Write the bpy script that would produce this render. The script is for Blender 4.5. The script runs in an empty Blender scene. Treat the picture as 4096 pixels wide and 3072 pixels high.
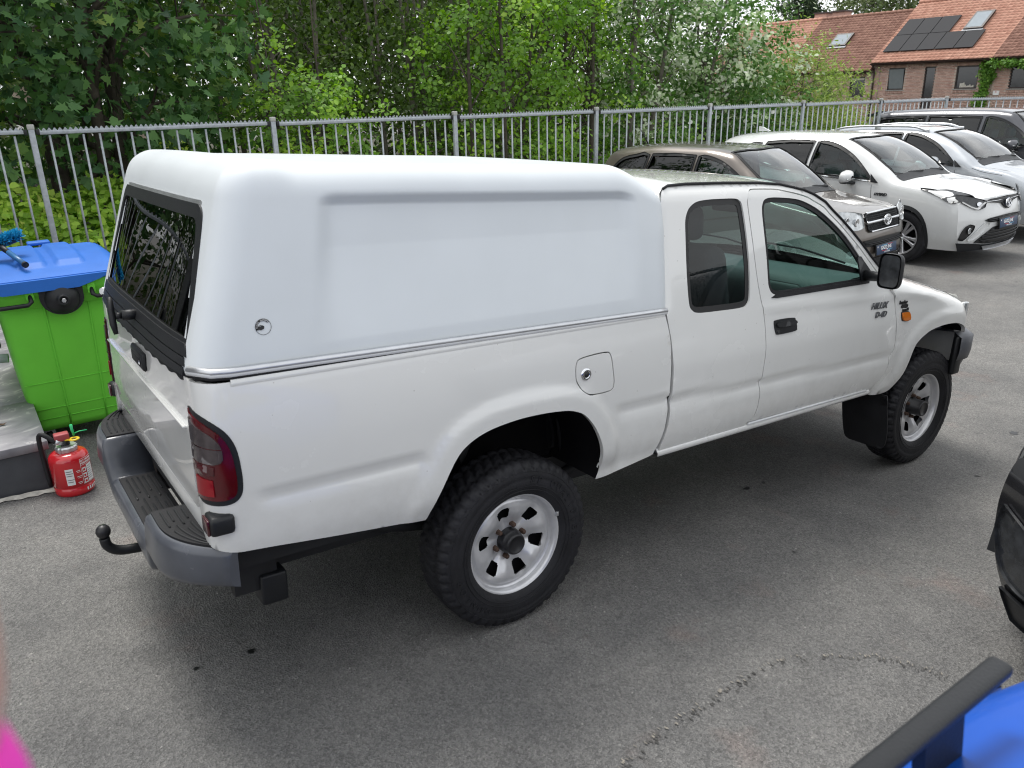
import bpy, bmesh, math, random
import numpy as np
from mathutils import Vector, Matrix
from mathutils.geometry import delaunay_2d_cdt

R = math.radians
PI = math.pi
scene = bpy.context.scene
COL = scene.collection

# ------------------------------------------------------------------ camera
CAM = Vector((-1.58139, -3.10521, 2.10829))
cam_d = bpy.data.cameras.new("camera")
cam = bpy.data.objects.new("camera", cam_d)
COL.objects.link(cam)
_r = Vector((0.81836516, -0.5742848, -0.02180434))
_u = Vector((0.21446073, 0.26997034, 0.93868131))
_f = Vector((0.53318389, 0.77286026, -0.34409586))
cam.matrix_world = Matrix(((_r.x, _u.x, -_f.x, CAM.x), (_r.y, _u.y, -_f.y, CAM.y),
                           (_r.z, _u.z, -_f.z, CAM.z), (0, 0, 0, 1)))
cam_d.sensor_width = 36.0
cam_d.sensor_fit = 'HORIZONTAL'
cam_d.lens = 27.99
cam_d.clip_start = 0.02
cam_d.clip_end = 2000
cam_d.dof.use_dof = True
cam_d.dof.focus_distance = 5.5
cam_d.dof.aperture_fstop = 7.4
scene.camera = cam

# ------------------------------------------------------------------ sky, sun, exposure
SUN_AZ, SUN_EL = R(92), R(66)          # azimuth from +X towards +Y
w = bpy.data.worlds.new("World")
scene.world = w
w.use_nodes = True
nt = w.node_tree
nt.nodes.clear()
out = nt.nodes.new('ShaderNodeOutputWorld')
bg = nt.nodes.new('ShaderNodeBackground')
sky = nt.nodes.new('ShaderNodeTexSky')
sky.sky_type = 'NISHITA'
sky.sun_disc = False
sky.sun_elevation = SUN_EL
sky.sun_rotation = PI / 2 - SUN_AZ
sky.dust_density = 2.0
sky.air_density = 1.0
# thin overcast: cloud noise turns the clear blue into a bright grey white
tc = nt.nodes.new('ShaderNodeTexCoord')
mp = nt.nodes.new('ShaderNodeMapping')
mp.inputs['Scale'].default_value = (1, 1, 2.2)
nz = nt.nodes.new('ShaderNodeTexNoise')
nz.inputs['Scale'].default_value = 2.3
nz.inputs['Detail'].default_value = 7
nz.inputs['Roughness'].default_value = .55
rp = nt.nodes.new('ShaderNodeValToRGB')
rp.color_ramp.elements[0].position = .30
rp.color_ramp.elements[0].color = (.78, .78, .78, 1)
rp.color_ramp.elements[1].position = .62
rp.color_ramp.elements[1].color = (1, 1, 1, 1)
rc = nt.nodes.new('ShaderNodeValToRGB')
rc.color_ramp.elements[0].position = .28
rc.color_ramp.elements[0].color = (5.6, 5.85, 6.1, 1)
rc.color_ramp.elements[1].position = .72
rc.color_ramp.elements[1].color = (9.7, 9.8, 9.9, 1)
mx = nt.nodes.new('ShaderNodeMix')
mx.data_type = 'RGBA'
nt.links.new(tc.outputs['Generated'], mp.inputs[0])
nt.links.new(mp.outputs[0], nz.inputs['Vector'])
nt.links.new(nz.outputs['Fac'], rp.inputs[0])
nt.links.new(nz.outputs['Fac'], rc.inputs[0])
nt.links.new(rp.outputs[0], mx.inputs[0])
nt.links.new(sky.outputs[0], mx.inputs[6])
nt.links.new(rc.outputs[0], mx.inputs[7])
nt.links.new(mx.outputs[2], bg.inputs[0])
bg.inputs[1].default_value = 0.115
nt.links.new(bg.outputs[0], out.inputs[0])

sl = bpy.data.lights.new("sun", 'SUN')
sl.energy = 2.1
sl.angle = R(22)
sl.color = (1.0, .97, .92)
so = bpy.data.objects.new("sun", sl)
COL.objects.link(so)
_sd = Vector((math.cos(SUN_EL) * math.cos(SUN_AZ), math.cos(SUN_EL) * math.sin(SUN_AZ), math.sin(SUN_EL)))
so.rotation_euler = _sd.to_track_quat('Z', 'Y').to_euler()
so.location = (0, 0, 30)

vs = scene.view_settings
scene.display_settings.display_device = 'sRGB'
vs.view_transform = 'Standard'
vs.look = 'None'
vs.gamma = 1.0
vs.use_curve_mapping = False
vs.exposure = 0.50
scene.render.engine = 'CYCLES'
scene.cycles.max_bounces = 8
scene.cycles.transparent_max_bounces = 16
scene.cycles.caustics_reflective = False
scene.cycles.caustics_refractive = False
scene.cycles.use_denoising = True
scene.cycles.filter_width = 1.1

# ------------------------------------------------------------------ materials
def newmat(name):
    m = bpy.data.materials.new(name)
    m.use_nodes = True
    n = m.node_tree
    b = n.nodes['Principled BSDF']
    return m, n, b

def setc(b, key, v):
    if key in b.inputs:
        b.inputs[key].default_value = v

def mat(name, col, rough=.5, metal=0., spec=.5, coat=0., coat_rough=.03, vary=.08, vscale=6., bump=0., bscale=60.,
        rvary=.06, alpha=None, flake=0.):
    m, n, b = newmat(name)
    N, L = n.nodes, n.links
    t = N.new('ShaderNodeTexCoord')
    nz = N.new('ShaderNodeTexNoise')
    nz.inputs['Scale'].default_value = vscale
    nz.inputs['Detail'].default_value = 6
    L.new(t.outputs['Object'], nz.inputs['Vector'])
    r = N.new('ShaderNodeValToRGB')
    c = np.array(col[:3])
    r.color_ramp.elements[0].position = .3
    r.color_ramp.elements[1].position = .7
    r.color_ramp.elements[0].color = (*(c * (1 - vary)), 1)
    r.color_ramp.elements[1].color = (*np.minimum(c * (1 + vary), 1), 1)
    L.new(nz.outputs['Fac'], r.inputs[0])
    L.new(r.outputs[0], b.inputs['Base Color'])
    mr = N.new('ShaderNodeMapRange')
    mr.inputs['To Min'].default_value = max(0.02, rough - rvary)
    mr.inputs['To Max'].default_value = min(1, rough + rvary)
    L.new(nz.outputs['Fac'], mr.inputs[0])
    L.new(mr.outputs[0], b.inputs['Roughness'])
    setc(b, 'Metallic', metal)
    setc(b, 'Specular IOR Level', spec)
    setc(b, 'Coat Weight', coat)
    setc(b, 'Coat Roughness', coat_rough)
    if bump:
        n2 = N.new('ShaderNodeTexNoise')
        n2.inputs['Scale'].default_value = bscale
        n2.inputs['Detail'].default_value = 4
        L.new(t.outputs['Object'], n2.inputs['Vector'])
        bp = N.new('ShaderNodeBump')
        bp.inputs['Strength'].default_value = bump
        bp.inputs['Distance'].default_value = .01
        L.new(n2.outputs['Fac'], bp.inputs['Height'])
        L.new(bp.outputs[0], b.inputs['Normal'])
    return m

def glass_mat(name, tint, refl=1.0, rough=0.0):
    m = bpy.data.materials.new(name)
    m.use_nodes = True
    N, L = m.node_tree.nodes, m.node_tree.links
    N.clear()
    o = N.new('ShaderNodeOutputMaterial')
    tr = N.new('ShaderNodeBsdfTransparent')
    tr.inputs[0].default_value = (*tint, 1)
    gl = N.new('ShaderNodeBsdfGlossy')
    gl.inputs['Roughness'].default_value = rough
    gl.inputs[0].default_value = (1, 1, 1, 1)
    g = N.new('ShaderNodeNewGeometry')          # Schlick reflectance, the same from both faces of the pane
    dt = N.new('ShaderNodeVectorMath')
    dt.operation = 'DOT_PRODUCT'
    L.new(g.outputs['Normal'], dt.inputs[0])
    L.new(g.outputs['Incoming'], dt.inputs[1])
    def mth(op, a_, b_):
        x = N.new('ShaderNodeMath')
        x.operation = op
        for i_, v_ in enumerate((a_, b_)):
            if v_ is None:
                continue
            if isinstance(v_, (int, float)):
                x.inputs[i_].default_value = v_
            else:
                L.new(v_, x.inputs[i_])
        return x.outputs[0]
    ab = mth('ABSOLUTE', dt.outputs['Value'], None)
    f5 = mth('POWER', mth('SUBTRACT', 1.0, ab), 5.0)
    fr_ = mth('ADD', mth('MULTIPLY', f5, .95), .05)
    mu = N.new('ShaderNodeMath')
    mu.operation = 'MULTIPLY'
    mu.use_clamp = True
    mu.inputs[1].default_value = refl
    L.new(fr_, mu.inputs[0])
    mxs = N.new('ShaderNodeMixShader')
    L.new(mu.outputs[0], mxs.inputs[0])
    L.new(tr.outputs[0], mxs.inputs[1])
    L.new(gl.outputs[0], mxs.inputs[2])
    L.new(mxs.outputs[0], o.inputs[0])
    return m

def leaf_mat(name, cols, trans=.3, rough=.45, objrand=False):
    """cols: colour stops along each leaf's own random tint."""
    m = bpy.data.materials.new(name)
    m.use_nodes = True
    N, L = m.node_tree.nodes, m.node_tree.links
    b = N['Principled BSDF']
    o = N['Material Output']
    if objrand:
        a = N.new('ShaderNodeObjectInfo')
        src = a.outputs['Random']
    else:
        a = N.new('ShaderNodeAttribute')
        a.attribute_name = 'tint'
        src = a.outputs['Fac']
    r = N.new('ShaderNodeValToRGB')
    cr = r.color_ramp
    while len(cr.elements) < len(cols):
        cr.elements.new(.5)
    for i, (p, c) in enumerate(cols):
        cr.elements[i].position = p
        cr.elements[i].color = (*c, 1)
    L.new(src, r.inputs[0])
    L.new(r.outputs[0], b.inputs['Base Color'])
    b.inputs['Roughness'].default_value = rough + .1
    setc(b, 'Specular IOR Level', .35)
    t = N.new('ShaderNodeBsdfTranslucent')
    g = N.new('ShaderNodeHueSaturation')
    g.inputs['Saturation'].default_value = 1.15
    g.inputs['Value'].default_value = 1.3
    L.new(r.outputs[0], g.inputs['Color'])
    L.new(g.outputs[0], t.inputs[0])
    mxs = N.new('ShaderNodeMixShader')
    mxs.inputs[0].default_value = trans
    L.new(b.outputs[0], mxs.inputs[1])
    L.new(t.outputs[0], mxs.inputs[2])
    L.new(mxs.outputs[0], o.inputs[0])
    return m

M = {}
M['white_paint'] = mat('white_car_paint', (.74, .74, .72), .26, coat=1, coat_rough=.03, vary=.02, vscale=3)
def grime(m, z0=.98, z1=.56, amount=.20, col=(.20, .17, .13)):
    """Road dirt: streaky film that thickens towards the sills, in the truck's own coordinates."""
    N, L = m.node_tree.nodes, m.node_tree.links
    b = N['Principled BSDF']
    src = b.inputs['Base Color'].links[0].from_socket
    t = N.new('ShaderNodeTexCoord')
    sp = N.new('ShaderNodeSeparateXYZ')
    L.new(t.outputs['Object'], sp.inputs[0])
    mr = N.new('ShaderNodeMapRange')
    mr.inputs['From Min'].default_value = z0
    mr.inputs['From Max'].default_value = z1
    L.new(sp.outputs['Z'], mr.inputs[0])
    nz = N.new('ShaderNodeTexNoise')
    nz.inputs['Scale'].default_value = 9
    nz.inputs['Detail'].default_value = 8
    nz.inputs['Roughness'].default_value = .7
    L.new(t.outputs['Object'], nz.inputs['Vector'])
    rm = N.new('ShaderNodeMapRange')
    rm.inputs['From Min'].default_value = .42
    rm.inputs['From Max'].default_value = .72
    L.new(nz.outputs['Fac'], rm.inputs[0])
    mu = N.new('ShaderNodeMath')
    mu.operation = 'MULTIPLY'
    L.new(mr.outputs[0], mu.inputs[0])
    L.new(rm.outputs[0], mu.inputs[1])
    m2 = N.new('ShaderNodeMath')
    m2.operation = 'MULTIPLY'
    m2.inputs[1].default_value = amount
    L.new(mu.outputs[0], m2.inputs[0])
    # sparse stone chips and specks
    vo = N.new('ShaderNodeTexVoronoi')
    vo.inputs['Scale'].default_value = 14
    L.new(t.outputs['Object'], vo.inputs['Vector'])
    sr = N.new('ShaderNodeMapRange')
    sr.inputs['From Min'].default_value = .045
    sr.inputs['From Max'].default_value = .03
    L.new(vo.outputs['Distance'], sr.inputs[0])
    s3 = N.new('ShaderNodeMath')
    s3.operation = 'MULTIPLY'
    s3.inputs[1].default_value = .35
    L.new(sr.outputs[0], s3.inputs[0])
    mxn = N.new('ShaderNodeMath')
    mxn.operation = 'MAXIMUM'
    L.new(m2.outputs[0], mxn.inputs[0])
    L.new(s3.outputs[0], mxn.inputs[1])
    mx_ = N.new('ShaderNodeMix')
    mx_.data_type = 'RGBA'
    mx_.inputs[7].default_value = (*col, 1)
    L.new(mxn.outputs[0], mx_.inputs[0])
    L.new(src, mx_.inputs[6])
    L.new(mx_.outputs[2], b.inputs['Base Color'])
grime(M['white_paint'])
M['canopy_white'] = mat('canopy_gelcoat', (.655, .69, .715), .42, coat=.25, coat_rough=.2, vary=.025, vscale=4, bump=.03, bscale=300)
M['pearl_white'] = mat('pearl_white_paint', (.64, .65, .65), .25, coat=1, vary=.02)
M['silver_paint'] = mat('silver_blue_paint', (.46, .485, .515), .30, metal=.45, coat=1, vary=.03)
M['bronze_paint'] = mat('grey_brown_paint', (.135, .115, .10), .32, metal=.45, coat=1, vary=.05)
M['graphite_paint'] = mat('graphite_paint', (.065, .067, .078), .3, metal=.4, coat=1, vary=.05)
M['black_paint'] = mat('black_gloss_paint', (.012, .012, .014), .2, coat=1, vary=.1)
M['blue_paint'] = mat('blue_metallic_paint', (.002, .070, .40), .36, metal=.0, spec=.2, coat=.12, vary=.06)
M['black_plastic'] = mat('black_plastic', (.012, .013, .015), .45, spec=.4, vary=.15, bump=.12, bscale=220)
M['dark_plastic'] = mat('faded_bumper_plastic', (.085, .09, .105), .42, vary=.18, vscale=5, bump=.06, bscale=150)
M['bumper_grey'] = mat('weathered_bumper_shell', (.075, .081, .096), .26, vary=.2, vscale=7, coat=.3, coat_rough=.3)
M['rubber'] = mat('black_rubber', (.012, .012, .014), .6, spec=.35, vary=.25, vscale=12, bump=.2, bscale=90)
M['tyre'] = mat('tyre_rubber', (.017, .017, .020), .62, spec=.35, vary=.35, vscale=9, bump=.25, bscale=120)
M['tyre_wall'] = M['tyre']
M['well'] = mat('wheel_well_black', (.006, .006, .007), .95, spec=.1, vary=.3)
M['under'] = mat('underbody_black', (.012, .012, .013), .7, vary=.3)
M['chrome'] = mat('chrome', (.75, .76, .78), .12, metal=1, vary=.03)
M['alu'] = mat('aluminium', (.62, .63, .65), .38, metal=.9, vary=.08, vscale=14)
M['trim_white'] = mat('white_rubber_trim', (.74, .75, .76), .4, vary=.05)
M['rim'] = mat('silver_steel_rim', (.66, .66, .675), .33, metal=.45, vary=.10, vscale=18, coat=.2)
M['alloy'] = mat('alloy_rim', (.50, .50, .52), .3, metal=.6, vary=.05)
M['rust'] = mat('rusty_nut', (.085, .05, .035), .8, vary=.4, vscale=60)
M['hub'] = mat('hub_black', (.014, .014, .016), .4, vary=.2)
M['red_lens'] = mat('red_lens', (.080, .002, .005), .15, coat=.6, vary=.25, vscale=12)
M['dark_red_lens'] = mat('dark_red_lens', (.055, .003, .006), .1, coat=1, vary=.3, vscale=14)
M['smoke_lens'] = mat('smoked_clear_lens', (.055, .044, .046), .14, coat=.6, vary=.35, vscale=30)
M['orange_lens'] = mat('orange_lens', (.65, .17, .01), .15, coat=1, vary=.1)
M['clear_lens'] = mat('headlight_clear', (.55, .57, .58), .08, metal=.5, coat=1, vary=.35, vscale=16)
M['dark_lens'] = mat('headlight_dark', (.035, .037, .04), .2, coat=.25, coat_rough=.1, vary=.5, vscale=22)
M['glass_dark'] = glass_mat('privacy_glass', (.05, .055, .06), 1.1)
M['glass_smoke'] = glass_mat('smoked_canopy_glass', (.08, .09, .10), .65)
M['glass_green'] = glass_mat('green_tint_glass', (.52, .66, .62), 1.0)
M['glass_quarter'] = glass_mat('quarter_glass', (.48, .56, .56), .9)
M['glass_screen'] = glass_mat('windscreen_glass', (.50, .64, .62), 1.7)
M['seat'] = mat('dark_seat_fabric', (.08, .087, .095), .8, vary=.2, bump=.2)
M['dash'] = mat('grey_green_dashboard', (.12, .155, .155), .6, vary=.08, bump=.1)
M['cabin'] = mat('cabin_lining', (.16, .165, .17), .8, vary=.1)
M['badge'] = mat('chrome_badge', (.16, .165, .175), .32, metal=.5, vary=.1)
M['decal_black'] = mat('black_decal', (.012, .012, .013), .5, vary=.05)
M['decal_white'] = mat('white_decal', (.78, .78, .78), .5, vary=.03)
M['decal_red'] = mat('red_decal', (.5, .02, .03), .5, vary=.03)
M['decal_cyan'] = mat('light_blue_decal', (.15, .42, .62), .5, vary=.03)
M['plate_blue'] = mat('navy_plate', (.018, .045, .105), .4, vary=.08)
M['galv'] = mat('galvanised_steel', (.38, .41, .44), .5, metal=.25, vary=.16, vscale=24)
M['galv_cap'] = mat('post_cap_plastic', (.42, .42, .40), .6, vary=.1)
M['bin_green'] = mat('green_bin_plastic', (.15, .58, .05), .6, spec=.3, vary=.05, bump=.05, bscale=200)
M['bin_blue'] = mat('blue_lid_plastic', (.022, .135, .50), .5, spec=.3, vary=.06, bump=.05, bscale=200)
M['bristle'] = leaf_mat('cyan_bristle', [(0, (.01, .22, .42)), (.5, (.02, .38, .66)), (1, (.12, .55, .80))], .1)
M['ext_red'] = mat('extinguisher_red', (.55, .012, .020), .22, coat=.8, vary=.05)
M['ext_yellow'] = mat('yellow_pin', (.72, .50, .02), .4, vary=.05)
M['ext_green'] = mat('green_tag', (.03, .5, .18), .4, vary=.05)
M['kerb_white'] = mat('worn_white_paint', (.64, .62, .56), .85, vary=.35, vscale=18, bump=.5, bscale=40)
M['deck_side'] = mat('dark_grey_cladding', (.065, .07, .08), .55, vary=.15, vscale=9, bump=.15, bscale=50)
M['skin'] = mat('skin', (.62, .36, .26), .5, vary=.06)
M['pink'] = mat('pink_sleeve', (.92, .045, .50), .7, vary=.08, bump=.3)
M['bark'] = mat('bark', (.075, .062, .048), .85, vary=.4, vscale=10, bump=.6, bscale=30)
M['bark_pale'] = mat('pale_bark', (.16, .145, .12), .85, vary=.35, vscale=8, bump=.5, bscale=30)
M['frame_brown'] = mat('dark_brown_window_frame', (.032, .022, .020), .45, vary=.1)
M['gutter'] = mat('brown_gutter', (.05, .030, .026), .45, vary=.12)
M['mortar'] = mat('mortar', (.52, .46, .40), .9, vary=.15, vscale=4, bump=.3)
M['lead'] = mat('lead_flashing', (.22, .23, .25), .5, metal=.4, vary=.1)
M['solar'] = mat('solar_panel', (.010, .011, .015), .55, spec=.15, vary=.12, vscale=30)
M['house_glass'] = mat('house_window_glass', (.012, .015, .018), .06, spec=.9, vary=.3)
M['sky_glass'] = mat('roof_window_glass', (.30, .34, .37), .05, spec=1., metal=.5, vary=.05)
M['room_dark'] = mat('dark_room', (.02, .02, .022), .9, vary=.3)
M['paper'] = mat('paper_stack', (.55, .52, .46), .8, vary=.2, vscale=20)
M['sill'] = mat('stone_sill', (.30, .29, .27), .7, vary=.1)
M['earth'] = mat('leaf_litter_earth', (.045, .042, .026), .95, vary=.45, vscale=3, bump=.8, bscale=12)
M['dry_leaf'] = mat('dry_leaf', (.10, .06, .035), .8, vary=.3)
M['stain'] = mat('oil_spot', (.012, .012, .013), .35, vary=.3)
M['crack_dark'] = mat('asphalt_crack', (.075, .072, .068), .9, vary=.4, vscale=40, bump=.5)
M['crack_pale'] = mat('asphalt_patch_edge', (.24, .22, .19), .9, vary=.4, vscale=40, bump=.5)

def brick_mat(name, a, b_):
    m, n, b = newmat(name)
    N, L = n.nodes, n.links
    oi = N.new('ShaderNodeAttribute')
    oi.attribute_name = 'tint'
    ob = N.new('ShaderNodeObjectInfo')
    ad = N.new('ShaderNodeMath')
    ad.operation = 'ADD'
    L.new(oi.outputs['Fac'], ad.inputs[0])
    L.new(ob.outputs['Random'], ad.inputs[1])
    fr = N.new('ShaderNodeMath')
    fr.operation = 'FRACT'
    L.new(ad.outputs[0], fr.inputs[0])
    t = N.new('ShaderNodeTexCoord')
    nz = N.new('ShaderNodeTexNoise')
    nz.inputs['Scale'].default_value = 3
    nz.inputs['Detail'].default_value = 5
    g = N.new('ShaderNodeNewGeometry')
    L.new(g.outputs['Position'], nz.inputs['Vector'])
    m2 = N.new('ShaderNodeMix')
    m2.data_type = 'FLOAT'
    m2.inputs[0].default_value = .45
    L.new(fr.outputs[0], m2.inputs[2])
    L.new(nz.outputs['Fac'], m2.inputs[3])
    r = N.new('ShaderNodeValToRGB')
    r.color_ramp.elements[0].position = .15
    r.color_ramp.elements[1].position = .85
    r.color_ramp.elements[0].color = (*a, 1)
    r.color_ramp.elements[1].color = (*b_, 1)
    L.new(m2.outputs[0], r.inputs[0])
    L.new(r.outputs[0], b.inputs['Base Color'])
    b.inputs['Roughness'].default_value = .85
    return m
M['brick'] = brick_mat('pink_brown_brick', (.40, .235, .19), (.62, .43, .36))
M['tile_orange'] = brick_mat('orange_clay_tile', (.40, .195, .138), (.55, .305, .225))
M['tile_brown'] = brick_mat('brown_clay_tile', (.20, .098, .072), (.32, .175, .13))

def stone_tile_mat():
    m, n, b = newmat('grey_marbled_stone')
    N, L = n.nodes, n.links
    t = N.new('ShaderNodeNewGeometry')
    ns = N.new('ShaderNodeTexNoise')
    ns.inputs['Scale'].default_value = 3.2
    ns.inputs['Detail'].default_value = 9
    ns.inputs['Distortion'].default_value = 2.2
    L.new(t.outputs['Position'], ns.inputs['Vector'])
    r = N.new('ShaderNodeValToRGB')
    e = r.color_ramp.elements
    e[0].position, e[0].color = .32, (.17, .165, .185, 1)
    e[1].position, e[1].color = .56, (.255, .25, .265, 1)
    x = e.new(.60); x.color = (.42, .41, .41, 1)
    x = e.new(.64); x.color = (.25, .245, .26, 1)
    L.new(ns.outputs['Fac'], r.inputs[0])
    L.new(r.outputs[0], b.inputs['Base Color'])
    b.inputs['Roughness'].default_value = .48
    return m
M['stone'] = stone_tile_mat()

def asphalt_mat():
    m, n, b = newmat('worn_asphalt')
    N, L = n.nodes, n.links
    g = N.new('ShaderNodeNewGeometry')
    def noise(scale, detail, rough=.5):
        x = N.new('ShaderNodeTexNoise')
        x.inputs['Scale'].default_value = scale
        x.inputs['Detail'].default_value = detail
        x.inputs['Roughness'].default_value = rough
        L.new(g.outputs['Position'], x.inputs['Vector'])
        return x
    def ramp(src, stops):
        r = N.new('ShaderNodeValToRGB')
        e = r.color_ramp.elements
        while len(e) < len(stops):
            e.new(.5)
        for i, (p, c) in enumerate(stops):
            e[i].position = p
            e[i].color = (*c, 1)
        L.new(src, r.inputs[0])
        return r
    def mul(a, bb, fac=1.0, mode='MULTIPLY'):
        x = N.new('ShaderNodeMix')
        x.data_type = 'RGBA'
        x.blend_type = mode
        x.inputs[0].default_value = fac
        L.new(a, x.inputs[6])
        L.new(bb, x.inputs[7])
        return x
    v = N.new('ShaderNodeTexVoronoi')
    v.inputs['Scale'].default_value = 130
    L.new(g.outputs['Position'], v.inputs['Vector'])
    grain = ramp(v.outputs['Color'], [(0, (.110, .109, .106)), (.55, (.182, .180, .176)), (.93, (.236, .233, .225)), (1, (.40, .39, .375))])
    fine = ramp(noise(300, 3, .7).outputs['Fac'], [(.30, (.45, .45, .45)), (.70, (1.5, 1.5, 1.5))])
    c1 = mul(grain.outputs[0], fine.outputs[0])
    big = ramp(noise(.85, 5, .6).outputs['Fac'], [(.32, (.74, .74, .75)), (.70, (1.22, 1.2, 1.17))])
    c2 = mul(c1.outputs[2], big.outputs[0])
    mid = ramp(noise(5.5, 6, .62).outputs['Fac'], [(.30, (.86, .86, .865)), (.52, (.98, .98, .98)), (.75, (1.07, 1.065, 1.055))])
    c3 = mul(c2.outputs[2], mid.outputs[0])
    spots = ramp(noise(11, 2, .4).outputs['Fac'], [(.185, (.25, .25, .25)), (.235, (1, 1, 1))])
    c4 = mul(c3.outputs[2], spots.outputs[0])
    rust = ramp(noise(2.1, 4, .6).outputs['Fac'], [(.60, (1, 1, 1)), (.74, (1.12, .97, .93))])
    c5 = mul(c4.outputs[2], rust.outputs[0])
    L.new(c5.outputs[2], b.inputs['Base Color'])
    b.inputs['Roughness'].default_value = .82
    setc(b, 'Specular IOR Level', .35)
    h = N.new('ShaderNodeMath')
    h.operation = 'ADD'
    L.new(v.outputs['Distance'], h.inputs[0])
    L.new(noise(60, 5, .65).outputs['Fac'], h.inputs[1])
    bp = N.new('ShaderNodeBump')
    bp.inputs['Strength'].default_value = .75
    bp.inputs['Distance'].default_value = .006
    L.new(h.outputs[0], bp.inputs['Height'])
    L.new(bp.outputs[0], b.inputs['Normal'])
    return m
M['asphalt'] = asphalt_mat()

# ------------------------------------------------------------------ mesh helpers
def link(name, me, m=None, parent=None, loc=None, smooth=False, kind=None, label=None):
    o = bpy.data.objects.new(name, me)
    COL.objects.link(o)
    if m is not None and hasattr(me, 'materials') and len(me.materials) == 0:
        me.materials.append(m)
    if parent is not None:
        o.parent = parent
    if loc is not None:
        o.location = loc
    if kind:
        o['kind'] = kind
    if label:
        o['label'] = label
    return o

def tag(o, label, cat, group=None):
    o['label'] = label
    o['category'] = cat
    if group:
        o['group'] = group
    return o

def empty(name, loc=(0, 0, 0), rotz=0.):
    o = bpy.data.objects.new(name, None)
    COL.objects.link(o)
    o.location = loc
    o.rotation_euler = (0, 0, rotz)
    o.empty_display_size = .1
    return o

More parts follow.
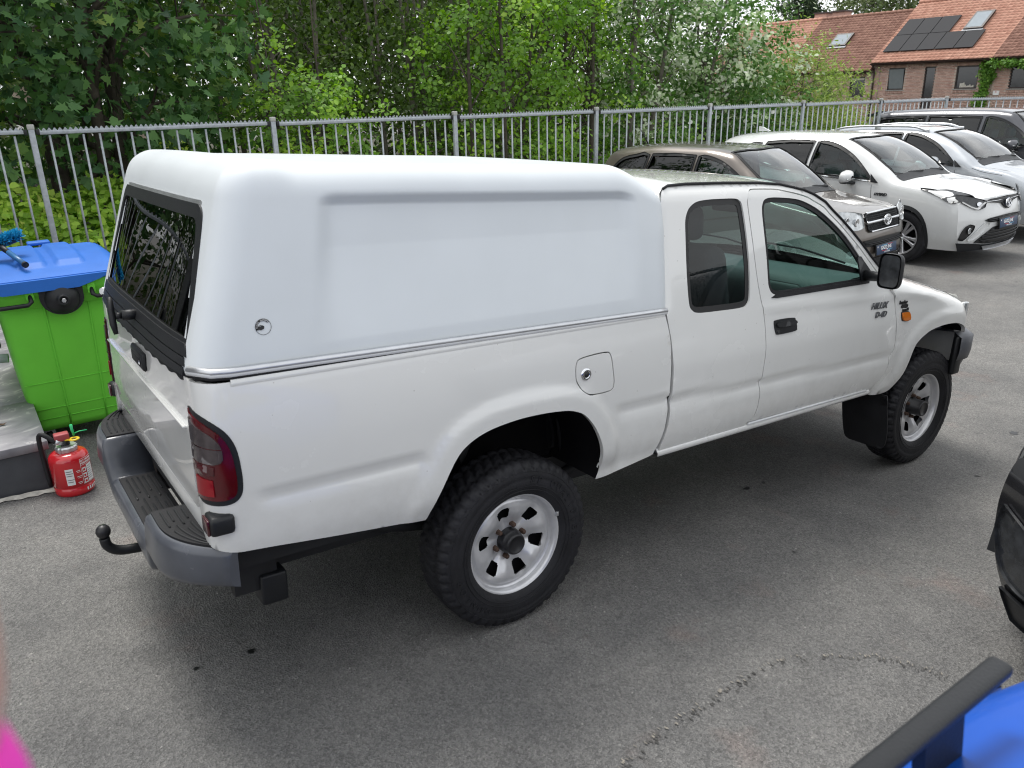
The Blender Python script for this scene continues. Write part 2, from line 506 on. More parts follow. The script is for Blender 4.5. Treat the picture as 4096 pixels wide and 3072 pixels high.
class MB:
    """Collects simple shapes into one mesh."""
    def __init__(s):
        s.v, s.f, s.sm = [], [], []
    def add(s, vs, fs, smooth=False):
        b = len(s.v)
        s.v += [tuple(map(float, q)) for q in vs]
        s.f += [[b + i for i in q] for q in fs]
        s.sm += [smooth] * len(fs)
        return s
    def box(s, x0, x1, y0, y1, z0, z1):
        vs = [(x, y, z) for x in (x0, x1) for y in (y0, y1) for z in (z0, z1)]
        return s.add(vs, [(0, 1, 3, 2), (4, 6, 7, 5), (0, 4, 5, 1), (2, 3, 7, 6), (0, 2, 6, 4), (1, 5, 7, 3)])
    def bbox(s, x0, x1, y0, y1, z0, z1, b=.01, seg=2):
        bm = bmesh.new()
        bmesh.ops.create_cube(bm, size=1)
        for v in bm.verts:
            v.co = Vector(((x0 + x1) / 2 + v.co.x * (x1 - x0), (y0 + y1) / 2 + v.co.y * (y1 - y0), (z0 + z1) / 2 + v.co.z * (z1 - z0)))
        bmesh.ops.bevel(bm, geom=list(bm.edges), offset=b, segments=seg, affect='EDGES', profile=.5)
        bm.verts.index_update()
        s.add([v.co for v in bm.verts], [[v.index for v in f.verts] for f in bm.faces], True)
        bm.free()
        return s
    def tube(s, pts, r, n=10, caps=True, smooth=True):
        pts = [Vector(p) for p in pts]
        rs = r if isinstance(r, (list, tuple)) else [r] * len(pts)
        ring0 = len(s.v)
        up = None
        for i, p in enumerate(pts):
            d = (pts[min(i + 1, len(pts) - 1)] - pts[max(i - 1, 0)])
            if d.length < 1e-9:
                d = Vector((0, 0, 1))
            d.normalize()
            if up is None:
                a = Vector((0, 0, 1)) if abs(d.z) < .9 else Vector((1, 0, 0))
                up = (a - d * a.dot(d)).normalized()
            else:
                up = (up - d * up.dot(d)).normalized()
            sd = d.cross(up)
            for k in range(n):
                t = 2 * PI * k / n
                s.v.append(tuple(p + (up * math.cos(t) + sd * math.sin(t)) * rs[i]))
        for i in range(len(pts) - 1):
            for k in range(n):
                a, b = ring0 + i * n + k, ring0 + i * n + (k + 1) % n
                s.f.append([a, b, b + n, a + n])
                s.sm.append(smooth)
        if caps:
            s.f.append([ring0 + k for k in range(n)][::-1]); s.sm.append(False)
            e = ring0 + (len(pts) - 1) * n
            s.f.append([e + k for k in range(n)]); s.sm.append(False)
        return s
    def lathe(s, prof, c=(0, 0, 0), axis='z', n=32, smooth=True):
        """prof: (radius, height) along the axis."""
        b = len(s.v)
        for (r, h) in prof:
            for k in range(n):
                t = 2 * PI * k / n
                a, d = r * math.cos(t), r * math.sin(t)
                if axis == 'z':
                    q = (c[0] + a, c[1] + d, c[2] + h)
                elif axis == 'y':
                    q = (c[0] + a, c[1] + h, c[2] + d)
                else:
                    q = (c[0] + h, c[1] + a, c[2] + d)
                s.v.append(q)
        for i in range(len(prof) - 1):
            for k in range(n):
                p, q = b + i * n + k, b + i * n + (k + 1) % n
                s.f.append([p, q, q + n, p + n]); s.sm.append(smooth)
        return s
    def prism(s, poly, axis, a, b, smooth=False):
        """poly of 2D points extruded along axis from a to b."""
        def mk(p, h):
            return {'x': (h, p[0], p[1]), 'y': (p[0], h, p[1]), 'z': (p[0], p[1], h)}[axis]
        n = len(poly)
        s.add([mk(p, a) for p in poly] + [mk(p, b) for p in poly],
              [list(range(n))[::-1], [n + i for i in range(n)]] + [[i, (i + 1) % n, n + (i + 1) % n, n + i] for i in range(n)], smooth)
        return s
    def grid(s, P, smooth=True, closed_u=False, closed_v=False):
        """P: array (nu, nv, 3)."""
        nu, nv = P.shape[:2]
        b = len(s.v)
        s.v += [tuple(map(float, q)) for q in P.reshape(-1, 3)]
        for i in range(nu - (0 if closed_u else 1)):
            for j in range(nv - (0 if closed_v else 1)):
                i2, j2 = (i + 1) % nu, (j + 1) % nv
                s.f.append([b + i * nv + j, b + i2 * nv + j, b + i2 * nv + j2, b + i * nv + j2]); s.sm.append(smooth)
        return s
    def mesh(s, name, fix=True):
        me = bpy.data.meshes.new(name)
        me.from_pydata(s.v, [], s.f)
        me.polygons.foreach_set('use_smooth', s.sm)
        if fix:
            bm = bmesh.new()
            bm.from_mesh(me)
            bmesh.ops.recalc_face_normals(bm, faces=bm.faces)
            bm.to_mesh(me)
            bm.free()
        me.update()
        return me
    def build(s, name, m, parent=None, kind=None, label=None, loc=None, fix=True):
        return link(name, s.mesh(name, fix), m, parent, loc, kind=kind, label=label)

def spl(pts, n=6, closed=False):
    """Catmull-Rom through 2D/3D points."""
    p = [np.array(q, float) for q in pts]
    o = []
    N = len(p)
    rng = range(N) if closed else range(N - 1)
    for i in rng:
        p1, p2 = p[i], p[(i + 1) % N]
        p0 = p[(i - 1) % N] if closed or i > 0 else 2 * p1 - p2
        p3 = p[(i + 2) % N] if closed or i + 2 < N else 2 * p2 - p1
        for k in range(n):
            t = k / n
            o.append(.5 * ((2 * p1) + (-p0 + p2) * t + (2 * p0 - 5 * p1 + 4 * p2 - p3) * t * t + (-p0 + 3 * p1 - 3 * p2 + p3) * t ** 3))
    if not closed:
        o.append(p[-1])
    return [tuple(q) for q in o]

def densify(poly, step):
    o = []
    n = len(poly)
    for i in range(n):
        a, b = np.array(poly[i]), np.array(poly[(i + 1) % n])
        d = np.linalg.norm(b - a)
        if d < 1e-6:
            continue
        k = max(1, int(math.ceil(d / step)))
        for j in range(k):
            o.append(tuple(a + (b - a) * j / k))
    return o

def inside(P, poly):
    x, y = P[:, 0], P[:, 1]
    q = np.array(poly)
    r = np.zeros(len(P), bool)
    j = len(q) - 1
    for i in range(len(q)):
        xi, yi = q[i]
        xj, yj = q[j]
        if yi != yj:
            c = ((yi > y) != (yj > y)) & (x < (xj - xi) * (y - yi) / (yj - yi) + xi)
            r ^= c
        j = i
    return r

def segdist(P, line):
    """distance of points to an open polyline."""
    d = np.full(len(P), 1e9)
    q = np.array(line)
    for a, b in zip(q[:-1], q[1:]):
        ab = b - a
        L2 = max(ab @ ab, 1e-12)
        t = np.clip(((P - a) @ ab) / L2, 0, 1)
        d = np.minimum(d, np.linalg.norm(P - a - t[:, None] * ab, axis=1))
    return d

def cdt2(outline, holes=(), step=.03):
    polys = [densify(outline, step)] + [densify(h, step) for h in holes]
    pts, edges = [], []
    for pl in polys:
        b = len(pts)
        pts += [Vector(p) for p in pl]
        edges += [(b + i, b + (i + 1) % len(pl)) for i in range(len(pl))]
    q = np.array(polys[0])
    lo, hi = q.min(0), q.max(0)
    gx = np.arange(lo[0] + step * .5, hi[0], step)
    gy = np.arange(lo[1] + step * .5, hi[1], step)
    if len(gx) and len(gy):
        G = np.stack(np.meshgrid(gx, gy), -1).reshape(-1, 2)
        keep = inside(G, polys[0])
        for h in polys[1:]:
            keep &= ~inside(G, h)
        G = G[keep]
        if len(G):
            d = np.full(len(G), 1e9)
            for pl in polys:
                d = np.minimum(d, segdist(G, pl + [pl[0]]))
            G = G[d > step * .45]
        pts += [Vector(p) for p in G]
    vs, es, fs, *_ = delaunay_2d_cdt(pts, edges, [], 0, 1e-6)
    V = np.array([(v.x, v.y) for v in vs])
    F = np.array([f for f in fs if len(f) == 3])
    c = V[F].mean(1)
    keep = inside(c, polys[0])
    for h in polys[1:]:
        keep &= ~inside(c, h)
    F = F[keep]
    return V, F

def panel(name, outline, fmap, m, parent=None, holes=(), step=.03, rim=.018, label=None, kind=None, flip=False, off=0., mirror=False):
    """Sheet cut to an outline (with holes), bent by fmap(u, v) -> xyz, with its edges turned in by rim."""
    V, F = cdt2(outline, holes, step)
    def ev(U):
        P = np.stack(fmap(U[:, 0], U[:, 1]), -1)
        return P
    P = ev(V)
    e = 1e-3
    du = ev(V + [e, 0]) - ev(V - [e, 0])
    dv = ev(V + [0, e]) - ev(V - [0, e])
    nrm = np.cross(du, dv)
    nrm /= np.linalg.norm(nrm, axis=1)[:, None] + 1e-12
    if flip:
        nrm = -nrm
        F = F[:, ::-1]
    # orient faces along nrm
    fn = np.cross(P[F[:, 1]] - P[F[:, 0]], P[F[:, 2]] - P[F[:, 0]])
    bad = (fn * nrm[F].mean(1)).sum(1) < 0
    F[bad] = F[bad][:, ::-1]
    P = P + nrm * off
    # boundary edges
    ed = np.concatenate([F[:, [0, 1]], F[:, [1, 2]], F[:, [2, 0]]])
    key = {}
    for a, b in ed.tolist():
        key[(a, b)] = 1
    bnd = [(a, b) for (a, b) in key if (b, a) not in key]
    verts = P.tolist()
    faces = F.tolist()
    sm = [True] * len(faces)
    if rim:
        idx = {}
        for a, b in bnd:
            for q in (a, b):
                if q not in idx:
                    idx[q] = len(verts)
                    verts.append(P[q].tolist())
                    verts.append((P[q] - nrm[q] * rim).tolist())
        for a, b in bnd:
            A, B = idx[a], idx[b]
            faces.append([B, A, A + 1, B + 1])
            sm.append(True)
    if mirror:
        verts = [(x, -y, z) for x, y, z in verts]
        faces = [f[::-1] for f in faces]
    me = bpy.data.meshes.new(name)
    me.from_pydata(verts, [], faces)
    me.polygons.foreach_set('use_smooth', sm)
    me.update()
    return link(name, me, m, parent, kind=kind, label=label)

def ring_outline(poly, d):
    """poly moved outwards by d (closed, any winding)."""
    q = np.array(poly)
    n = len(q)
    area = sum(q[i][0] * q[(i + 1) % n][1] - q[(i + 1) % n][0] * q[i][1] for i in range(n))
    s = 1 if area > 0 else -1
    o = []
    for i in range(n):
        t = q[(i + 1) % n] - q[i - 1]
        t = t / (np.linalg.norm(t) + 1e-9)
        o.append(tuple(q[i] + s * d * np.array([t[1], -t[0]])))
    return o

FONT_CACHE = {}
def text_mesh(body, size, depth=.002, shear=0., bold=0.):
    c = bpy.data.curves.new('lettering', 'FONT')
    c.body = body
    c.size = size
    c.extrude = depth
    c.shear = shear
    c.offset = bold
    c.align_x = 'CENTER'
    c.align_y = 'CENTER'
    c.resolution_u = 3
    o = bpy.data.objects.new('lettering', c)
    COL.objects.link(o)
    dg = bpy.context.evaluated_depsgraph_get()
    me = bpy.data.meshes.new_from_object(o.evaluated_get(dg))
    bpy.data.objects.remove(o)
    bpy.data.curves.remove(c)
    return me

def text(name, body, size, m, parent, loc, rot, depth=.002, shear=0., bold=0., sx=1.):
    me = text_mesh(body, size, depth, shear, bold)
    me.materials.clear()
    o = link(name, me, m, parent)
    o.location = loc
    o.rotation_euler = rot
    o.scale = (sx, 1, 1)
    return o

def ground_z(x, y):
    def sat(v, lo, hi, k):
        # identity in the middle, smooth stop at both ends
        if v > hi:
            return hi + k * math.tanh((v - hi) / k)
        if v < lo:
            return lo + k * math.tanh((v - lo) / k)
        return v
    return -.055 * sat(x, -2.2, 4.4, .6) - .02 * sat(y, -2.2, 1.9, .5)
# ================================================================== ground
def build_ground():
    xs = np.unique(np.concatenate([np.linspace(-6, 14, 81), np.linspace(14, 70, 29), -np.geomspace(6, 900, 14), np.geomspace(70, 900, 12)]))
    ys = np.unique(np.concatenate([np.linspace(-6, 10, 65), np.linspace(10, 60, 21), -np.geomspace(6, 900, 14), np.geomspace(60, 900, 12)]))
    P = np.array([[(x, y, ground_z(x, y)) for y in ys] for x in xs])
    b = MB().grid(P)
    b.build('asphalt_ground', M['asphalt'], kind='structure')
build_ground()

def build_soil():
    xs = np.linspace(-14, 44, 59)
    ys = np.linspace(7.5, 44, 38)
    rnd = random.Random(3)
    P = np.array([[(x, y, ground_z(x, y) + .03 + min(1, (y - 7.5) / 1.5) * .12 + rnd.random() * .10 * min(1, (y - 7.5))) for y in ys] for x in xs])
    MB().grid(P).build('woodland_floor', M['earth'], kind='structure')
build_soil()

def worn_edge():
    rnd = random.Random(5)
    key = [(-.22, -1.66), (-.082, -1.632), (.149, -1.606), (.354, -1.601), (.594, -1.585), (.745, -1.614), (.912, -1.705), (1.052, -1.815), (1.12, -1.93), (1.15, -2.02)]
    line = spl(key, 22)
    for nm, m, off, wmax in (('asphalt_crack', M['crack_dark'], -.004, .012), ('asphalt_patch_edge', M['crack_pale'], .012, .010)):
        b = MB()
        for i in range(len(line) - 1):
            if rnd.random() < (.50 if 'crack' in nm else .60):
                continue
            a, c = np.array(line[i]), np.array(line[i + 1])
            t = (c - a) / np.linalg.norm(c - a)
            n = np.array([-t[1], t[0]])
            mid = (a + c) / 2 + n * (off + rnd.uniform(-.016, .016))
            L = np.linalg.norm(c - a) * rnd.uniform(.3, 1.5)
            k = 7
            pts = []
            for j in range(k):
                th = 2 * PI * j / k
                r = rnd.uniform(.5, 1.1)
                q = mid + t * math.cos(th) * L * .5 * r + n * math.sin(th) * wmax * r
                pts.append((q[0], q[1], ground_z(q[0], q[1]) + .004 + (0.002 if 'edge' in nm else 0)))
            b.add(pts, [list(range(k))])
        b.build(nm, m, kind='structure')
worn_edge()

def spots():
    rnd = random.Random(11)
    b = MB()
    for (x, y, r) in [(-.977, -.376, .022), (-1.179, -.365, .015), (1.885, -.468, .028), (2.033, -.466, .02), (4.2, -.9, .05), (5.2, .2, .06)]:
        k = 11
        b.add([(x + math.cos(2 * PI * j / k) * r * rnd.uniform(.4, 1.2), y + math.sin(2 * PI * j / k) * r * .7 * rnd.uniform(.4, 1.2), ground_z(x, y) + .004) for j in range(k)], [list(range(k))])
    b.build('oil_spots', M['stain'], kind='stuff')
    g = MB()
    for i in range(420):
        x, y = rnd.uniform(-2, 7), rnd.uniform(-2.6, 1.6)
        r = rnd.uniform(.002, .0055)
        z = ground_z(x, y)
        g.add([(x - r, y, z), (x, y - r, z), (x + r, y, z), (x, y + r, z), (x, y, z + r * 1.1)], [(0, 1, 4), (1, 2, 4), (2, 3, 4), (3, 0, 4)])
    g.build('loose_grit', mat('pale_grit', (.34, .33, .31), .8, vary=.3, vscale=40), kind='stuff')
spots()

# ================================================================== pickup truck
truck = empty('pickup_truck')
TM = Matrix(((.9985, -.0011, .0549, 0), (0, .9998, .02, 0), (-.0549, -.02, .9983, 0), (0, 0, 0, 1)))
truck.matrix_world = TM
tag(truck, 'white extended cab pickup truck with tall windowless white canopy parked on asphalt', 'pickup truck')
WP = M['white_paint']

ARCH_R = [(.385, .568), (.402, .617), (.395, .696), (.374, .762), (.337, .828), (.285, .885), (.236, .911), (.181, .925), (.081, .934), (-.029, .935), (-.135, .925), (-.203, .91), (-.257, .888), (-.297, .86), (-.325, .826), (-.347, .79), (-.374, .742), (-.400, .694), (-.420, .65), (-.432, .612)]
ARCH_F = [(2.53, .566), (2.594, .573), (2.633, .603), (2.681, .66), (2.71, .73), (2.739, .799), (2.774, .845), (2.848, .882), (2.924, .903), (3.058, .914), (3.185, .908), (3.265, .888), (3.323, .857), (3.354, .824)]
ARCH_RS = spl(ARCH_R, 4)
ARCH_FS = spl(ARCH_F, 4)

def sstep(a, b, x):
    t = np.clip((x - a) / (b - a), 0, 1)
    return t * t * (3 - 2 * t)

def groove(z, zt=.874, zb=.805, depth=.016):
    e = .010
    up = np.clip((zt - z) / e, 0, 1)
    dn = np.clip((z - zb) / (zt - e - zb), 0, 1)
    return -depth * np.where(z > zt - e, up, dn ** 1.3) * (z < zt) * (z > zb)

def body_y(x, z):
    """Half width of the truck's side (outwards positive)."""
    y = .845 - .05 * np.clip(z - .98, 0, .3) ** 2 / .09 * .6
    y = y - .030 * np.clip((.76 - z) / .17, 0, 1.3) ** 2
    return y

def bed_map(u, z):
    y = body_y(u, z)
    P = np.stack([u, z], 1)
    d = segdist(P, ARCH_RS)
    y = y + .016 * sstep(.100, .060, d) * sstep(.55, .70, z)
    m = sstep(.45, .51, u) + sstep(-1.06, -.98, u) * sstep(-.41, -.47, u)
    y = y + groove(z, .876, .808) * m
    # flared lip in front of the rear wheel
    y = y + .02 * sstep(.62, .56, z) * sstep(.3, .45, u)
    Rr, xc = .09, -1.085
    a = np.clip((xc - u) / Rr, 0, PI / 2)
    ex = np.clip(xc - u - Rr * PI / 2, 0, None)
    x = np.where(u > xc, u, xc - Rr * np.sin(a))
    yy = np.where(u > xc, y, y - Rr * (1 - np.cos(a)) - ex)
    return x, -yy, z

BED = [(-1.276, 1.245), (.731, 1.245)] + spl([(.735, 1.243), (.763, 1.13), (.773, 1.005), (.775, .879), (.770, .801), (.759, .716), (.741, .655), (.721, .607)], 4) \
    + spl([(.700, .602), (.596, .590), (.489, .578), (.390, .566)], 3) + ARCH_RS[1:-1] + spl([(-.434, .612), (-.764, .652), (-1.006, .684), (-1.19, .705), (-1.25, .722), (-1.276, .76)], 5)
FUEL = spl([(.245, 1.045), (.247, 1.100), (.275, 1.118), (.392, 1.124), (.422, 1.108), (.436, 1.04), (.442, .99), (.425, .964), (.33, .964), (.283, .985), (.258, 1.015)], 4, True)
for mir in (False, True):
    bs = panel('bed_side', BED, bed_map, WP, truck, holes=[ring_outline(FUEL, .005)] if not mir else [], step=.022, rim=.02, mirror=mir)
    if not mir:
        ff = panel('fuel_flap', FUEL, bed_map, WP, truck, step=.03, rim=.02)
        b = MB()
        b.lathe([(.026, -.001), (.024, .006), (.014, .008), (.013, .004), (.0, .004)], (0, 0, 0), 'y', 20)
        me = b.mesh('fuel_lock')
        me.transform(Matrix.Rotation(PI, 4, 'Z'))
        o = link('fuel_lock', me, M['chrome'], ff); o.location = (.293, -.842, 1.052)
        b = MB(); b.lathe([(.0125, .0), (.012, .007), (0, .0075)], (0, 0, 0), 'y', 16)
        me = b.mesh('key_slot'); me.transform(Matrix.Rotation(PI, 4, 'Z'))
        o = link('key_slot', me, M['decal_black'], ff); o.location = (.293, -.843, 1.052)

# tail lights: lens wraps the rear corner
def bed_off(off):
    def f(u, z):
        e = 1e-3
        P = np.stack(bed_map(u, z), -1)
        A = np.stack(bed_map(u + e, z), -1) - np.stack(bed_map(u - e, z), -1)
        B = np.stack(bed_map(u, z + e), -1) - np.stack(bed_map(u, z - e), -1)
        n = np.cross(A, B); n /= np.linalg.norm(n, axis=1)[:, None]
        P = P + n * off
        return P[:, 0], P[:, 1], P[:, 2]
    return f
TL = spl([(-1.268, 1.155), (-1.22, 1.153), (-1.165, 1.135), (-1.115, 1.098), (-1.088, 1.045), (-1.078, .97), (-1.078, .915), (-1.088, .885), (-1.115, .868), (-1.17, .862), (-1.268, .862)], 4)
def sub_poly(poly, cond):
    return [p for p in poly if cond(p)]
INN = ring_outline(TL, -.014)
zmid1, zmid2 = 1.085, 1.005
tail_lens_parts = [
    ('red_lens', [(u, z) for u, z in INN if z <= .998]),
]
for mir in (False, True):
    tl = panel('tail_light', ring_outline(TL, .004), bed_off(.002), M['black_plastic'], truck, step=.02, rim=.01, mirror=mir)
    panel('red_lens', INN, bed_off(.007), M['red_lens'], tl, step=.02, rim=.008, mirror=mir)
    # smoked twin reversing and indicator lenses, darker lower red field and the square reflector
    panel('smoked_lens', spl([(-1.252, 1.128), (-1.20, 1.112), (-1.150, 1.088), (-1.128, 1.060), (-1.124, 1.047)], 3) + [(-1.252, 1.057)], bed_off(.0105), M['smoke_lens'], tl, step=.02, rim=.006, mirror=mir)
    panel('smoked_lens', [(-1.252, 1.053), (-1.123, 1.043), (-1.122, 1.015), (-1.130, 1.003), (-1.15, .998), (-1.252, 1.003)], bed_off(.0105), M['smoke_lens'], tl, step=.02, rim=.006, mirror=mir)
    panel('dark_lens', [(-1.252, .996), (-1.15, .990), (-1.152, .962), (-1.252, .96)], bed_off(.0105), M['dark_red_lens'], tl, step=.02, rim=.006, mirror=mir)
    panel('square_reflector', [(-1.232, .95), (-1.158, .945), (-1.156, .892), (-1.232, .888)], bed_off(.0105), mat('bright_red_reflector', (.26, .006, .012), .3, vary=.1), tl, step=.02, rim=.004, mirror=mir)

# tailgate
def tg_map(y, z):
    x = -1.172 - .006 * sstep(1.20, 1.10, z) + .004 * np.exp(-((z - 1.115) / .012) ** 2)
    x = x + .016 * sstep(.90, .80, z) * .4
    return x, y, z
TG = spl([(-.690, 1.25), (-.690, 1.10), (-.690, .90), (-.688, .82), (-.66, .795)], 3) + spl([(.66, .795), (.688, .82), (.690, .90), (.690, 1.25)], 3)
tgate = panel('tailgate', TG, tg_map, WP, truck, step=.03, rim=.02, flip=True)
b = MB().bbox(-1.190, -1.170, -.115, .095, 1.115, 1.185, .012)
th = b.build('handle', M['black_plastic'], tgate)
MB().bbox(-1.194, -1.188, -.07, .06, 1.130, 1.165, .003).build('handle_pull', M['rubber'], th)
MB().lathe([(.008, 0), (.007, .006), (0, .006)], (0, 0, 0), 'x', 12).build('key_slot', M['chrome'], th, loc=(-1.196, -.088, 1.15))
MB().bbox(-1.190, -1.172, -.66, .66, 1.070, 1.078, .003).build('crease_strip', WP, tgate)
# sill under the tailgate
MB().bbox(-1.165, -1.10, -.70, .70, .70, .785, .012).build('rear_sill', WP, truck)
# rail cap along the bed top
for s in (-1, 1):
    b = MB()
    P = []
    for x in np.linspace(-1.075, .735, 30):
        z0 = 1.246
        P.append([(x, s * (.815), z0 - .03), (x, s * .8265, z0 - .012), (x, s * .824, z0 + .004), (x, s * .80, z0 + .012), (x, s * .74, z0 + .012)])
    b.grid(np.array(P)); b.build('bed_rail', WP, truck)

# canopy ------------------------------------------------------------
def build_canopy():
    X0, X1, HW, ZT, ZB = -1.172, .808, .812, 1.862, 1.262
    r = .095
    def dens(a, b, n, e, ne):
        return np.unique(np.round(np.concatenate([np.linspace(a, a + e, ne), np.linspace(a + e, b - e, n), np.linspace(b - e, b, ne)]), 5))
    xs = dens(X0, X1, 110, r * 1.0, 10)
    ys = dens(-HW, HW, 60, r, 10)
    zs = np.unique(np.round(np.concatenate([np.linspace(ZB, ZT - r, 90), np.linspace(ZT - r, ZT, 10)]), 5))
    def shape(q):
        q = np.array(q, float)
        core = np.stack([np.clip(q[..., 0], X0 + r, X1 - r), np.clip(q[..., 1], -HW + r, HW - r), np.minimum(q[..., 2], ZT - r)], -1)
        d = q - core
        L = np.linalg.norm(d, axis=-1, keepdims=True)
        P = core + d / np.maximum(L, 1e-9) * r
        x, y, z = P[..., 0].copy(), P[..., 1].copy(), P[..., 2].copy()
        # recessed field on the sides, deepest under its top edge
        side = np.abs(d[..., 1]) / np.maximum(L[..., 0], 1e-9)
        zt = 1.772 - .0075 * (x + .7)
        mx_ = sstep(-.83, -.70, x) * sstep(.615, .52, x)
        mz = np.clip((zt - z) / .032, 0, 1)
        fade = np.clip((z - 1.32) / (1.66 - 1.32), 0, 1)
        dep = .034 * mx_ * mz * np.minimum(1, .15 + fade) * side ** 4
        sg = np.sign(y)
        y = y - sg * dep
        # walls lean inwards, roof crowned a little, rear rakes forward
        y = y * (1 - .165 * np.clip(z - 1.25, 0, None))
        w = np.clip((-.55 - x) / .5, 0, 1)
        w = w * w * (3 - 2 * w)
        rake = .285 * np.clip(z - 1.27, 0, None)
        x = x + rake * w
        wf = sstep(.15, .75, x)
        z = z - .095 * sstep(.50, .82, x) * sstep(1.55, 1.86, z) - .016 * sstep(-.8, .6, x) * sstep(1.3, 1.8, z)
        z = z + .004 * (1 - (y / .7) ** 2) * sstep(1.75, 1.85, z)
        # raised lip over the rear door
        z = z + .015 * sstep(-.78, -.87, x) * sstep(1.76, 1.83, z)
        return np.stack([x, y, z], -1)
    b = MB()
    YZ = lambda x: np.array([[(x, y, z) for z in zs] for y in ys])
    for sgn in (-1, 1):
        b.grid(shape([[(x, sgn * HW, z) for z in zs] for x in xs]))
    b.grid(shape([[(x, y, ZT) for y in ys] for x in xs]))
    b.grid(shape(YZ(X1)))
    rear = shape(YZ(X0))
    base = len(b.v)
    b.grid(rear)
    # opening behind the rear window
    keepf, keeps = [], []
    V = np.array(b.v)
    for f, s_ in zip(b.f, b.sm):
        c = V[f].mean(0)
        if min(f) >= base and abs(c[1]) < (.668 - .30 * (c[2] - 1.27)) and 1.285 < c[2] < 1.715:
            continue
        keepf.append(f); keeps.append(s_)
    b.f, b.sm = keepf, keeps
    me = b.mesh('canopy', fix=False)
    bm = bmesh.new(); bm.from_mesh(me)
    bmesh.ops.remove_doubles(bm, verts=bm.verts, dist=1e-4)
    bmesh.ops.recalc_face_normals(bm, faces=bm.faces)
    bm.to_mesh(me); bm.free(); me.update()
    return link('canopy', me, M['canopy_white'], truck)
canopy = build_canopy()
for s in (-1, 1):
    # white rubber bead with dark seal where the canopy sits on the bed
    ln = [(x, s * (.818 if x > -1.09 else .818 - .09 * ((-1.09 - x) / .085) ** 2), 1.272 - .012 * (x + 1.17)) for x in np.linspace(-1.172, .745, 40)]
    MB().tube(ln, .013, 8).build('trim_strip', M['trim_white'], canopy)
    MB().tube([(x, y + s * .003, z + .006) for x, y, z in ln], .0118, 8).build('trim_bead', M['alu'], canopy)
    MB().tube([(x, y - s * .002, z - .015) for x, y, z in ln], .0065, 6).build('seal', M['rubber'], canopy)
MB().box(-1.16, .755, -.76, .76, 1.235, 1.262).build('canopy_floor_rim', M['under'], truck)

def rw_map(off):
    def f(y, z):
        x = -1.178 + .285 * np.clip(z - 1.27, -.1, None) + .02 * (np.abs(y) / .7) ** 4 - off
        return x, y, z
    return f
RW = spl([(-.712, 1.275), (-.700, 1.34), (-.655, 1.50), (-.605, 1.68), (-.580, 1.725), (-.545, 1.742)], 3) + spl([(.545, 1.742), (.580, 1.725), (.605, 1.68), (.655, 1.50), (.700, 1.34), (.712, 1.275)], 3) + spl([(.70, 1.248), (.0, 1.238), (-.70, 1.248)], 3)
GL = spl([(-.655, 1.352), (-.612, 1.50), (-.572, 1.655), (-.548, 1.692), (-.52, 1.700)], 3) + spl([(.52, 1.700), (.548, 1.692), (.572, 1.655), (.612, 1.50), (.655, 1.352)], 3)
rwf = panel('rear_window', RW, rw_map(.010), M['black_plastic'], canopy, holes=[GL], step=.03, rim=.022, flip=True)
panel('window_seal', ring_outline(RW, .010), rw_map(.002), M['alu'], canopy, holes=[ring_outline(RW, -.012)], step=.03, rim=.01, flip=True)
panel('window_glass', ring_outline(GL, .006), rw_map(.002), M['glass_smoke'], canopy, step=.05, rim=0, flip=True)
# ribbed lower bar
for k, (z0, z1) in enumerate([(1.250, 1.272), (1.276, 1.300), (1.304, 1.340)]):
    panel('lower_rib', [(-.695, z0), (.695, z0), (.690 - (z1 - 1.25) * .3, z1), (-.690 + (z1 - 1.25) * .3, z1)], rw_map(.016), M['black_plastic'], canopy, step=.06, rim=.01, flip=True)
panel('rubber_skirt', [(-.69, 1.236)] + [(x, 1.232 + .004 * math.sin(x * 60)) for x in np.linspace(-.68, .68, 60)] + [(.69, 1.236), (.70, 1.256), (-.70, 1.256)], rw_map(.004), M['rubber'], canopy, step=.05, rim=.004, flip=True)
b = MB()
b.tube([(-1.165, -.04, 1.318), (-1.225, -.04, 1.318)], .019, 14)
b.tube([(-1.225, -.04, 1.318), (-1.245, -.04, 1.318)], .012, 12)
b.tube([(-1.252, -.055, 1.255), (-1.256, -.045, 1.29), (-1.256, -.035, 1.34), (-1.252, -.025, 1.385)], [.008, .012, .012, .007], 10)
b.build('locking_handle', M['black_plastic'], canopy)
for s in (-1, 1):
    MB().tube([(-1.06, s * .55, 1.66), (-.80, s * .62, 1.40)], .008, 8).build('gas_strut', M['black_plastic'], canopy)
# things seen dimly through the rear glass
MB().bbox(-.95, -.45, -.35, .25, 1.262, 1.42, .04).build('load_box', mat('grey_cloth_bundle', (.17, .165, .16), .9, vary=.4, vscale=8), canopy)

# round maker's sticker on the canopy side
def can_side(x, z):
    return -(.812 * (1 - .165 * (z - 1.25))) - .0015
def on_canopy(px, pz, cx=-.955, cz=1.393):
    px, pz = px * .78, pz * .78
    return (cx + px, can_side(cx, cz + pz) - .001, cz + pz)
st = MB()
rr = .032
def ringpoly(r0, r1, a0, a1, n=24):
    return [(r1 * math.cos(t), r1 * math.sin(t)) for t in np.linspace(a0, a1, n)] + [(r0 * math.cos(t), r0 * math.sin(t)) for t in np.linspace(a1, a0, n)]
def flat(bld, poly, dy=0.):
    n = len(poly)
    bld.add([(p[0], p[1] + 0, p[2]) for p in [(q[0], q[1] + dy, q[2]) for q in [on_canopy(*w_) for w_ in poly]]], [list(range(n))])
for a0 in np.linspace(0, 2 * PI, 24, endpoint=False):
    flat(st, ringpoly(.0300, .0316, a0, a0 + 2 * PI / 24, 3))
for a0 in np.linspace(R(38), R(200), 18, endpoint=False):
    flat(st, ringpoly(.0225, .0305, a0, a0 + R(162) / 18 * 1.02, 3), -.0004)
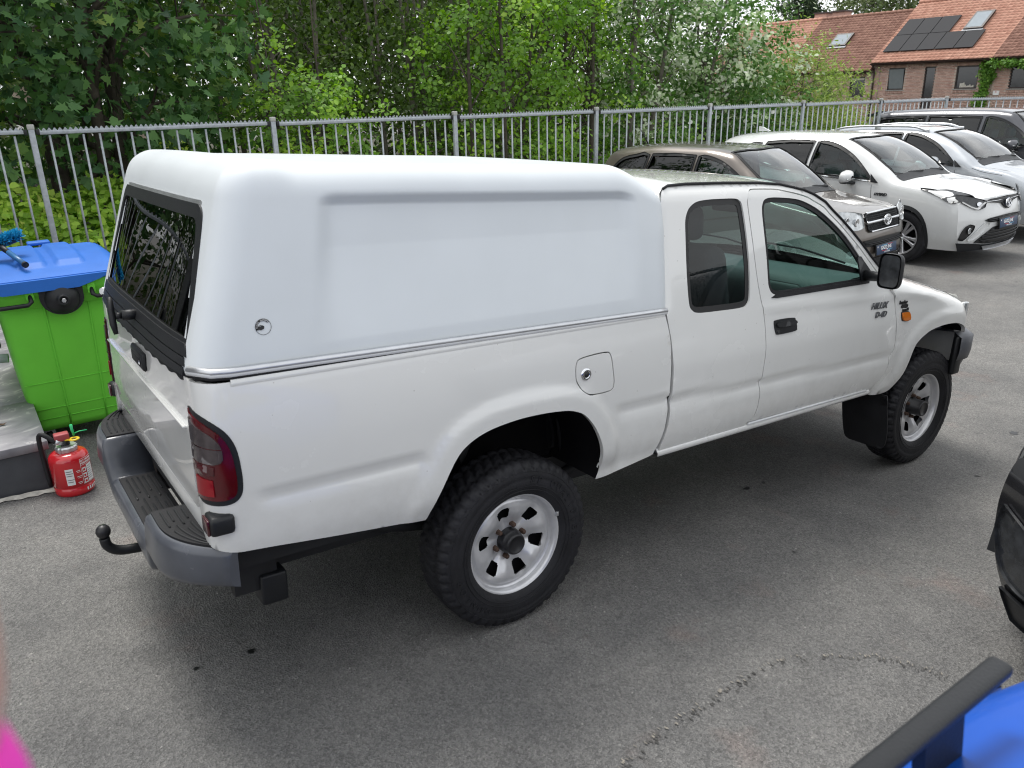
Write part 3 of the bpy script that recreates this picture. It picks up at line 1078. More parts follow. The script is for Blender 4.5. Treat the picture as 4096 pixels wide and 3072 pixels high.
flat(st, [(-.030, -.012), (-.030, .000), (-.020, .004), (-.012, .008), (-.002, .006), (.004, .000), (.001, -.008), (-.010, -.012), (-.020, -.010)], -.0004)
sticker = st.build('round_sticker', M['decal_black'], canopy, fix=False)
for i, ch in enumerate("GLASS EUROPE"):
    if ch == ' ':
        continue
    a = R(190) - R(150) * (i + .5) / 12
    px, pz = .0265 * math.cos(a), .0265 * math.sin(a)
    p = on_canopy(px, pz)
    o = text('sticker_letter', ch, .0068, M['decal_white'], canopy, (p[0], p[1] - .0012, p[2]), (PI / 2, 0, 0), .0002)
    o.rotation_euler = Matrix.Rotation(PI / 2, 3, 'X').to_euler()
    o.rotation_euler = (Matrix.Rotation(-(a - PI / 2), 3, 'Y') @ Matrix.Rotation(PI / 2, 3, 'X')).to_euler()
MB().lathe([(.006, 0), (0, .001)], (0, 0, 0), 'y', 10).build('sticker_eye', M['decal_white'], canopy, loc=on_canopy(-.014, -.002))

# cab ---------------------------------------------------------------
def cab_map(x, z):
    y = .845 - .030 * np.clip((.76 - z) / .17, 0, 1.3) ** 2
    y = y - .012 * sstep(.98, 1.10, z)
    y = y - .175 * np.clip(z - 1.08, 0, None)
    y = y - .035 * np.clip((z - 1.695) / .06, 0, 1.2) ** 2
    zc = 1.187 - .047 * (x - 1.45)
    y = y + .007 * np.exp(-((z - zc) / .016) ** 2) * sstep(1.36, 1.45, x)
    y = y + groove(z, .862 - .040 * np.clip(x - .9, 0, None) * .8, .795 - .040 * np.clip(x - .9, 0, None) * .6, .017) * sstep(2.56, 2.50, x)
    # rounded rear cab corner
    t = np.clip((.80 - x) / .05, 0, 1)
    y = y - .010 * t ** 2 * sstep(1.22, 1.28, z)
    return x, -y, z
QWIN = spl([(.898, 1.40), (.902, 1.55), (.905, 1.608), (.916, 1.641), (.938, 1.668), (.98, 1.688), (1.047, 1.695), (1.146, 1.696), (1.230, 1.694), (1.262, 1.684), (1.280, 1.658), (1.300, 1.543), (1.313, 1.40), (1.308, 1.262), (1.287, 1.220), (1.238, 1.209), (1.10, 1.211), (.961, 1.217), (.918, 1.234), (.902, 1.27)], 4, True)
DWIN = spl([(1.441, 1.33), (1.437, 1.42), (1.425, 1.537), (1.416, 1.625), (1.422, 1.664), (1.445, 1.685), (1.51, 1.690), (1.651, 1.680), (1.729, 1.665), (1.809, 1.638), (1.87, 1.610), (1.945, 1.568), (2.029, 1.513), (2.115, 1.445), (2.20, 1.362), (2.262, 1.290), (2.278, 1.258), (2.262, 1.238), (2.0, 1.236), (1.70, 1.236), (1.531, 1.238), (1.470, 1.252), (1.446, 1.285)], 4, True)
DREAR = [(1.318, 1.678), (1.331, 1.587), (1.345, 1.496), (1.357, 1.40), (1.377, 1.277), (1.404, 1.166), (1.412, 1.086), (1.416, .966), (1.408, .852), (1.402, .822), (1.405, .766), (1.400, .688), (1.388, .654), (1.356, .632)]
DTOP = [(1.322, 1.704), (1.340, 1.722), (1.370, 1.727), (1.50, 1.724), (1.57, 1.717), (1.73, 1.688), (1.80, 1.664), (1.89, 1.628), (1.94, 1.592), (2.02, 1.540), (2.10, 1.481), (2.19, 1.412), (2.28, 1.333), (2.37, 1.258), (2.42, 1.225)]
DFRONT = [(2.442, 1.197), (2.500, 1.135), (2.524, 1.04), (2.552, .923), (2.553, .834), (2.524, .785), (2.522, .748), (2.494, .68), (2.432, .632), (2.385, .618)]
DOOR = spl(DREAR[::-1], 4) + spl(DTOP, 3) + spl(DFRONT, 4)
GAP = .0055
QUART = [(.752, .600)] + [(.760, .64), (.780, .72), (.790, .80), (.795, .90), (.792, 1.0), (.782, 1.13), (.762, 1.24)] + spl([(.760, 1.26), (.762, 1.45), (.764, 1.62), (.772, 1.70), (.79, 1.735), (.832, 1.752), (.955, 1.757), (1.083, 1.757), (1.286, 1.754), (1.428, 1.750), (1.577, 1.741), (1.739, 1.714), (1.811, 1.692), (1.903, 1.653), (1.960, 1.612), (2.04, 1.560), (2.12, 1.502), (2.21, 1.432), (2.30, 1.355), (2.39, 1.282), (2.445, 1.240)], 3) \
    + [(x + .0, z) for x, z in [(2.436, 1.222)]] + [(x + GAP * .7, z + GAP) for x, z in spl(DTOP, 3)[::-1]] + [(x - GAP, z) for x, z in spl(DREAR, 4)] + [(1.345, .622), (1.335, .600)]
QUART = [p for i, p in enumerate(QUART) if i == 0 or np.hypot(p[0] - QUART[i - 1][0], p[1] - QUART[i - 1][1]) > .003]

def offmap(f0, off):
    def f(u, v):
        e = 1e-3
        P = np.stack(f0(u, v), -1)
        A = np.stack(f0(u + e, v), -1) - np.stack(f0(u - e, v), -1)
        B = np.stack(f0(u, v + e), -1) - np.stack(f0(u, v - e), -1)
        n = np.cross(A, B); n /= np.linalg.norm(n, axis=1)[:, None] + 1e-12
        P = P + n * off
        return P[:, 0], P[:, 1], P[:, 2]
    return f
for mir in (False, True):
    q = panel('cab_side', QUART, cab_map, WP, truck, holes=[QWIN], step=.022, rim=.02, mirror=mir)
    panel('quarter_window', ring_outline(QWIN, .004), offmap(cab_map, -.010), M['glass_quarter'], truck, step=.05, rim=0, mirror=mir)
    panel('window_border', ring_outline(QWIN, .002), offmap(cab_map, -.008), M['decal_black'], truck, holes=[ring_outline(QWIN, -.026)], step=.03, rim=.004, mirror=mir)
    d = panel('door', DOOR, cab_map, WP, truck, holes=[DWIN], step=.022, rim=.022, mirror=mir)
    panel('window_glass', ring_outline(DWIN, .004), offmap(cab_map, -.014), M['glass_green'], d, step=.05, rim=0, mirror=mir)
    panel('window_frame', ring_outline(DWIN, .004), offmap(cab_map, -.006), M['rubber'], d, holes=[ring_outline(DWIN, -.021)], step=.03, rim=.012, mirror=mir)
    panel('window_frame', [(1.46, 1.232), (1.50, 1.226), (2.27, 1.226), (2.275, 1.246), (1.50, 1.246)], offmap(cab_map, .004), M['rubber'], d, step=.05, rim=.01, mirror=mir)
    # black triangle behind the mirror
    panel('mirror_base', [(2.20, 1.245), (2.335, 1.245), (2.20, 1.37), (2.17, 1.37)], offmap(cab_map, .003), M['black_plastic'], d, step=.05, rim=.008, mirror=mir)
    hd = panel('door_handle', spl([(1.472, 1.110), (1.490, 1.124), (1.615, 1.121), (1.634, 1.108), (1.642, 1.072), (1.630, 1.056), (1.505, 1.054), (1.482, 1.064)], 4, True), offmap(cab_map, .006), M['black_plastic'], d, step=.04, rim=.012, mirror=mir)
    panel('handle_lever', spl([(1.492, 1.112), (1.618, 1.110), (1.622, 1.088), (1.50, 1.088)], 3, True), offmap(cab_map, .016), M['black_plastic'], d, step=.04, rim=.012, mirror=mir)
    panel('key_slot', spl([(1.497 + .008 * math.cos(t), 1.070 + .008 * math.sin(t)) for t in np.linspace(0, 5.3, 7)], 2, True), offmap(cab_map, .008), M['chrome'], d, step=.04, rim=.002, mirror=mir)

# mirrors
def mirror_part(s):
    b = MB()
    P = []
    for k, t in enumerate(np.linspace(0, 1, 10)):
        x = 2.135 + .075 * t
        sc = 1 - .55 * max(0, t - .3) ** 2 / .49
        ring = []
        for a in np.linspace(0, 2 * PI, 28, endpoint=False):
            ca, sa = math.cos(a), math.sin(a)
            e = .42
            yy = math.copysign(abs(ca) ** e, ca) * .058 * sc
            zz = math.copysign(abs(sa) ** e, sa) * .088 * sc
            ring.append((x - .12 * 0 + .03 * (1 - t) * (yy / .085) * 0, s * (.985 - yy * 1.0), 1.325 + zz))
        P.append(ring)
    b.grid(np.array(P), closed_v=True)
    n = 28
    b.f.append([len(b.v) - n + i for i in range(n)]); b.sm.append(True)
    o = b.build('side_mirror', M['black_plastic'], truck)
    b = MB(); q = []
    for a in np.linspace(0, 2 * PI, 28, endpoint=False):
        ca, sa = math.cos(a), math.sin(a)
        q.append((2.140, s * (.985 - math.copysign(abs(ca) ** .42, ca) * .050), 1.325 + math.copysign(abs(sa) ** .42, sa) * .079))
    b.add(q, [list(range(28))])
    b.build('mirror_glass', M['dark_lens'], o)
    MB().tube([(2.20, s * .945, 1.285), (2.225, s * .88, 1.275), (2.24, s * .80, 1.27)], [.02, .024, .03], 10).build('mirror_arm', M['black_plastic'], o)
mirror_part(-1); mirror_part(1)

# front wing
def fend_top(x):
    return np.interp(x, [2.40, 2.64, 2.82, 3.0, 3.2, 3.303, 3.38, 3.44, 3.48], [1.262, 1.228, 1.184, 1.14, 1.086, 1.05, 1.01, .95, .87])
def fend_map(x, z):
    y = .845 - .030 * np.clip((.76 - z) / .17, 0, 1.3) ** 2
    zt = fend_top(x)
    t = np.clip((z - (zt - .085)) / .085, 0, 1.15)
    y = y - .012 * sstep(.98, 1.10, z) - .10 * t ** 2.2
    d = segdist(np.stack([x, z], 1), ARCH_FS)
    y = y + .016 * sstep(.10, .05, d)
    zc = np.interp(x, [2.475, 2.772, 3.034, 3.227, 3.339], [1.141, 1.119, 1.091, 1.05, .995])
    y = y + .008 * np.exp(-((z - zc) / .014) ** 2)
    y = y - .12 * np.clip((x - 3.27) / .2, 0, 1.2) ** 2
    return x, -y, z
FEND = [(2.446, 1.252), (2.450, 1.205)] + [(x + .006, z) for x, z in spl(DFRONT, 4)[4:]] + [(2.40, .585), (2.44, .572)] + spl(ARCH_F, 4) + [(3.40, .834), (3.448, .850)] + spl([(3.462, .868), (3.44, .95), (3.385, 1.005), (3.303, 1.046), (3.2, 1.082), (3.0, 1.136), (2.82, 1.180), (2.64, 1.224), (2.455, 1.256)], 4)
for mir in (False, True):
    panel('front_wing', FEND, fend_map, WP, truck, step=.022, rim=.02, mirror=mir)
    # orange side repeater
    panel('side_repeater', spl([(2.585, 1.030), (2.60, 1.036), (2.650, 1.032), (2.662, 1.022), (2.672, .996), (2.66, .987), (2.61, .990), (2.596, .998)], 3, True), offmap(fend_map, .010), M['orange_lens'], truck, step=.02, rim=.012, mirror=mir)
    panel('repeater_base', spl([(2.580, 1.034), (2.60, 1.041), (2.652, 1.037), (2.667, 1.025), (2.677, .994), (2.66, .982), (2.61, .985), (2.590, .994)], 3, True), offmap(fend_map, .003), M['black_plastic'], truck, step=.02, rim=.006, mirror=mir)
def badge_text(body, size, cx, cz, m, par, sx=1., shear=0., off=.006, fm=cab_map, bold=0., rot=0.):
    p = [float(q[0]) for q in offmap(fm, off)(np.array([cx]), np.array([cz]))]
    tilt = .0
    return text('lettering', body, size, m, par, p, (PI / 2 + tilt, rot, 0), .0025, shear, bold, sx)
door_r = [o for o in truck.children if o.name == 'door'][0]
for o in (badge_text('HILUX', .050, 2.358, 1.098, M['badge'], door_r, 1.05, .3, bold=.0006, rot=.04),
          badge_text('D-4D', .046, 2.372, 1.050, M['badge'], door_r, 1.0, .25, bold=.0006, rot=.04)):
    o.name = 'model_badge'
wing_r = [o for o in truck.children if o.name == 'front_wing'][0]
for t_, sz, cz, sx in (('lesscher', .029, 1.093, .85), ('4WD', .026, 1.069, 1.1), ('saasveld', .024, 1.049, .80)):
    o = badge_text(t_, sz, 2.600 + (1.09 - cz) * .5, cz, M['decal_black'], wing_r, sx, 0, .003, fend_map, .0006 if t_ != '4WD' else .002, rot=.03)
    o.name = 'decal_lettering'

# bonnet, windscreen, roof
def strip(name, m, edge, crown, parent, ny=24, bulge=lambda t: 0., rim=False, label=None):
    """Sheet across the truck from an edge line (x, halfwidth, z) with a crown; bulge pushes the middle forward."""
    P = []
    for (x, hw, z, c, bx) in edge:
        row = []
        for t in np.linspace(-1, 1, ny + 1):
            k = 1 - t * t
            row.append((x + bx * k, t * hw, z + c * k))
        P.append(row)
    b = MB(); b.grid(np.array(P))
    return b.build(name, m, parent)
def wy(f, x, z):
    return -float(f(np.array([x]), np.array([z]))[1][0])
he = []
for x in np.linspace(2.44, 3.44, 40):
    z = float(fend_top(x)) - .012
    he.append((x, wy(fend_map, x, z) - .004, z + .004, .055 if x < 3.2 else .055 - .03 * (x - 3.2) / .24, .06 * sstep(3.2, 3.44, x)))
strip('bonnet', WP, he, None, truck)
APIL = [(1.745, 1.708), (1.811, 1.690), (1.903, 1.651), (1.960, 1.611), (2.04, 1.559), (2.12, 1.501), (2.21, 1.431), (2.30, 1.354), (2.39, 1.281), (2.445, 1.240)]
we = [(x, wy(cab_map, x, z) - .012, z + .002, .040 * (1 - i / 9) + .012, .16) for i, (x, z) in enumerate(APIL)]
strip('windscreen', M['glass_screen'], we, None, truck)
re_ = []
for x, z in [(.762, 1.69), (.768, 1.725), (.79, 1.742), (.83, 1.755), (.95, 1.758), (1.2, 1.757), (1.43, 1.752), (1.577, 1.743), (1.70, 1.722), (1.745, 1.710)]:
    re_.append((x, wy(cab_map, x, min(z, 1.757)) + .004, z + .002, .034 if x > .8 else .02, .10 * sstep(1.2, 1.745, x)))
strip('cab_roof', WP, re_, None, truck)
for s in (-1, 1):
    MB().tube([(x, s * (wy(cab_map, x, min(z, 1.755)) + .002), z + .004) for x, z in [(.80, 1.742), (.84, 1.753), (.95, 1.758), (1.2, 1.757), (1.43, 1.752), (1.577, 1.743), (1.739, 1.714), (1.811, 1.692), (1.903, 1.653), (1.960, 1.612), (2.04, 1.560), (2.12, 1.502), (2.21, 1.432), (2.30, 1.355), (2.42, 1.258)]], .0065, 6).build('drip_seal', M['rubber'], truck)
# back wall of the cab
MB().box(.765, .775, -.74, .74, .62, 1.30).build('cab_back_panel', WP, truck)
for s in (-1, 1):
    MB().prism([(s * .62, 1.30), (s * .79, 1.30), (s * .715, 1.71), (s * .62, 1.71)], 'x', .775, .785).build('cab_back_pillar', WP, truck)
MB().box(.763, .772, -.62, .62, 1.30, 1.70).build('cab_back_window', M['glass_dark'], truck)
# rocker
for s in (-1, 1):
    P = []
    for x in np.linspace(.745, 2.40, 30):
        P.append([(x, s * .770, .575), (x, s * .808, .577), (x, s * .828, .590), (x, s * .830, .606), (x, s * .818, .620), (x, s * .79, .626)])
    MB().grid(np.array(P)).build('rocker_sill', WP, truck)
    MB().tube([(1.36, s * .826, .622), (2.37, s * .826, .616)], .006, 6).build('sill_strip', M['trim_white'], truck)

# nose
def nose_x(y):
    return 3.475 - .10 * (abs(y) / .8) ** 4
P = [[(nose_x(y) + dx, y, z) for (dx, z) in ((.0, .62), (.01, .80), (.0, .88), (-.01, 1.0), (-.05, 1.045))] for y in np.linspace(-.76, .76, 30)]
MB().grid(np.array(P)).build('nose_panel', WP, truck)
MB().bbox(3.46, 3.50, -.40, .40, .87, 1.0, .012).build('front_grille', M['chrome'], truck)
for s in (-1, 1):
    b = MB(); P = []
    for y in np.linspace(.46, .79, 14):
        x = nose_x(y) + .018 - .10 * max(0, (y - .70) / .09) ** 2
        P.append([(x - .03, s * y, .868), (x, s * y, .880), (x + .004, s * y, .95), (x - .02, s * y, 1.005), (x - .06, s * y, 1.028)])
    b.grid(np.array(P)); b.build('headlight', M['clear_lens'], truck)
    b = MB().bbox(3.385, 3.44, min(s * .772, s * .800), max(s * .772, s * .800), .862, 1.0, .008)
    b.build('corner_lamp', M['clear_lens'], truck)
plan = spl([(3.325, -.845), (3.42, -.852), (3.50, -.832), (3.555, -.77), (3.595, -.60), (3.615, -.3), (3.62, 0)], 4)
plan = plan + [(x, -y) for x, y in plan[::-1][1:]]
cx_ = 3.2
b = MB(); P = []
for x, y in plan:
    def ins(k):
        return (x - (x - cx_) * k, y * (1 - k * .9))
    row = []
    for k, z in ((.22, .815), (.06, .822), (.0, .79), (.0, .70), (.012, .645), (.035, .640), (.05, .60), (.09, .53), (.16, .475), (.30, .470)):
        a_ = ins(k); row.append((a_[0], a_[1], z))
    P.append(row)
b.grid(np.array(P)); b.build('front_bumper', M['dark_plastic'], truck)
MB().bbox(3.31, 3.40, -.835, -.80, .55, .80, .015).build('bumper_bracket', M['black_plastic'], truck)

# rear bumper ---------------------------------------------------------
def bump_sec(y):
    a = abs(y)
    k = min(1, max(0, (a - .345) / .075)); k = k * k * (3 - 2 * k)
    zt = .545 + .160 * k
    zb = .445 + .105 * k + .02 * max(0, (a - .6) / .23)
    e = min(1, max(0, (a - .52) / .31))
    xr = -1.305 + .168 * e ** 2.4 + .012 * (1 - k)
    xf = -1.118 + .0 * e
    if a > .80:
        xf = xr + .03
    return xr, max(xf, xr + .02), zb, zt
ys_ = np.unique(np.concatenate([np.linspace(-.832, .832, 80), np.linspace(-.44, -.33, 12), np.linspace(.33, .44, 12)]))
P = []
for y in ys_:
    xr, xf, zb, zt = bump_sec(y)
    q = [(xf, zb), (xr + .03, zb), (xr + .008, zb + .008), (xr, zb + .03), (xr + .002, (zb + zt) / 2), (xr + .006, zt - .028), (xr + .014, zt - .008), (xr + .032, zt), (xf, zt), (xf, zt - .03)]
    P.append([(x, y, z) for x, z in q])
b = MB(); b.grid(np.array(P))
n = 10
b.f.append([i for i in range(n)]); b.sm.append(False)
b.f.append([len(b.v) - n + i for i in range(n)]); b.sm.append(False)
rb = b.build('rear_bumper', M['bumper_grey'], truck)
def pad(y0, y1, zt, wing):
    s = 1 if y1 > 0 else -1
    edge = []
    for y in np.linspace(y0, y1, 40):
        xr, xf, zb, z = bump_sec(y)
        edge.append((xr + .028, y))
    back = []
    for y in np.linspace(y1, y0, 8):
        back.append((bump_sec(y)[1] + .0, y))
    poly = edge + back
    b = MB(); b.prism(poly, 'z', zt - .004, zt + .006)
    o = b.build('step_pad', M['rubber'], rb)
    b = MB()
    nr = 6
    for k in range(nr):
        f = .16 + .72 * k / (nr - 1)
        line = []
        for y in np.linspace(y0 + .03, y1 - .03, 26):
            xr, xf, zb, z = bump_sec(y)
            line.append((xr + .028 + (xf - xr - .028) * f, y, zt + .0065))
        if abs(y0) > abs(y1):
            pass
        c = len(line) // 2 + (k % 2) * 3
        for seg in (line[:c], line[c + 2:]):
            if len(seg) > 2:
                b.tube(seg, .0038, 6)
    b.build('tread_rib', M['black_plastic'], rb)
pad(-.800, -.425, .705, True)
pad(.425, .800, .705, True)
pad(-.325, .325, .545, False)
for s in (-1, 1):
    b = MB(); b.bbox(-1.185, -1.108, min(s * .775, s * .856), max(s * .775, s * .856), .770, .834, .014)
    o = b.build('corner_reflector', M['black_plastic'], truck)
    MB().bbox(-1.192, -1.182, min(s * .785, s * .845), max(s * .785, s * .845), .775, .828, .004).build('reflector_lens', M['dark_red_lens'], o)
MB().tube(spl([(-1.05, 0, .37), (-1.20, 0, .375), (-1.29, 0, .380), (-1.345, 0, .390), (-1.378, 0, .418), (-1.386, 0, .455)], 4), .019, 14).build('tow_bar', M['black_plastic'], truck)
b = MB(); b.lathe([(.0, -.030), (.014, -.026), (.024, -.014), (.0275, 0), (.024, .014), (.015, .024), (.0, .027)], (-1.386, 0, .482), 'z', 20)
b.build('tow_ball', M['hub'], truck)
MB().bbox(-.995, -.90, -.66, -.58, .36, .478, .010).build('tow_bar_bracket', M['black_plastic'], truck)
MB().box(-1.08, -.93, -.64, -.59, .42, .70).build('bumper_stay', M['under'], truck)

# underside and cabin -----------------------------------------------------
b = MB()
b.box(-1.12, .70, -.70, .70, .98, 1.20)  # dark boxes filling the bed, added to block light; chassis parts follow
b.box(-1.12, -.45, -.74, .74, .58, .98)
b.box(.42, .74, -.76, .76, .60, .98)
b.box(-.45, .42, -.50, .50, .60, .98)
b.box(.76, 2.42, -.77, .77, .585, .66)
b.box(2.42, 3.40, -.48, .48, .48, 1.0)
for s in (-1, 1):
    b.box(-1.1, 3.35, s * .46 - .05, s * .46 + .05, .42, .56)
b.build('underbody_and_bed_block', M['under'], truck)
b = MB()
for s in (-1, 1):
    b.tube([(-.42, s * .56, .80), (-.36, s * .56, .90), (0, s * .56, .96), (.36, s * .56, .90), (.41, s * .56, .6)], .01, 6)
b.tube([(0, -.66, .363), (0, .66, .363)], .045, 12)
b.tube([(3.09, -.60, .363), (3.09, .60, .363)], .04, 12)
b.lathe([(.0, -.10), (.10, -.07), (.13, 0), (.10, .07), (0, .10)], (0, 0, .363), 'x', 16)
for s in (-1, 1):
    b.tube(spl([(-.60, s * .52, .50), (-.3, s * .52, .42), (0, s * .52, .40), (.3, s * .52, .43), (.62, s * .52, .52)], 4), .022, 8)
    b.tube([(-.15, s * .42, .38), (-.05, s * .50, .75)], .025, 8)
b.tube([(.2, -.25, .44), (1.2, -.25, .42), (2.2, -.2, .42)], .03, 10)
b.tube([(-.9, .3, .45), (.1, .3, .47), (2.2, .2, .44)], .028, 10)
b.build('axle', M['under'], truck)
# black liners behind the wheels
for xc, ar, nm in ((0., ARCH_RS, 'wheel_liner'), (3.09, ARCH_FS, 'wheel_liner')):
    for s in (-1, 1):
        P = [[(x, s * y, z + .004) for y in (.825, .72, .52)] for x, z in ar]
        b = MB(); b.grid(np.array(P))
        n0 = len(b.v)
        b.add([(x, s * .50, z) for x, z in ar] , [list(range(len(ar)))])
        b.build(nm, M['well'], truck)
for s in (-1, 1):
    me = panel('mud_flap', spl([(-.150, .555), (-.17, .34), (-.155, .235), (-.12, .215)], 3) + spl([(.07, .215), (.10, .24), (.12, .36), (.135, .555)], 3),
               lambda y, z: (2.60 - .10 * (z - .55) * 0 - .05 * np.sin((z - .2) * 3) + .0 * y, -.70 + y, z), M['rubber'], truck, step=.05, rim=.008, mirror=(s > 0), flip=True)

def seat_mesh(b, x, y, w=.24):
    P = []
    for t in np.linspace(0, 1, 8):
        pass
    bb = MB().bbox(-.24, .24, -w, w, -.07, .07, .05, 3)
    return bb
def add_seat(x, y):
    b = MB()
    b.bbox(x, x + .50, y - .25, y + .25, .80, .96, .05, 3)
    k = MB().bbox(-.07, .07, -.25, .25, 0, .56, .06, 3)
    b.add([(x + .02 + v[0] - .25 * v[2], y + v[1], .90 + v[2]) for v in k.v], k.f, True)
    k = MB().bbox(-.05, .05, -.14, .14, 0, .17, .045, 3)
    o = b.build('seat', M['seat'], truck)
    h = MB(); h.add([(x - .14 + v[0] - .1 * v[2], y + v[1], 1.475 + v[2]) for v in k.v], k.f, True)
    h.tube([(x - .13, y - .06, 1.42), (x - .14, y - .06, 1.5)], .007, 6)
    h.tube([(x - .13, y + .06, 1.42), (x - .14, y + .06, 1.5)], .007, 6)
    h.build('headrest', M['seat'], o)
add_seat(1.42, -.36); add_seat(1.42, .36)
MB().bbox(.80, 1.15, -.70, .70, .80, 1.02, .05, 3).build('rear_bench', M['seat'], truck)
P = []
for y in np.linspace(-.74, .74, 30):
    P.append([(2.46, y, 1.235), (2.34, y, 1.250), (2.22, y, 1.245), (2.12 - .02 * math.cos(y * 3), y, 1.215), (2.085, y, 1.15), (2.10, y, 1.05), (2.18, y, .95), (2.30, y, .80)])
db = MB(); db.grid(np.array(P))
dash = db.build('dashboard', M['dash'], truck)
MB().bbox(2.075, 2.10, -.70, -.58, 1.14, 1.20, .01).build('air_vent', M['black_plastic'], dash)
MB().bbox(2.078, 2.11, -.52, -.18, 1.10, 1.19, .02).build('glovebox', M['dash'], dash)
MB().bbox(2.10, 2.28, .20, .54, 1.20, 1.29, .03).build('instrument_hood', M['black_plastic'], dash)
b = MB()
c = Vector((1.97, .37, 1.17)); ax = Vector((-.75, 0, .66)).normalized()
e1 = Vector((0, 1, 0)); e2 = ax.cross(e1)
b.tube([c + e1 * .185 * math.cos(t) + e2 * .185 * math.sin(t) for t in np.linspace(0, 2 * PI, 33)], .014, 8, caps=False)
for t in (0, PI, 1.5 * PI):
    b.tube([c - ax * .02, c + e1 * .18 * math.cos(t) + e2 * .18 * math.sin(t)], [.03, .012], 6)
b.tube([c, c - ax * .3], .03, 8)
b.build('steering_wheel', M['black_plastic'], truck)
for s in (-1, 1):
    MB().box(1.42, 2.42, s * .76 - .01, s * .76 + .01, .66, 1.20).build('door_card', M['cabin'], truck)
    MB().box(.79, 1.35, s * .755 - .01, s * .755 + .01, .66, 1.19).build('side_lining', M['cabin'], truck)
MB().box(.80, 1.66, -.66, .66, 1.70, 1.716).build('headliner', M['cabin'], truck)
MB().box(.80, 2.42, -.75, .75, .665, .70).build('cab_floor', M['cabin'], truck)
b = MB().bbox(2.02, 2.05, -.10, .10, 1.545, 1.60, .015); b.build('rear_view_mirror', M['black_plastic'], truck)
b = MB()
for y0 in (-.55, .0):
    b.tube([(2.44, y0, 1.285), (2.36, y0 + .25, 1.345), (2.34, y0 + .5, 1.355)], .006, 6)
b.build('windscreen_wiper', M['black_plastic'], truck)

# wheels ------------------------------------------------------------------
def tyre_mesh(Rt=.363, wd=.205, rim_r=.212, n=336, lug=1.0, style=0):
    """Tyre about the Y axis, outside towards -Y."""
    prof = [(rim_r, -.075), (rim_r + .012, -.088), (rim_r + .045, -.1015), (rim_r + .075, -.1045), (rim_r + .082, -.1015), (rim_r + .086, -.1040), (Rt - .050, -.1025), (Rt - .030, -.098),
            (Rt - .026, -.0975), (Rt - .012, -.090), (Rt - .003, -.080), (Rt, -.066), (Rt, -.056), (Rt + .001, -.044), (Rt + .001, -.034), (Rt + .002, -.022), (Rt + .002, -.012), (Rt + .002, 0)]
    half = [(r, y) for r, y in prof]
    full = half + [(r, -y) for r, y in half[::-1][1:]]
    P = []
    K = len(full)
    for i in range(n):
        t = 2 * PI * i / n
        row = []
        for j, (r, y) in enumerate(full):
            d = 0.
            rel = abs(y)
            if r > Rt - .027:
                ph = (t * 48 / (2 * PI)) % 1
                z = y * 220
                if rel > .058:                      # shoulder blocks
                    sh = (t * 48 / (2 * PI) + (.5 if y > 0 else 0)) % 1
                    if sh < .36:
                        d = -.008 * (1 if r > Rt - .02 else .6)
                elif .050 < rel < .058 or .016 < rel < .024:
                    d = -.0
                if rel <= .058:
                    zig = .012 * math.sin(t * 48)
                    if abs(rel - (.040 + zig * .5)) < .0075:
                        d = -.010
                    elif ((t * 48 / (2 * PI) + y * 9) % 1) < .26:
                        d = -.009
            row.append(((r + d * lug) * math.cos(t), y * wd / .205, (r + d * lug) * math.sin(t)))
        P.append(row)
    b = MB(); b.grid(np.array(P), closed_u=True)
    me = b.mesh('tyre', fix=True)
    return me

def steel_rim_mesh():
    """Silver steel wheel, six slots, outside towards -Y."""
    radii = np.array([.040, .058, .072, .084, .098, .107, .113, .126, .137, .148, .156, .161, .168, .177, .184, .189, .194, .199, .205, .212, .219, .2215])
    base = np.interp(radii, [.04, .075, .10, .13, .16, .184, .189, .194, .205, .213, .2215], [-.020, -.022, -.032, -.046, -.054, -.052, -.046, -.043, -.052, -.074, -.082])
    n = 216
    P = []
    for k in range(n):
        t = 2 * PI * k / n
        ph = ((t / (2 * PI) * 6) % 1) - .5          # slot in the middle of each sixth
        row = []
        for r, y in zip(radii, base):
            ch = math.exp(-(ph / .15) ** 2) * max(0, 1 - abs(r - .125) / .062)
            pr = math.exp(-((abs(ph) - .5) / .2) ** 2) * max(0, 1 - abs(r - .13) / .06)
            row.append((r * math.cos(t), y + .020 * ch - .010 * pr, r * math.sin(t)))
        P.append(row)
    b = MB()
    P = np.array(P)
    V = P.reshape(-1, 3)
    nv = len(radii)
    b.v = [tuple(q) for q in V]
    for k in range(n):
        k2 = (k + 1) % n
        ph = (((k + .5) / n * 6) % 1) - .5
        for j in range(nv - 1):
            rm = (radii[j] + radii[j + 1]) / 2
            if abs(ph) < .195 and .107 < rm < .161 and not (abs(ph) > .16 and (rm < .113 or rm > .156)):
                continue
            b.f.append([k * nv + j, k2 * nv + j, k2 * nv + j + 1, k * nv + j + 1]); b.sm.append(True)
    # barrel
    b.lathe([(.2215, -.082), (.216, -.082), (.207, -.070), (.200, -.03), (.195, .05), (.215, .085)], (0, 0, 0), 'y', 72)
    return b.mesh('rim', fix=False)

def nut_mesh():
    b = MB(); b.lathe([(.012, .0), (.012, -.018), (.009, -.027), (.0, -.029)], (0, 0, 0), 'y', 6, smooth=False)
    return b.mesh('lug_nut')

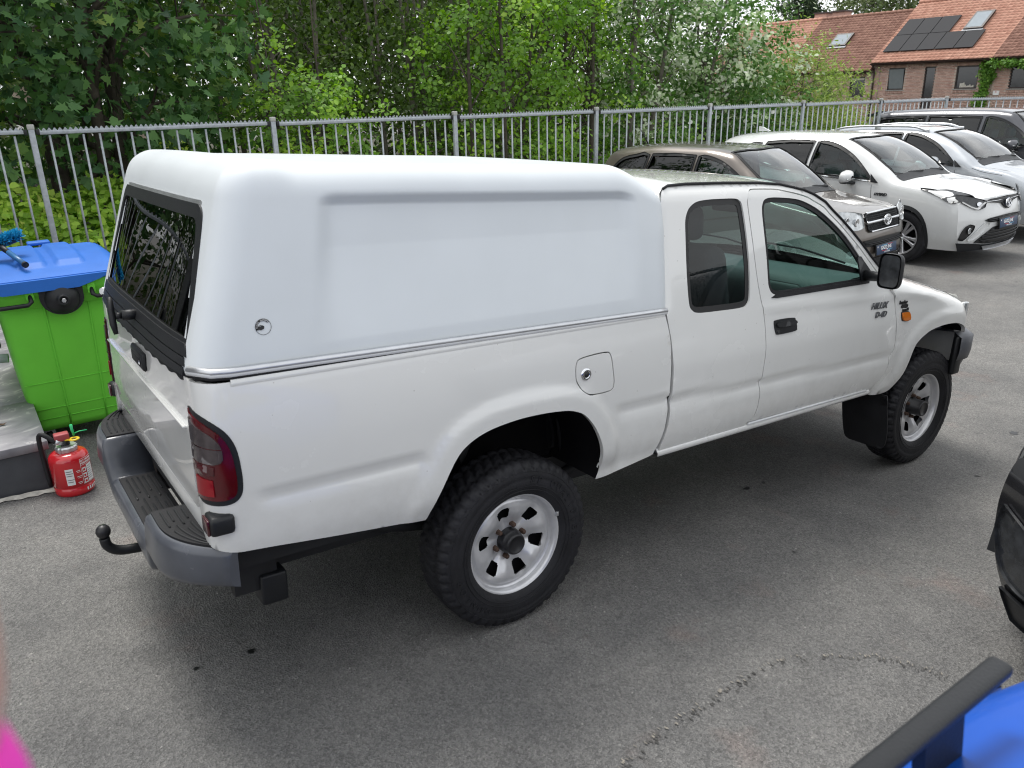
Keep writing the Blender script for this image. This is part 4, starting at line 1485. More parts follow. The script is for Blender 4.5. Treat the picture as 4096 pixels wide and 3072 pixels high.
TY_R, TY_F = tyre_mesh(style=0), tyre_mesh(lug=1.5)
RIM, NUT = steel_rim_mesh(), nut_mesh()
hubr = MB(); hubr.lathe([(.054, -.018), (.053, -.050), (.050, -.058), (.047, -.060), (.046, -.076), (.042, -.084), (.036, -.086), (.035, -.084), (.0, -.084)], (0, 0, 0), 'y', 36)
HUBR = hubr.mesh('hub_cap')
hubf = MB(); hubf.lathe([(.060, -.016), (.058, -.030), (.050, -.034), (.049, -.100), (.046, -.107), (.040, -.108), (.039, -.106), (0, -.106)], (0, 0, 0), 'y', 36)
HUBF = hubf.mesh('hub_cap')
disc = MB(); disc.lathe([(.19, -.01), (.0, -.012)], (0, 0, 0), 'y', 40)
DISC = disc.mesh('brake_drum')
for (x, s, front, rot0) in ((0, -1, False, -.30), (3.09, -1, True, -.62), (0, 1, False, 0), (3.09, 1, True, .3)):
    e = bpy.data.objects.new('wheel', None)
    COL.objects.link(e); e.parent = truck
    e.location = (x, s * (.712 if not front else .700), .363)
    e.rotation_euler = (0, 0, 0 if s < 0 else PI)
    e2 = (0, rot0, 0)
    def put(nm, me, m, loc=(0, 0, 0)):
        o = link(nm, me, m, e); o.location = loc; o.rotation_euler = e2
        return o
    put('tyre', TY_F if front else TY_R, M['tyre'])
    put('rim', RIM, M['rim'])
    put('hub_cap', HUBF if front else HUBR, M['hub'])
    put('brake_drum', DISC, M['well'])
    for k in range(6):
        a = 2 * PI * k / 6 - rot0
        put('lug_nut', NUT, M['rust'], (.070 * math.cos(a), -.019, .070 * math.sin(a)))
    if not front and s < 0:
        MB().bbox(-.006, .006, -.092, -.078, -.010, .010, .002).build('balance_weight', M['alu'], e, loc=(.205, 0, .085))
    # raised ring lines on the side wall
    wl = MB()
    for r in (.246, .262, .322):
        wl.tube([(r * math.cos(t), -.1035 + (.003 if r > .3 else 0), r * math.sin(t)) for t in np.linspace(0, 2 * PI, 73)], .0016, 5, caps=False)
    put('wall_ring', wl.mesh('wall_ring'), M['tyre_wall'])
    if not front and s < 0:
        def arc_text(body, a0, step, r, size, out_=True):
            for i, ch in enumerate(body):
                if ch == ' ':
                    continue
                a = a0 - step * i
                o = text('tyre_lettering', ch, size, M['tyre_wall'], e, (r * math.cos(a), -.1050, r * math.sin(a)), (0, 0, 0), .0016, 0, .0008)
                o.rotation_euler = (Matrix.Rotation(-(a - PI / 2), 3, 'Y') @ Matrix.Rotation(PI / 2, 3, 'X')).to_euler()
        arc_text('SP QUALIFIER', R(78), R(7.6), .288, .040)
        arc_text('DUNLOP', R(238), R(8.5), .288, .040)
# ================================================================== fence
FY, FX0, FS = 7.22, -.664, 2.65
FTOP = 1.86
fence = empty('metal_fence', (FX0, FY, ground_z(FX0, FY)))
tag(fence, 'grey galvanised railing fence with spiked top rail along the trees', 'fence')
def fence_pts():
    P = [Vector((FX0 + k * FS, FY - .013 * k, FTOP - .013 * k)) for k in range(-2, 8)]
    d = Vector((.82, -.57, -.003))
    for k in (1, 2, 3):
        P.append(P[9] + d * 2.65 * k)
    return P
FPTS = fence_pts()
picket_mb = MB(); picket_mb.tube([(0, 0, -1.72), (0, 0, -.02)], .0125, 8)
PICK = picket_mb.mesh('picket')
post_mb = MB(); post_mb.bbox(-.030, .030, -.025, .025, -1.95, .0, .006)
POST = post_mb.mesh('post')
cap_mb = MB(); cap_mb.bbox(-.034, .034, -.029, .029, -.02, .035, .008)
CAP = cap_mb.mesh('post_cap')
def child(nm, me, m, loc, rz, par):
    o = link(nm, me, m, par)
    o.location = Vector(loc) - par.location
    o.rotation_euler = (0, 0, rz)
    return o
def fpart(nm, me, m, loc, rz):
    o = link(nm, me, m, fence); o.location = Vector(loc) - fence.location; o.rotation_euler = (0, 0, rz); return o
for i, p in enumerate(FPTS):
    q = FPTS[min(i + 1, len(FPTS) - 1)] if i < len(FPTS) - 1 else p + (p - FPTS[i - 1])
    az = math.atan2(q.y - p.y, q.x - p.x)
    po = fpart('post', POST, M['galv'], p, az)
    c = link('post_cap', CAP, M['galv_cap'], po)
    for dx in (-.058, .058):
        b_ = MB().bbox(dx - .018, dx + .018, -.022, .022, -.075, -.015, .004).build('rail_clamp', M['black_plastic'], po)
    if i == len(FPTS) - 1:
        continue
    L = (q - p).length
    d = (q - p) / L
    b = MB(); b.bbox(.055, L - .055, -.018, .018, -.074, -.036, .005)
    rl = fpart('top_rail', b.mesh('top_rail'), M['galv'], p, az)
    b = MB(); b.bbox(.05, L - .05, -.018, .018, -1.74, -1.70, .004)
    fpart('bottom_rail', b.mesh('bottom_rail'), M['galv'], p, az)
    # rolled spike strip: a low plate cut into curved teeth
    b = MB(); tw = .052; n = int((L - .14) / tw)
    poly = [(.07, -.036)]
    for k in range(n):
        x0 = .07 + k * tw
        for t in (0, .12, .3, .5, .7, .88):
            zz = .0 + .030 * abs(math.cos(PI * t)) ** 1.6
            poly.append((x0 + t * tw, -.034 + zz))
    poly += [(.07 + n * tw, -.004), (.07 + n * tw, -.036)]
    vs_ = [(x, .003, z) for x, z in poly] + [(x, -.003, z) for x, z in poly]
    N_ = len(poly)
    fs_ = []
    for k in range(n):
        o_ = 1 + k * 6
        idx = list(range(o_, o_ + 7))
        # fan strip to the base
        base = len(vs_)
        vs_ += [(.07 + k * tw, .003, -.036), (.07 + (k + 1) * tw, .003, -.036), (.07 + k * tw, -.003, -.036), (.07 + (k + 1) * tw, -.003, -.036)]
        fs_.append([base] + [base + 1] + idx[::-1])
        fs_.append([base + 2] + [i_ + N_ for i_ in idx] + [base + 3])
        for a_, c_ in zip(idx[:-1], idx[1:]):
            fs_.append([a_, c_, c_ + N_, a_ + N_])
    b.add(vs_, fs_)
    sp = link('spike_strip', b.mesh('spike_strip'), M['galv'], rl, kind='stuff')
    for k in range(1, 16):
        pt = p + d * (L * k / 16)
        fpart('picket', PICK, M['galv'], (pt.x, pt.y, pt.z - .06), 0)

# ================================================================== foliage
def fast_mesh(name, verts, loops, nper, tint=None, smooth=False):
    me = bpy.data.meshes.new(name)
    nf = len(loops) // nper
    me.vertices.add(len(verts))
    me.vertices.foreach_set('co', np.asarray(verts, np.float32).ravel())
    me.loops.add(len(loops))
    me.loops.foreach_set('vertex_index', np.asarray(loops, np.int32))
    me.polygons.add(nf)
    me.polygons.foreach_set('loop_start', np.arange(0, len(loops), nper, dtype=np.int32))
    if tint is not None:
        a = me.attributes.new('tint', 'FLOAT', 'POINT')
        a.data.foreach_set('value', np.asarray(tint, np.float32))
    me.update(calc_edges=True)
    return me

def leaf_shape(kind):
    if kind == 'maple':
        q = [(0, .02), (.16, .10), (.44, .00), (.26, .24), (.66, .50), (.24, .46), (.27, .66), (0, 1.0), (-.27, .66), (-.24, .46), (-.66, .50), (-.26, .24), (-.44, .00), (-.16, .10)]
        P = np.array([(x * .95, y * .95, .10 * abs(x) - .12 * y * y) for x, y in q])
    elif kind == 'narrow':
        P = np.array([(0, 0, 0), (.13, .3, .02), (.12, .65, 0), (0, 1, -.08), (-.12, .65, 0), (-.13, .3, .02)])
    else:
        P = np.array([(0, 0, 0), (.30, .22, .05), (.34, .55, .03), (0, 1, -.10), (-.34, .55, .03), (-.30, .22, .05)])
    return P

def rot_frames(rng, nrm, spin=None):
    n = len(nrm)
    nrm = nrm / (np.linalg.norm(nrm, axis=1)[:, None] + 1e-9)
    a = rng.normal(size=(n, 3))
    t = a - nrm * (a * nrm).sum(1)[:, None]
    t /= np.linalg.norm(t, axis=1)[:, None] + 1e-9
    s = np.cross(t, nrm)
    return s, t, nrm

def leaf_cloud(rng, centres, normals, size, kind, tints, jit=.35):
    P = leaf_shape(kind)
    s, t, n = rot_frames(rng, normals)
    sc = size * rng.uniform(1 - jit, 1 + jit, len(centres))
    V = centres[:, None] + (s[:, None] * P[None, :, :1] + t[:, None] * P[None, :, 1:2] + n[:, None] * P[None, :, 2:]) * sc[:, None, None]
    k = len(P)
    loops = np.arange(len(centres) * k)
    return V.reshape(-1, 3), loops, k, np.repeat(tints, k)

def clump_leaves(rng, tips, per, sig, droop=.25):
    C = np.repeat(tips, per, 0) + rng.normal(size=(len(tips) * per, 3)) * np.array([sig, sig, sig * .75])
    N_ = rng.normal(size=(len(C), 3)) * .75 + np.array([0, -.25, .75])
    ct = np.repeat(rng.uniform(0, 1, len(tips)), per)
    T = np.clip(ct * .68 + rng.uniform(0, 1, len(C)) * .32, 0, 1)
    return C, N_, T

LEAF = {
    'maple': leaf_mat('maple_leaf', [(0, (.032, .075, .024)), (.40, (.060, .145, .042)), (.72, (.110, .225, .058)), (.90, (.20, .33, .075)), (.96, (.32, .41, .11)), (1, (.50, .44, .38))], .28, .45),
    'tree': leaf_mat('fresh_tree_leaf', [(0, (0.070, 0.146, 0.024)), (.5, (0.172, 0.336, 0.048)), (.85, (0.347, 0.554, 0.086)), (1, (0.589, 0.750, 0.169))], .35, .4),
    'dark': leaf_mat('shade_tinted_wood_leaf', [(0, (0.033, 0.057, 0.014)), (.6, (0.073, 0.133, 0.026)), (1, (0.169, 0.267, 0.046))], .3, .5),  # shade of the wood's interior put into these darker leaf colours
    'poplar': leaf_mat('poplar_leaf', [(0, (.045, .115, .025)), (.48, (.115, .245, .050)), (.60, (.22, .36, .12)), (.69, (.52, .62, .38)), (1, (.72, .75, .66))], .25, .5),
    'willow': leaf_mat('willow_leaf', [(0, (0.103, 0.165, 0.036)), (.5, (0.217, 0.319, 0.072)), (.85, (0.367, 0.463, 0.128)), (1, (0.620, 0.657, 0.272))], .35, .5),
    'bramble': leaf_mat('bramble_leaf', [(0, (0.133, 0.261, 0.037)), (.5, (0.324, 0.531, 0.071)), (.85, (0.560, 0.750, 0.123)), (1, (0.750, 0.750, 0.227))], .35, .4),
    'conifer': leaf_mat('conifer_needles', [(0, (0.016, 0.036, 0.017)), (.6, (0.038, 0.075, 0.030)), (1, (0.088, 0.128, 0.044))], .1, .6),
    'birch': leaf_mat('birch_leaf', [(0, (0.057, 0.092, 0.031)), (.6, (0.122, 0.169, 0.064)), (1, (0.245, 0.277, 0.128))], .3, .5),
    'ivy': leaf_mat('ivy_leaf', [(0, (0.050, 0.133, 0.020)), (.6, (0.141, 0.296, 0.043)), (1, (0.314, 0.484, 0.100))], .3, .4),
    'hedge': leaf_mat('hedge_leaf', [(0, (0.084, 0.172, 0.017)), (.6, (0.210, 0.356, 0.036)), (1, (0.392, 0.528, 0.073))], .35, .4),
}
OBJLEAF = {k: leaf_mat(k + '_single_leaf', st, tr, .4, True) for k, st, tr in (
    ('maple', [(0, (0.023, 0.069, 0.029)), (.55, (0.048, 0.121, 0.044)), (.86, (0.091, 0.190, 0.056)), (.90, (0.183, 0.259, 0.063)), (.93, (0.475, 0.380, 0.302)), (1, (0.658, 0.552, 0.444))], .2),
    ('bramble', [(0, (0.155, 0.303, 0.043)), (.6, (0.312, 0.538, 0.081)), (1, (0.622, 0.750, 0.180))], .35),
    ('poplar', [(0, (0.128, 0.235, 0.067)), (.35, (0.224, 0.341, 0.127)), (.5, (0.618, 0.680, 0.447)), (1, (0.750, 0.750, 0.750))], .25),
    ('tree', [(0, (0.126, 0.270, 0.040)), (.6, (0.229, 0.410, 0.070)), (1, (0.412, 0.583, 0.139))], .35))}
LEAFSHAPE = {}
def single_leaf_mesh(kind):
    if kind not in LEAFSHAPE:
        P = leaf_shape(kind)
        me = bpy.data.meshes.new('leaf')
        # a fan about the midrib so that the leaf folds
        me.from_pydata([tuple(p) for p in P], [], [list(range(len(P)))])
        me.update()
        LEAFSHAPE[kind] = me
    return LEAFSHAPE[kind]

def add_single_leaves(rng, par, C, N_, size, kind, key, count, cond=None):
    """The leaves nearest the camera as parts of their own."""
    d = np.linalg.norm(C - np.array(CAM), axis=1)
    ok = np.ones(len(C), bool) if cond is None else cond(C)
    idx = np.argsort(np.where(ok, d, 1e9))[:count * 5]
    idx = rng.permutation(idx)[:count]
    me0 = single_leaf_mesh(kind)
    me = me0.copy(); me.materials.clear(); me.materials.append(OBJLEAF[key])
    s, t, n = rot_frames(rng, N_[idx])
    base = par.matrix_world.translation
    for i, k in enumerate(idx):
        o = bpy.data.objects.new('leaf', me)
        COL.objects.link(o)
        o.parent = par
        sc = size * rng.uniform(.9, 1.35)
        m = Matrix(((s[i][0], t[i][0], n[i][0], 0), (s[i][1], t[i][1], n[i][1], 0), (s[i][2], t[i][2], n[i][2], 0), (0, 0, 0, 1)))
        loc = Vector(C[k]) - Vector(par.location)
        o.matrix_local = Matrix.Translation(loc) @ m @ Matrix.Scale(sc, 4)

def tree(name, label, x, y, height, rad, cz, rz, leaf, size, nclump, per, sig, seed, trunk_r=.07, kind='oval', trunks=1, group=None, cat='tree', z0=None,
         bark='bark', low=.15, shell=.5, lean=(0, 0), singles=None, squash=None, branches=26):
    rng = np.random.default_rng(seed)
    rnd = random.Random(seed)
    gz = ground_z(x, y) if z0 is None else z0
    root = empty(name, (x, y, gz))
    tag(root, label, cat, group)
    top = Vector((lean[0], lean[1], height))
    tb, bb = MB(), MB()
    stems = []
    for k in range(trunks):
        bx, by = (0, 0) if trunks == 1 else (rnd.uniform(-.5, .5), rnd.uniform(-.35, .35))
        e = top + Vector((bx * 2.2 + rnd.uniform(-.4, .4), by * 2 + rnd.uniform(-.3, .3), rnd.uniform(-.15, 0) * height))
        pts = [Vector((bx, by, -.1)).lerp(e, t) + Vector((math.sin(t * 5 + k) * .08, math.cos(t * 4 + k * 2) * .08, 0)) * height * .12 for t in np.linspace(0, 1, 9)]
        rr_ = trunk_r * rnd.uniform(.7, 1.1)
        tb.tube(pts, [rr_ * (1 - .82 * t) for t in np.linspace(0, 1, 9)], 7)
        stems.append(pts)
    tb.build('trunk', M[bark], root)
    # crown clumps inside an uneven ellipsoid with lumps
    c0 = np.array([lean[0] * .6, lean[1] * .6, cz])
    v = rng.normal(size=(nclump * 3, 3)); v /= np.linalg.norm(v, axis=1)[:, None]
    rad_f = (shell + (1 - shell) * rng.uniform(0, 1, len(v)) ** .6)
    lump = 1 + .22 * np.sin(v[:, 0] * 5 + seed) * np.cos(v[:, 2] * 4 + seed * 1.7) + .14 * np.sin(v[:, 1] * 9 + v[:, 2] * 7)
    tips = c0 + v * (rad_f * lump)[:, None] * np.array([rad, rad * (squash or 1.), rz])
    tips = tips[tips[:, 2] > low][:nclump]
    for i in range(min(branches, len(tips))):
        tpt = Vector(tips[i * len(tips) // branches])
        st = stems[i % len(stems)]
        h = min(max(tpt.z - .35 * rad * rnd.uniform(.4, 1), .3), height * .9) / height
        k = h * 8
        a = st[int(k)].lerp(st[min(8, int(k) + 1)], k - int(k))
        mid = a.lerp(tpt, .5) + Vector((0, 0, .12 * rad))
        r0 = trunk_r * .36 * (1 - .6 * h)
        bb.tube(spl([a, mid, tpt], 3), [r0 * (1 - .13 * q) for q in range(7)], 5)
        for q in range(3):
            j = tips[rng.integers(len(tips))]
            if np.linalg.norm(j - np.array(mid)) < rad * .9:
                bb.tube([mid, mid.lerp(Vector(j), .6) + Vector((0, 0, .05)), Vector(j)], [r0 * .45, r0 * .3, r0 * .15], 4)
    if bb.v:
        bb.build('branches', M[bark], root)
    C, N_, T = clump_leaves(rng, tips, per, sig)
    out_ = (C - c0); out_ /= np.linalg.norm(out_, axis=1)[:, None] + 1e-9
    N_ = N_ + out_ * .5
    shp = {'maple': 'maple', 'willow': 'narrow', 'conifer': 'narrow'}.get(leaf, 'oval')
    V, L, k, TT = leaf_cloud(rng, C, N_, size, shp, T)
    me = fast_mesh('crown', V, L, k, TT)
    link('crown', me, LEAF[leaf], root, kind='stuff')
    if singles:
        add_single_leaves(rng, root, C + np.array([x, y, gz]), N_, size, shp, leaf, singles, lambda q: q[:, 2] < 5)
    return root

# big dark maple over the left end of the fence
tree('maple_tree', 'big dark green broad leaved maple hanging over the left end of the fence', .15, 9.7, 6.5, 2.75, 3.3, 3.1, 'maple', .155, 330, 24, .25, 21, .16, trunks=3, singles=300, low=.45, shell=.35, squash=.66)
tree('maple_tree', 'dark broad leaved maple further back at the left edge of the wood', -3.2, 11.2, 8, 2.6, 4.0, 3.6, 'maple', .16, 150, 24, .30, 22, .15, trunks=2, low=.6, shell=.35)
# thin stemmed young trees in the middle
specs = [
    (3.05, 9.0, 5.2, 1.25, 1.7, 1.45, 'tree', .072, 82, 45, 0.123, 'light green young shrub between maple and slender trees behind the fence', 2, .03),
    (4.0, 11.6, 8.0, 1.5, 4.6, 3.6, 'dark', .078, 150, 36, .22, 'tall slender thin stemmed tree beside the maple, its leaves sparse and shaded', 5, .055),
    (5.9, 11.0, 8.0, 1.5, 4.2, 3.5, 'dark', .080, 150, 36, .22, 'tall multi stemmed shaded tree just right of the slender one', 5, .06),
    (6.4, 9.1, 6.5, 1.55, 3.1, 2.4, 'tree', .082, 138, 48, 0.148, 'bright green leafy tree leaning over the fence above the canopy roof', 3, .06),
    (8.3, 9.4, 6.5, 1.5, 3.2, 2.5, 'tree', .080, 138, 48, 0.148, 'mid green leafy tree with grey trunks behind the third fence panel', 4, .07),
    (10.0, 9.6, 6.5, 1.6, 3.1, 2.4, 'poplar', .088, 138, 45, 0.148, 'white poplar with pale upturned leaves above the truck cab roof', 3, .07),
    (12.2, 9.6, 6.0, 1.7, 2.9, 2.3, 'poplar', .092, 147, 45, 0.156, 'pale leaved white poplar leaning right above the grey brown car', 3, .07),
    (14.0, 10.4, 5.4, 1.6, 2.35, 1.95, 'poplar', .092, 138, 43, 0.156, 'white poplar with whitish leaves at the sunny right end of the wood', 2, .07),
    (16.1, 9.9, 3.2, 1.75, 1.85, 1.7, 'willow', .105, 300, 34, .18, 'yellowish green willow shrub in front of the brick houses', 4, .05),
    (18.6, 10.6, 1.8, 1.5, .95, 1.1, 'willow', .105, 170, 34, .18, 'low pale willow bush before the brick houses, beside the taller willow shrub', 4, .04),
]
for i, (x, y, h, rd, cz, rz, lf, sz, nc, per, sg, lab, tk, tr_) in enumerate(specs):
    tree('young_tree' if lf != 'willow' else 'willow_shrub', lab, x, y, h, rd, cz, rz, lf, sz, nc, per, sg, 100 + i, tr_, trunks=tk, bark='bark_pale' if lf in ('dark', 'poplar') else 'bark',
         low=.12, shell=.3, singles=(300 if i in (5, 6) else 0), cat='tree' if lf != 'willow' else 'shrub', lean=(.5 if lf == 'poplar' else 0, -.2))
# deeper rows closing the view
rowlab = 'shaded background tree standing in the rows behind the fence trees'
k = 0
for (x, y, h, rd) in [(xx, yy, 12.5 - .16 * max(0, xx - 4), 2.9) for xx, yy in ((-13, 12), (-9.5, 11), (-6.5, 12.5), (-10, 16), (-6, 17), (-3, 23.5), (.8, 23), (4.6, 23.5), (8.4, 22.5), (12, 22.5), (15.6, 22.5), (-1, 27.5), (5, 27.5), (11, 27), (17, 26))] + [(-2.0, 14.5, 9, 2.2), (1.2, 14.2, 9, 2.0), (3.6, 15.0, 9, 2.0), (5.6, 14.2, 9, 1.9), (8.0, 13.6, 9, 2.0), (10.4, 13.4, 9, 2.0), (12.6, 13.4, 8.5, 2.0), (15.2, 14.2, 7.5, 2.0), (18.2, 14.0, 3.8, 1.6),
                      (-3, 19, 10, 2.6), (2.0, 19, 10, 2.6), (6.5, 18.5, 10, 2.6), (11, 18, 10, 2.6), (14.6, 18.5, 8.4, 2.2), (19.0, 18.5, 4.2, 1.8)]:
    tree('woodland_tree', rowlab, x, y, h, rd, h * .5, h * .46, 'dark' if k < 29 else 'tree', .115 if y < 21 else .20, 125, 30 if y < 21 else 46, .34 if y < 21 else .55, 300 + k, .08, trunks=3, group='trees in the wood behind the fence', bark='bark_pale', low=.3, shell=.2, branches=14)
    k += 1

def cover(name, label, cat, leaf, size, n, seed, pt, kindname, singles=0, cond=None, per=14, sig=.12):
    rng = np.random.default_rng(seed)
    tips = np.array([pt(rng) for _ in range(n)])
    o0 = tips.mean(0); o0[2] = ground_z(o0[0], o0[1])
    root = empty(name, tuple(o0))
    tag(root, label, cat)
    C, N_, T = clump_leaves(rng, tips, per, sig)
    N_ += np.array([0, -.35, .6])
    V, L, k, TT = leaf_cloud(rng, C, N_, size, 'oval', T)
    link('foliage', fast_mesh('foliage', V - o0, L, k, TT), LEAF[leaf], root, kind='stuff')
    b = MB()
    for i in range(60):
        a = Vector(tips[rng.integers(n)] - o0)
        b.tube([(a.x, a.y, .0), (a.x + rng.uniform(-.1, .1), a.y, a.z * .6), (a.x + rng.uniform(-.2, .2), a.y + rng.uniform(-.1, .1), a.z)], [.008, .006, .003], 4)
    b.build('stems', M['bark'], root)
    if singles:
        add_single_leaves(rng, root, C, N_, size, 'oval', leaf, singles, cond)
    return root
def bramble_pt(rng):
    x = rng.uniform(-2.4, 1.0)
    top = 1.02 - .12 * abs(math.sin(x * 2.1)) + .1 * math.sin(x * 5)
    f = rng.uniform(0, 1)
    return (x, 7.65 + 1.3 * f + rng.uniform(-.1, .1), ground_z(x, 8) + .1 + (top - .1) * min(1, f * 1.1 + rng.uniform(0, .35)))
cover('bramble_hedge', 'light green bramble hedge growing against the fence behind the wheelie bin', 'hedge', 'bramble', .105, 420, 51, bramble_pt, 'hedge', 300, per=16, sig=.13)
def bram2(rng):
    x = rng.uniform(1.0, 5.2)
    f = rng.uniform(0, 1)
    top = 1.45 + .22 * math.sin(x * 2.7) - .10 * (x - 1)
    return (x, 7.75 + 1.1 * f, ground_z(x, 8) + .1 + top * min(1, f + rng.uniform(0, .4)))
cover('bramble_thicket', 'bright green undergrowth thicket behind the fence above the canopy roof', 'undergrowth', 'bramble', .078, 300, 52, bram2, 'hedge', 0, per=16, sig=.14)
def under3(rng):
    x = rng.uniform(5.2, 17)
    f = rng.uniform(0, 1)
    return (x, 7.8 + 1.3 * f, ground_z(x, 8) + .1 + (1.15 + .35 * math.sin(x * 1.9)) * min(1, f + rng.uniform(0, .4)))
cover('undergrowth', 'shaded green undergrowth along the foot of the fence behind the parked cars', 'undergrowth', 'tree', .085, 420, 53, under3, 'hedge', 0, per=15, sig=.2)
def under5(rng):
    x = rng.uniform(-9, 19)
    y = rng.uniform(12.5, 17)
    return (x, y, ground_z(x, y) + rng.uniform(.1, 2.9 - .06 * max(0, x)))
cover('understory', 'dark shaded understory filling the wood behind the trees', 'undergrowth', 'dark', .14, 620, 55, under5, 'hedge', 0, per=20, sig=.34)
def hedge4(rng):
    t = rng.uniform(0, 1)
    x, y = 17.0 + 12 * t, 9.6 - 1.0 * t + rng.uniform(-.35, .35)
    return (x, y, ground_z(x, y) + rng.uniform(.1, 1.32))
cover('clipped_hedge', 'yellow green hedge behind the far fence at the foot of the brick houses', 'hedge', 'hedge', .10, 520, 54, hedge4, 'hedge', 0, per=14, sig=.12)

# far trees behind the roofs
def far_conifer(x, y, h, seed, label):
    rng = np.random.default_rng(seed)
    root = empty('conifer_tree', (x, y, ground_z(x, y)))
    tag(root, label, 'tree')
    MB().tube([(0, 0, 0), (0, 0, h)], [.3, .04], 7).build('trunk', M['bark'], root)
    tips, bb = [], MB()
    for i in range(260):
        f = rng.uniform(.12, 1)
        r = (1 - f) ** .75 * h * .30 + .25
        a = rng.uniform(0, 2 * PI)
        rr_ = r * rng.uniform(.3, 1.1)
        tips.append((rr_ * math.cos(a), rr_ * math.sin(a), f * h - rr_ * .22))
        if i < 50:
            bb.tube([(0, 0, f * h), (rr_ * math.cos(a), rr_ * math.sin(a), f * h - rr_ * .22)], [.05, .015], 4)
    bb.build('branches', M['bark'], root)
    C, N_, T = clump_leaves(rng, np.array(tips), 24, .34)
    V, L, k, TT = leaf_cloud(rng, C, N_ + [0, 0, -.4], .42, 'narrow', T)
    link('crown', fast_mesh('crown', V, L, k, TT), LEAF['conifer'], root, kind='stuff')
far_conifer(67.5, 48.5, 13.5, 71, 'dark conifer tree rising behind the left end of the roofs')
far_conifer(71.5, 50.0, 10.0, 72, 'smaller dark conifer just right of the tall one behind the roofs')
tree('birch_tree', 'drooping grey green birch tree behind the roof ridge', 74, 44.5, 14, 4.6, 9.5, 4.5, 'birch', .30, 190, 26, .6, 73, .2, trunks=2, bark='bark_pale', shell=.2)
tree('birch_tree', 'second drooping birch tree behind the ridge, right of the first', 79, 40.5, 14, 4.4, 9.5, 4.5, 'birch', .30, 170, 26, .6, 74, .2, trunks=2, bark='bark_pale', shell=.2)
tree('round_tree', 'round green tree low behind the chimneys', 73, 56, 9.5, 4.0, 6.5, 3.2, 'tree', .3, 150, 24, .55, 75, .2, shell=.3)

# ================================================================== houses
XW = 45.3
def roof_pt(y, s, z0, x0, m, up=0.):
    c = 1 / math.hypot(1, m)
    return (x0 + s * c - up * m * c, y, z0 + s * m * c + up * c)

brick_me = None
def brick_mesh():
    b = MB(); b.box(-.020, .012, -.102, .102, -.0285, .0285)
    return b.mesh('brick')
BRICK = brick_mesh(); BRICK.materials.append(M['brick'])
BRICKV = MB(); BRICKV.box(-.022, .012, -.0285, .0285, -.102, .102)
BRICKV = BRICKV.mesh('brick'); BRICKV.materials.append(M['brick'])
def tile_mesh():
    b = MB()
    n = 7
    P = []
    for s_, up in ((0, .030), (.27, .012)):
        row = []
        for i in range(n):
            t = i / (n - 1)
            row.append((s_, (t - .5) * .262, up + .022 * math.cos(2 * PI * t) * (1 if t < .75 else .6)))
        P.append(row)
    # front lip
    lip = [(0, p[1], p[2] - .026) for p in P[0]]
    b.grid(np.array([lip] + P))
    me = b.mesh('roof_tile', fix=False)
    return me
TILE = {}
for c in ('tile_orange', 'tile_brown'):
    me = tile_mesh(); me.materials.append(M[c]); TILE[c] = me

def merge(me0, mats, name, m):
    """Many copies of a small mesh joined into one, each with its own tint."""
    n = len(me0.vertices)
    co = np.empty(n * 3, np.float32); me0.vertices.foreach_get('co', co); co = co.reshape(-1, 3)
    nl = len(me0.loops); vi = np.empty(nl, np.int32); me0.loops.foreach_get('vertex_index', vi)
    K = len(mats)
    A = np.array([[list(r) for r in q] for q in mats], np.float32)
    V = np.einsum('kij,nj->kni', A[:, :3, :3], co) + A[:, None, :3, 3]
    L = (vi[None] + (np.arange(K) * n)[:, None]).ravel()
    rng = np.random.default_rng(len(mats))
    T = np.repeat(rng.uniform(0, 1, K), n)
    return fast_mesh(name, V.reshape(-1, 3), L, nl // len(me0.polygons), T)

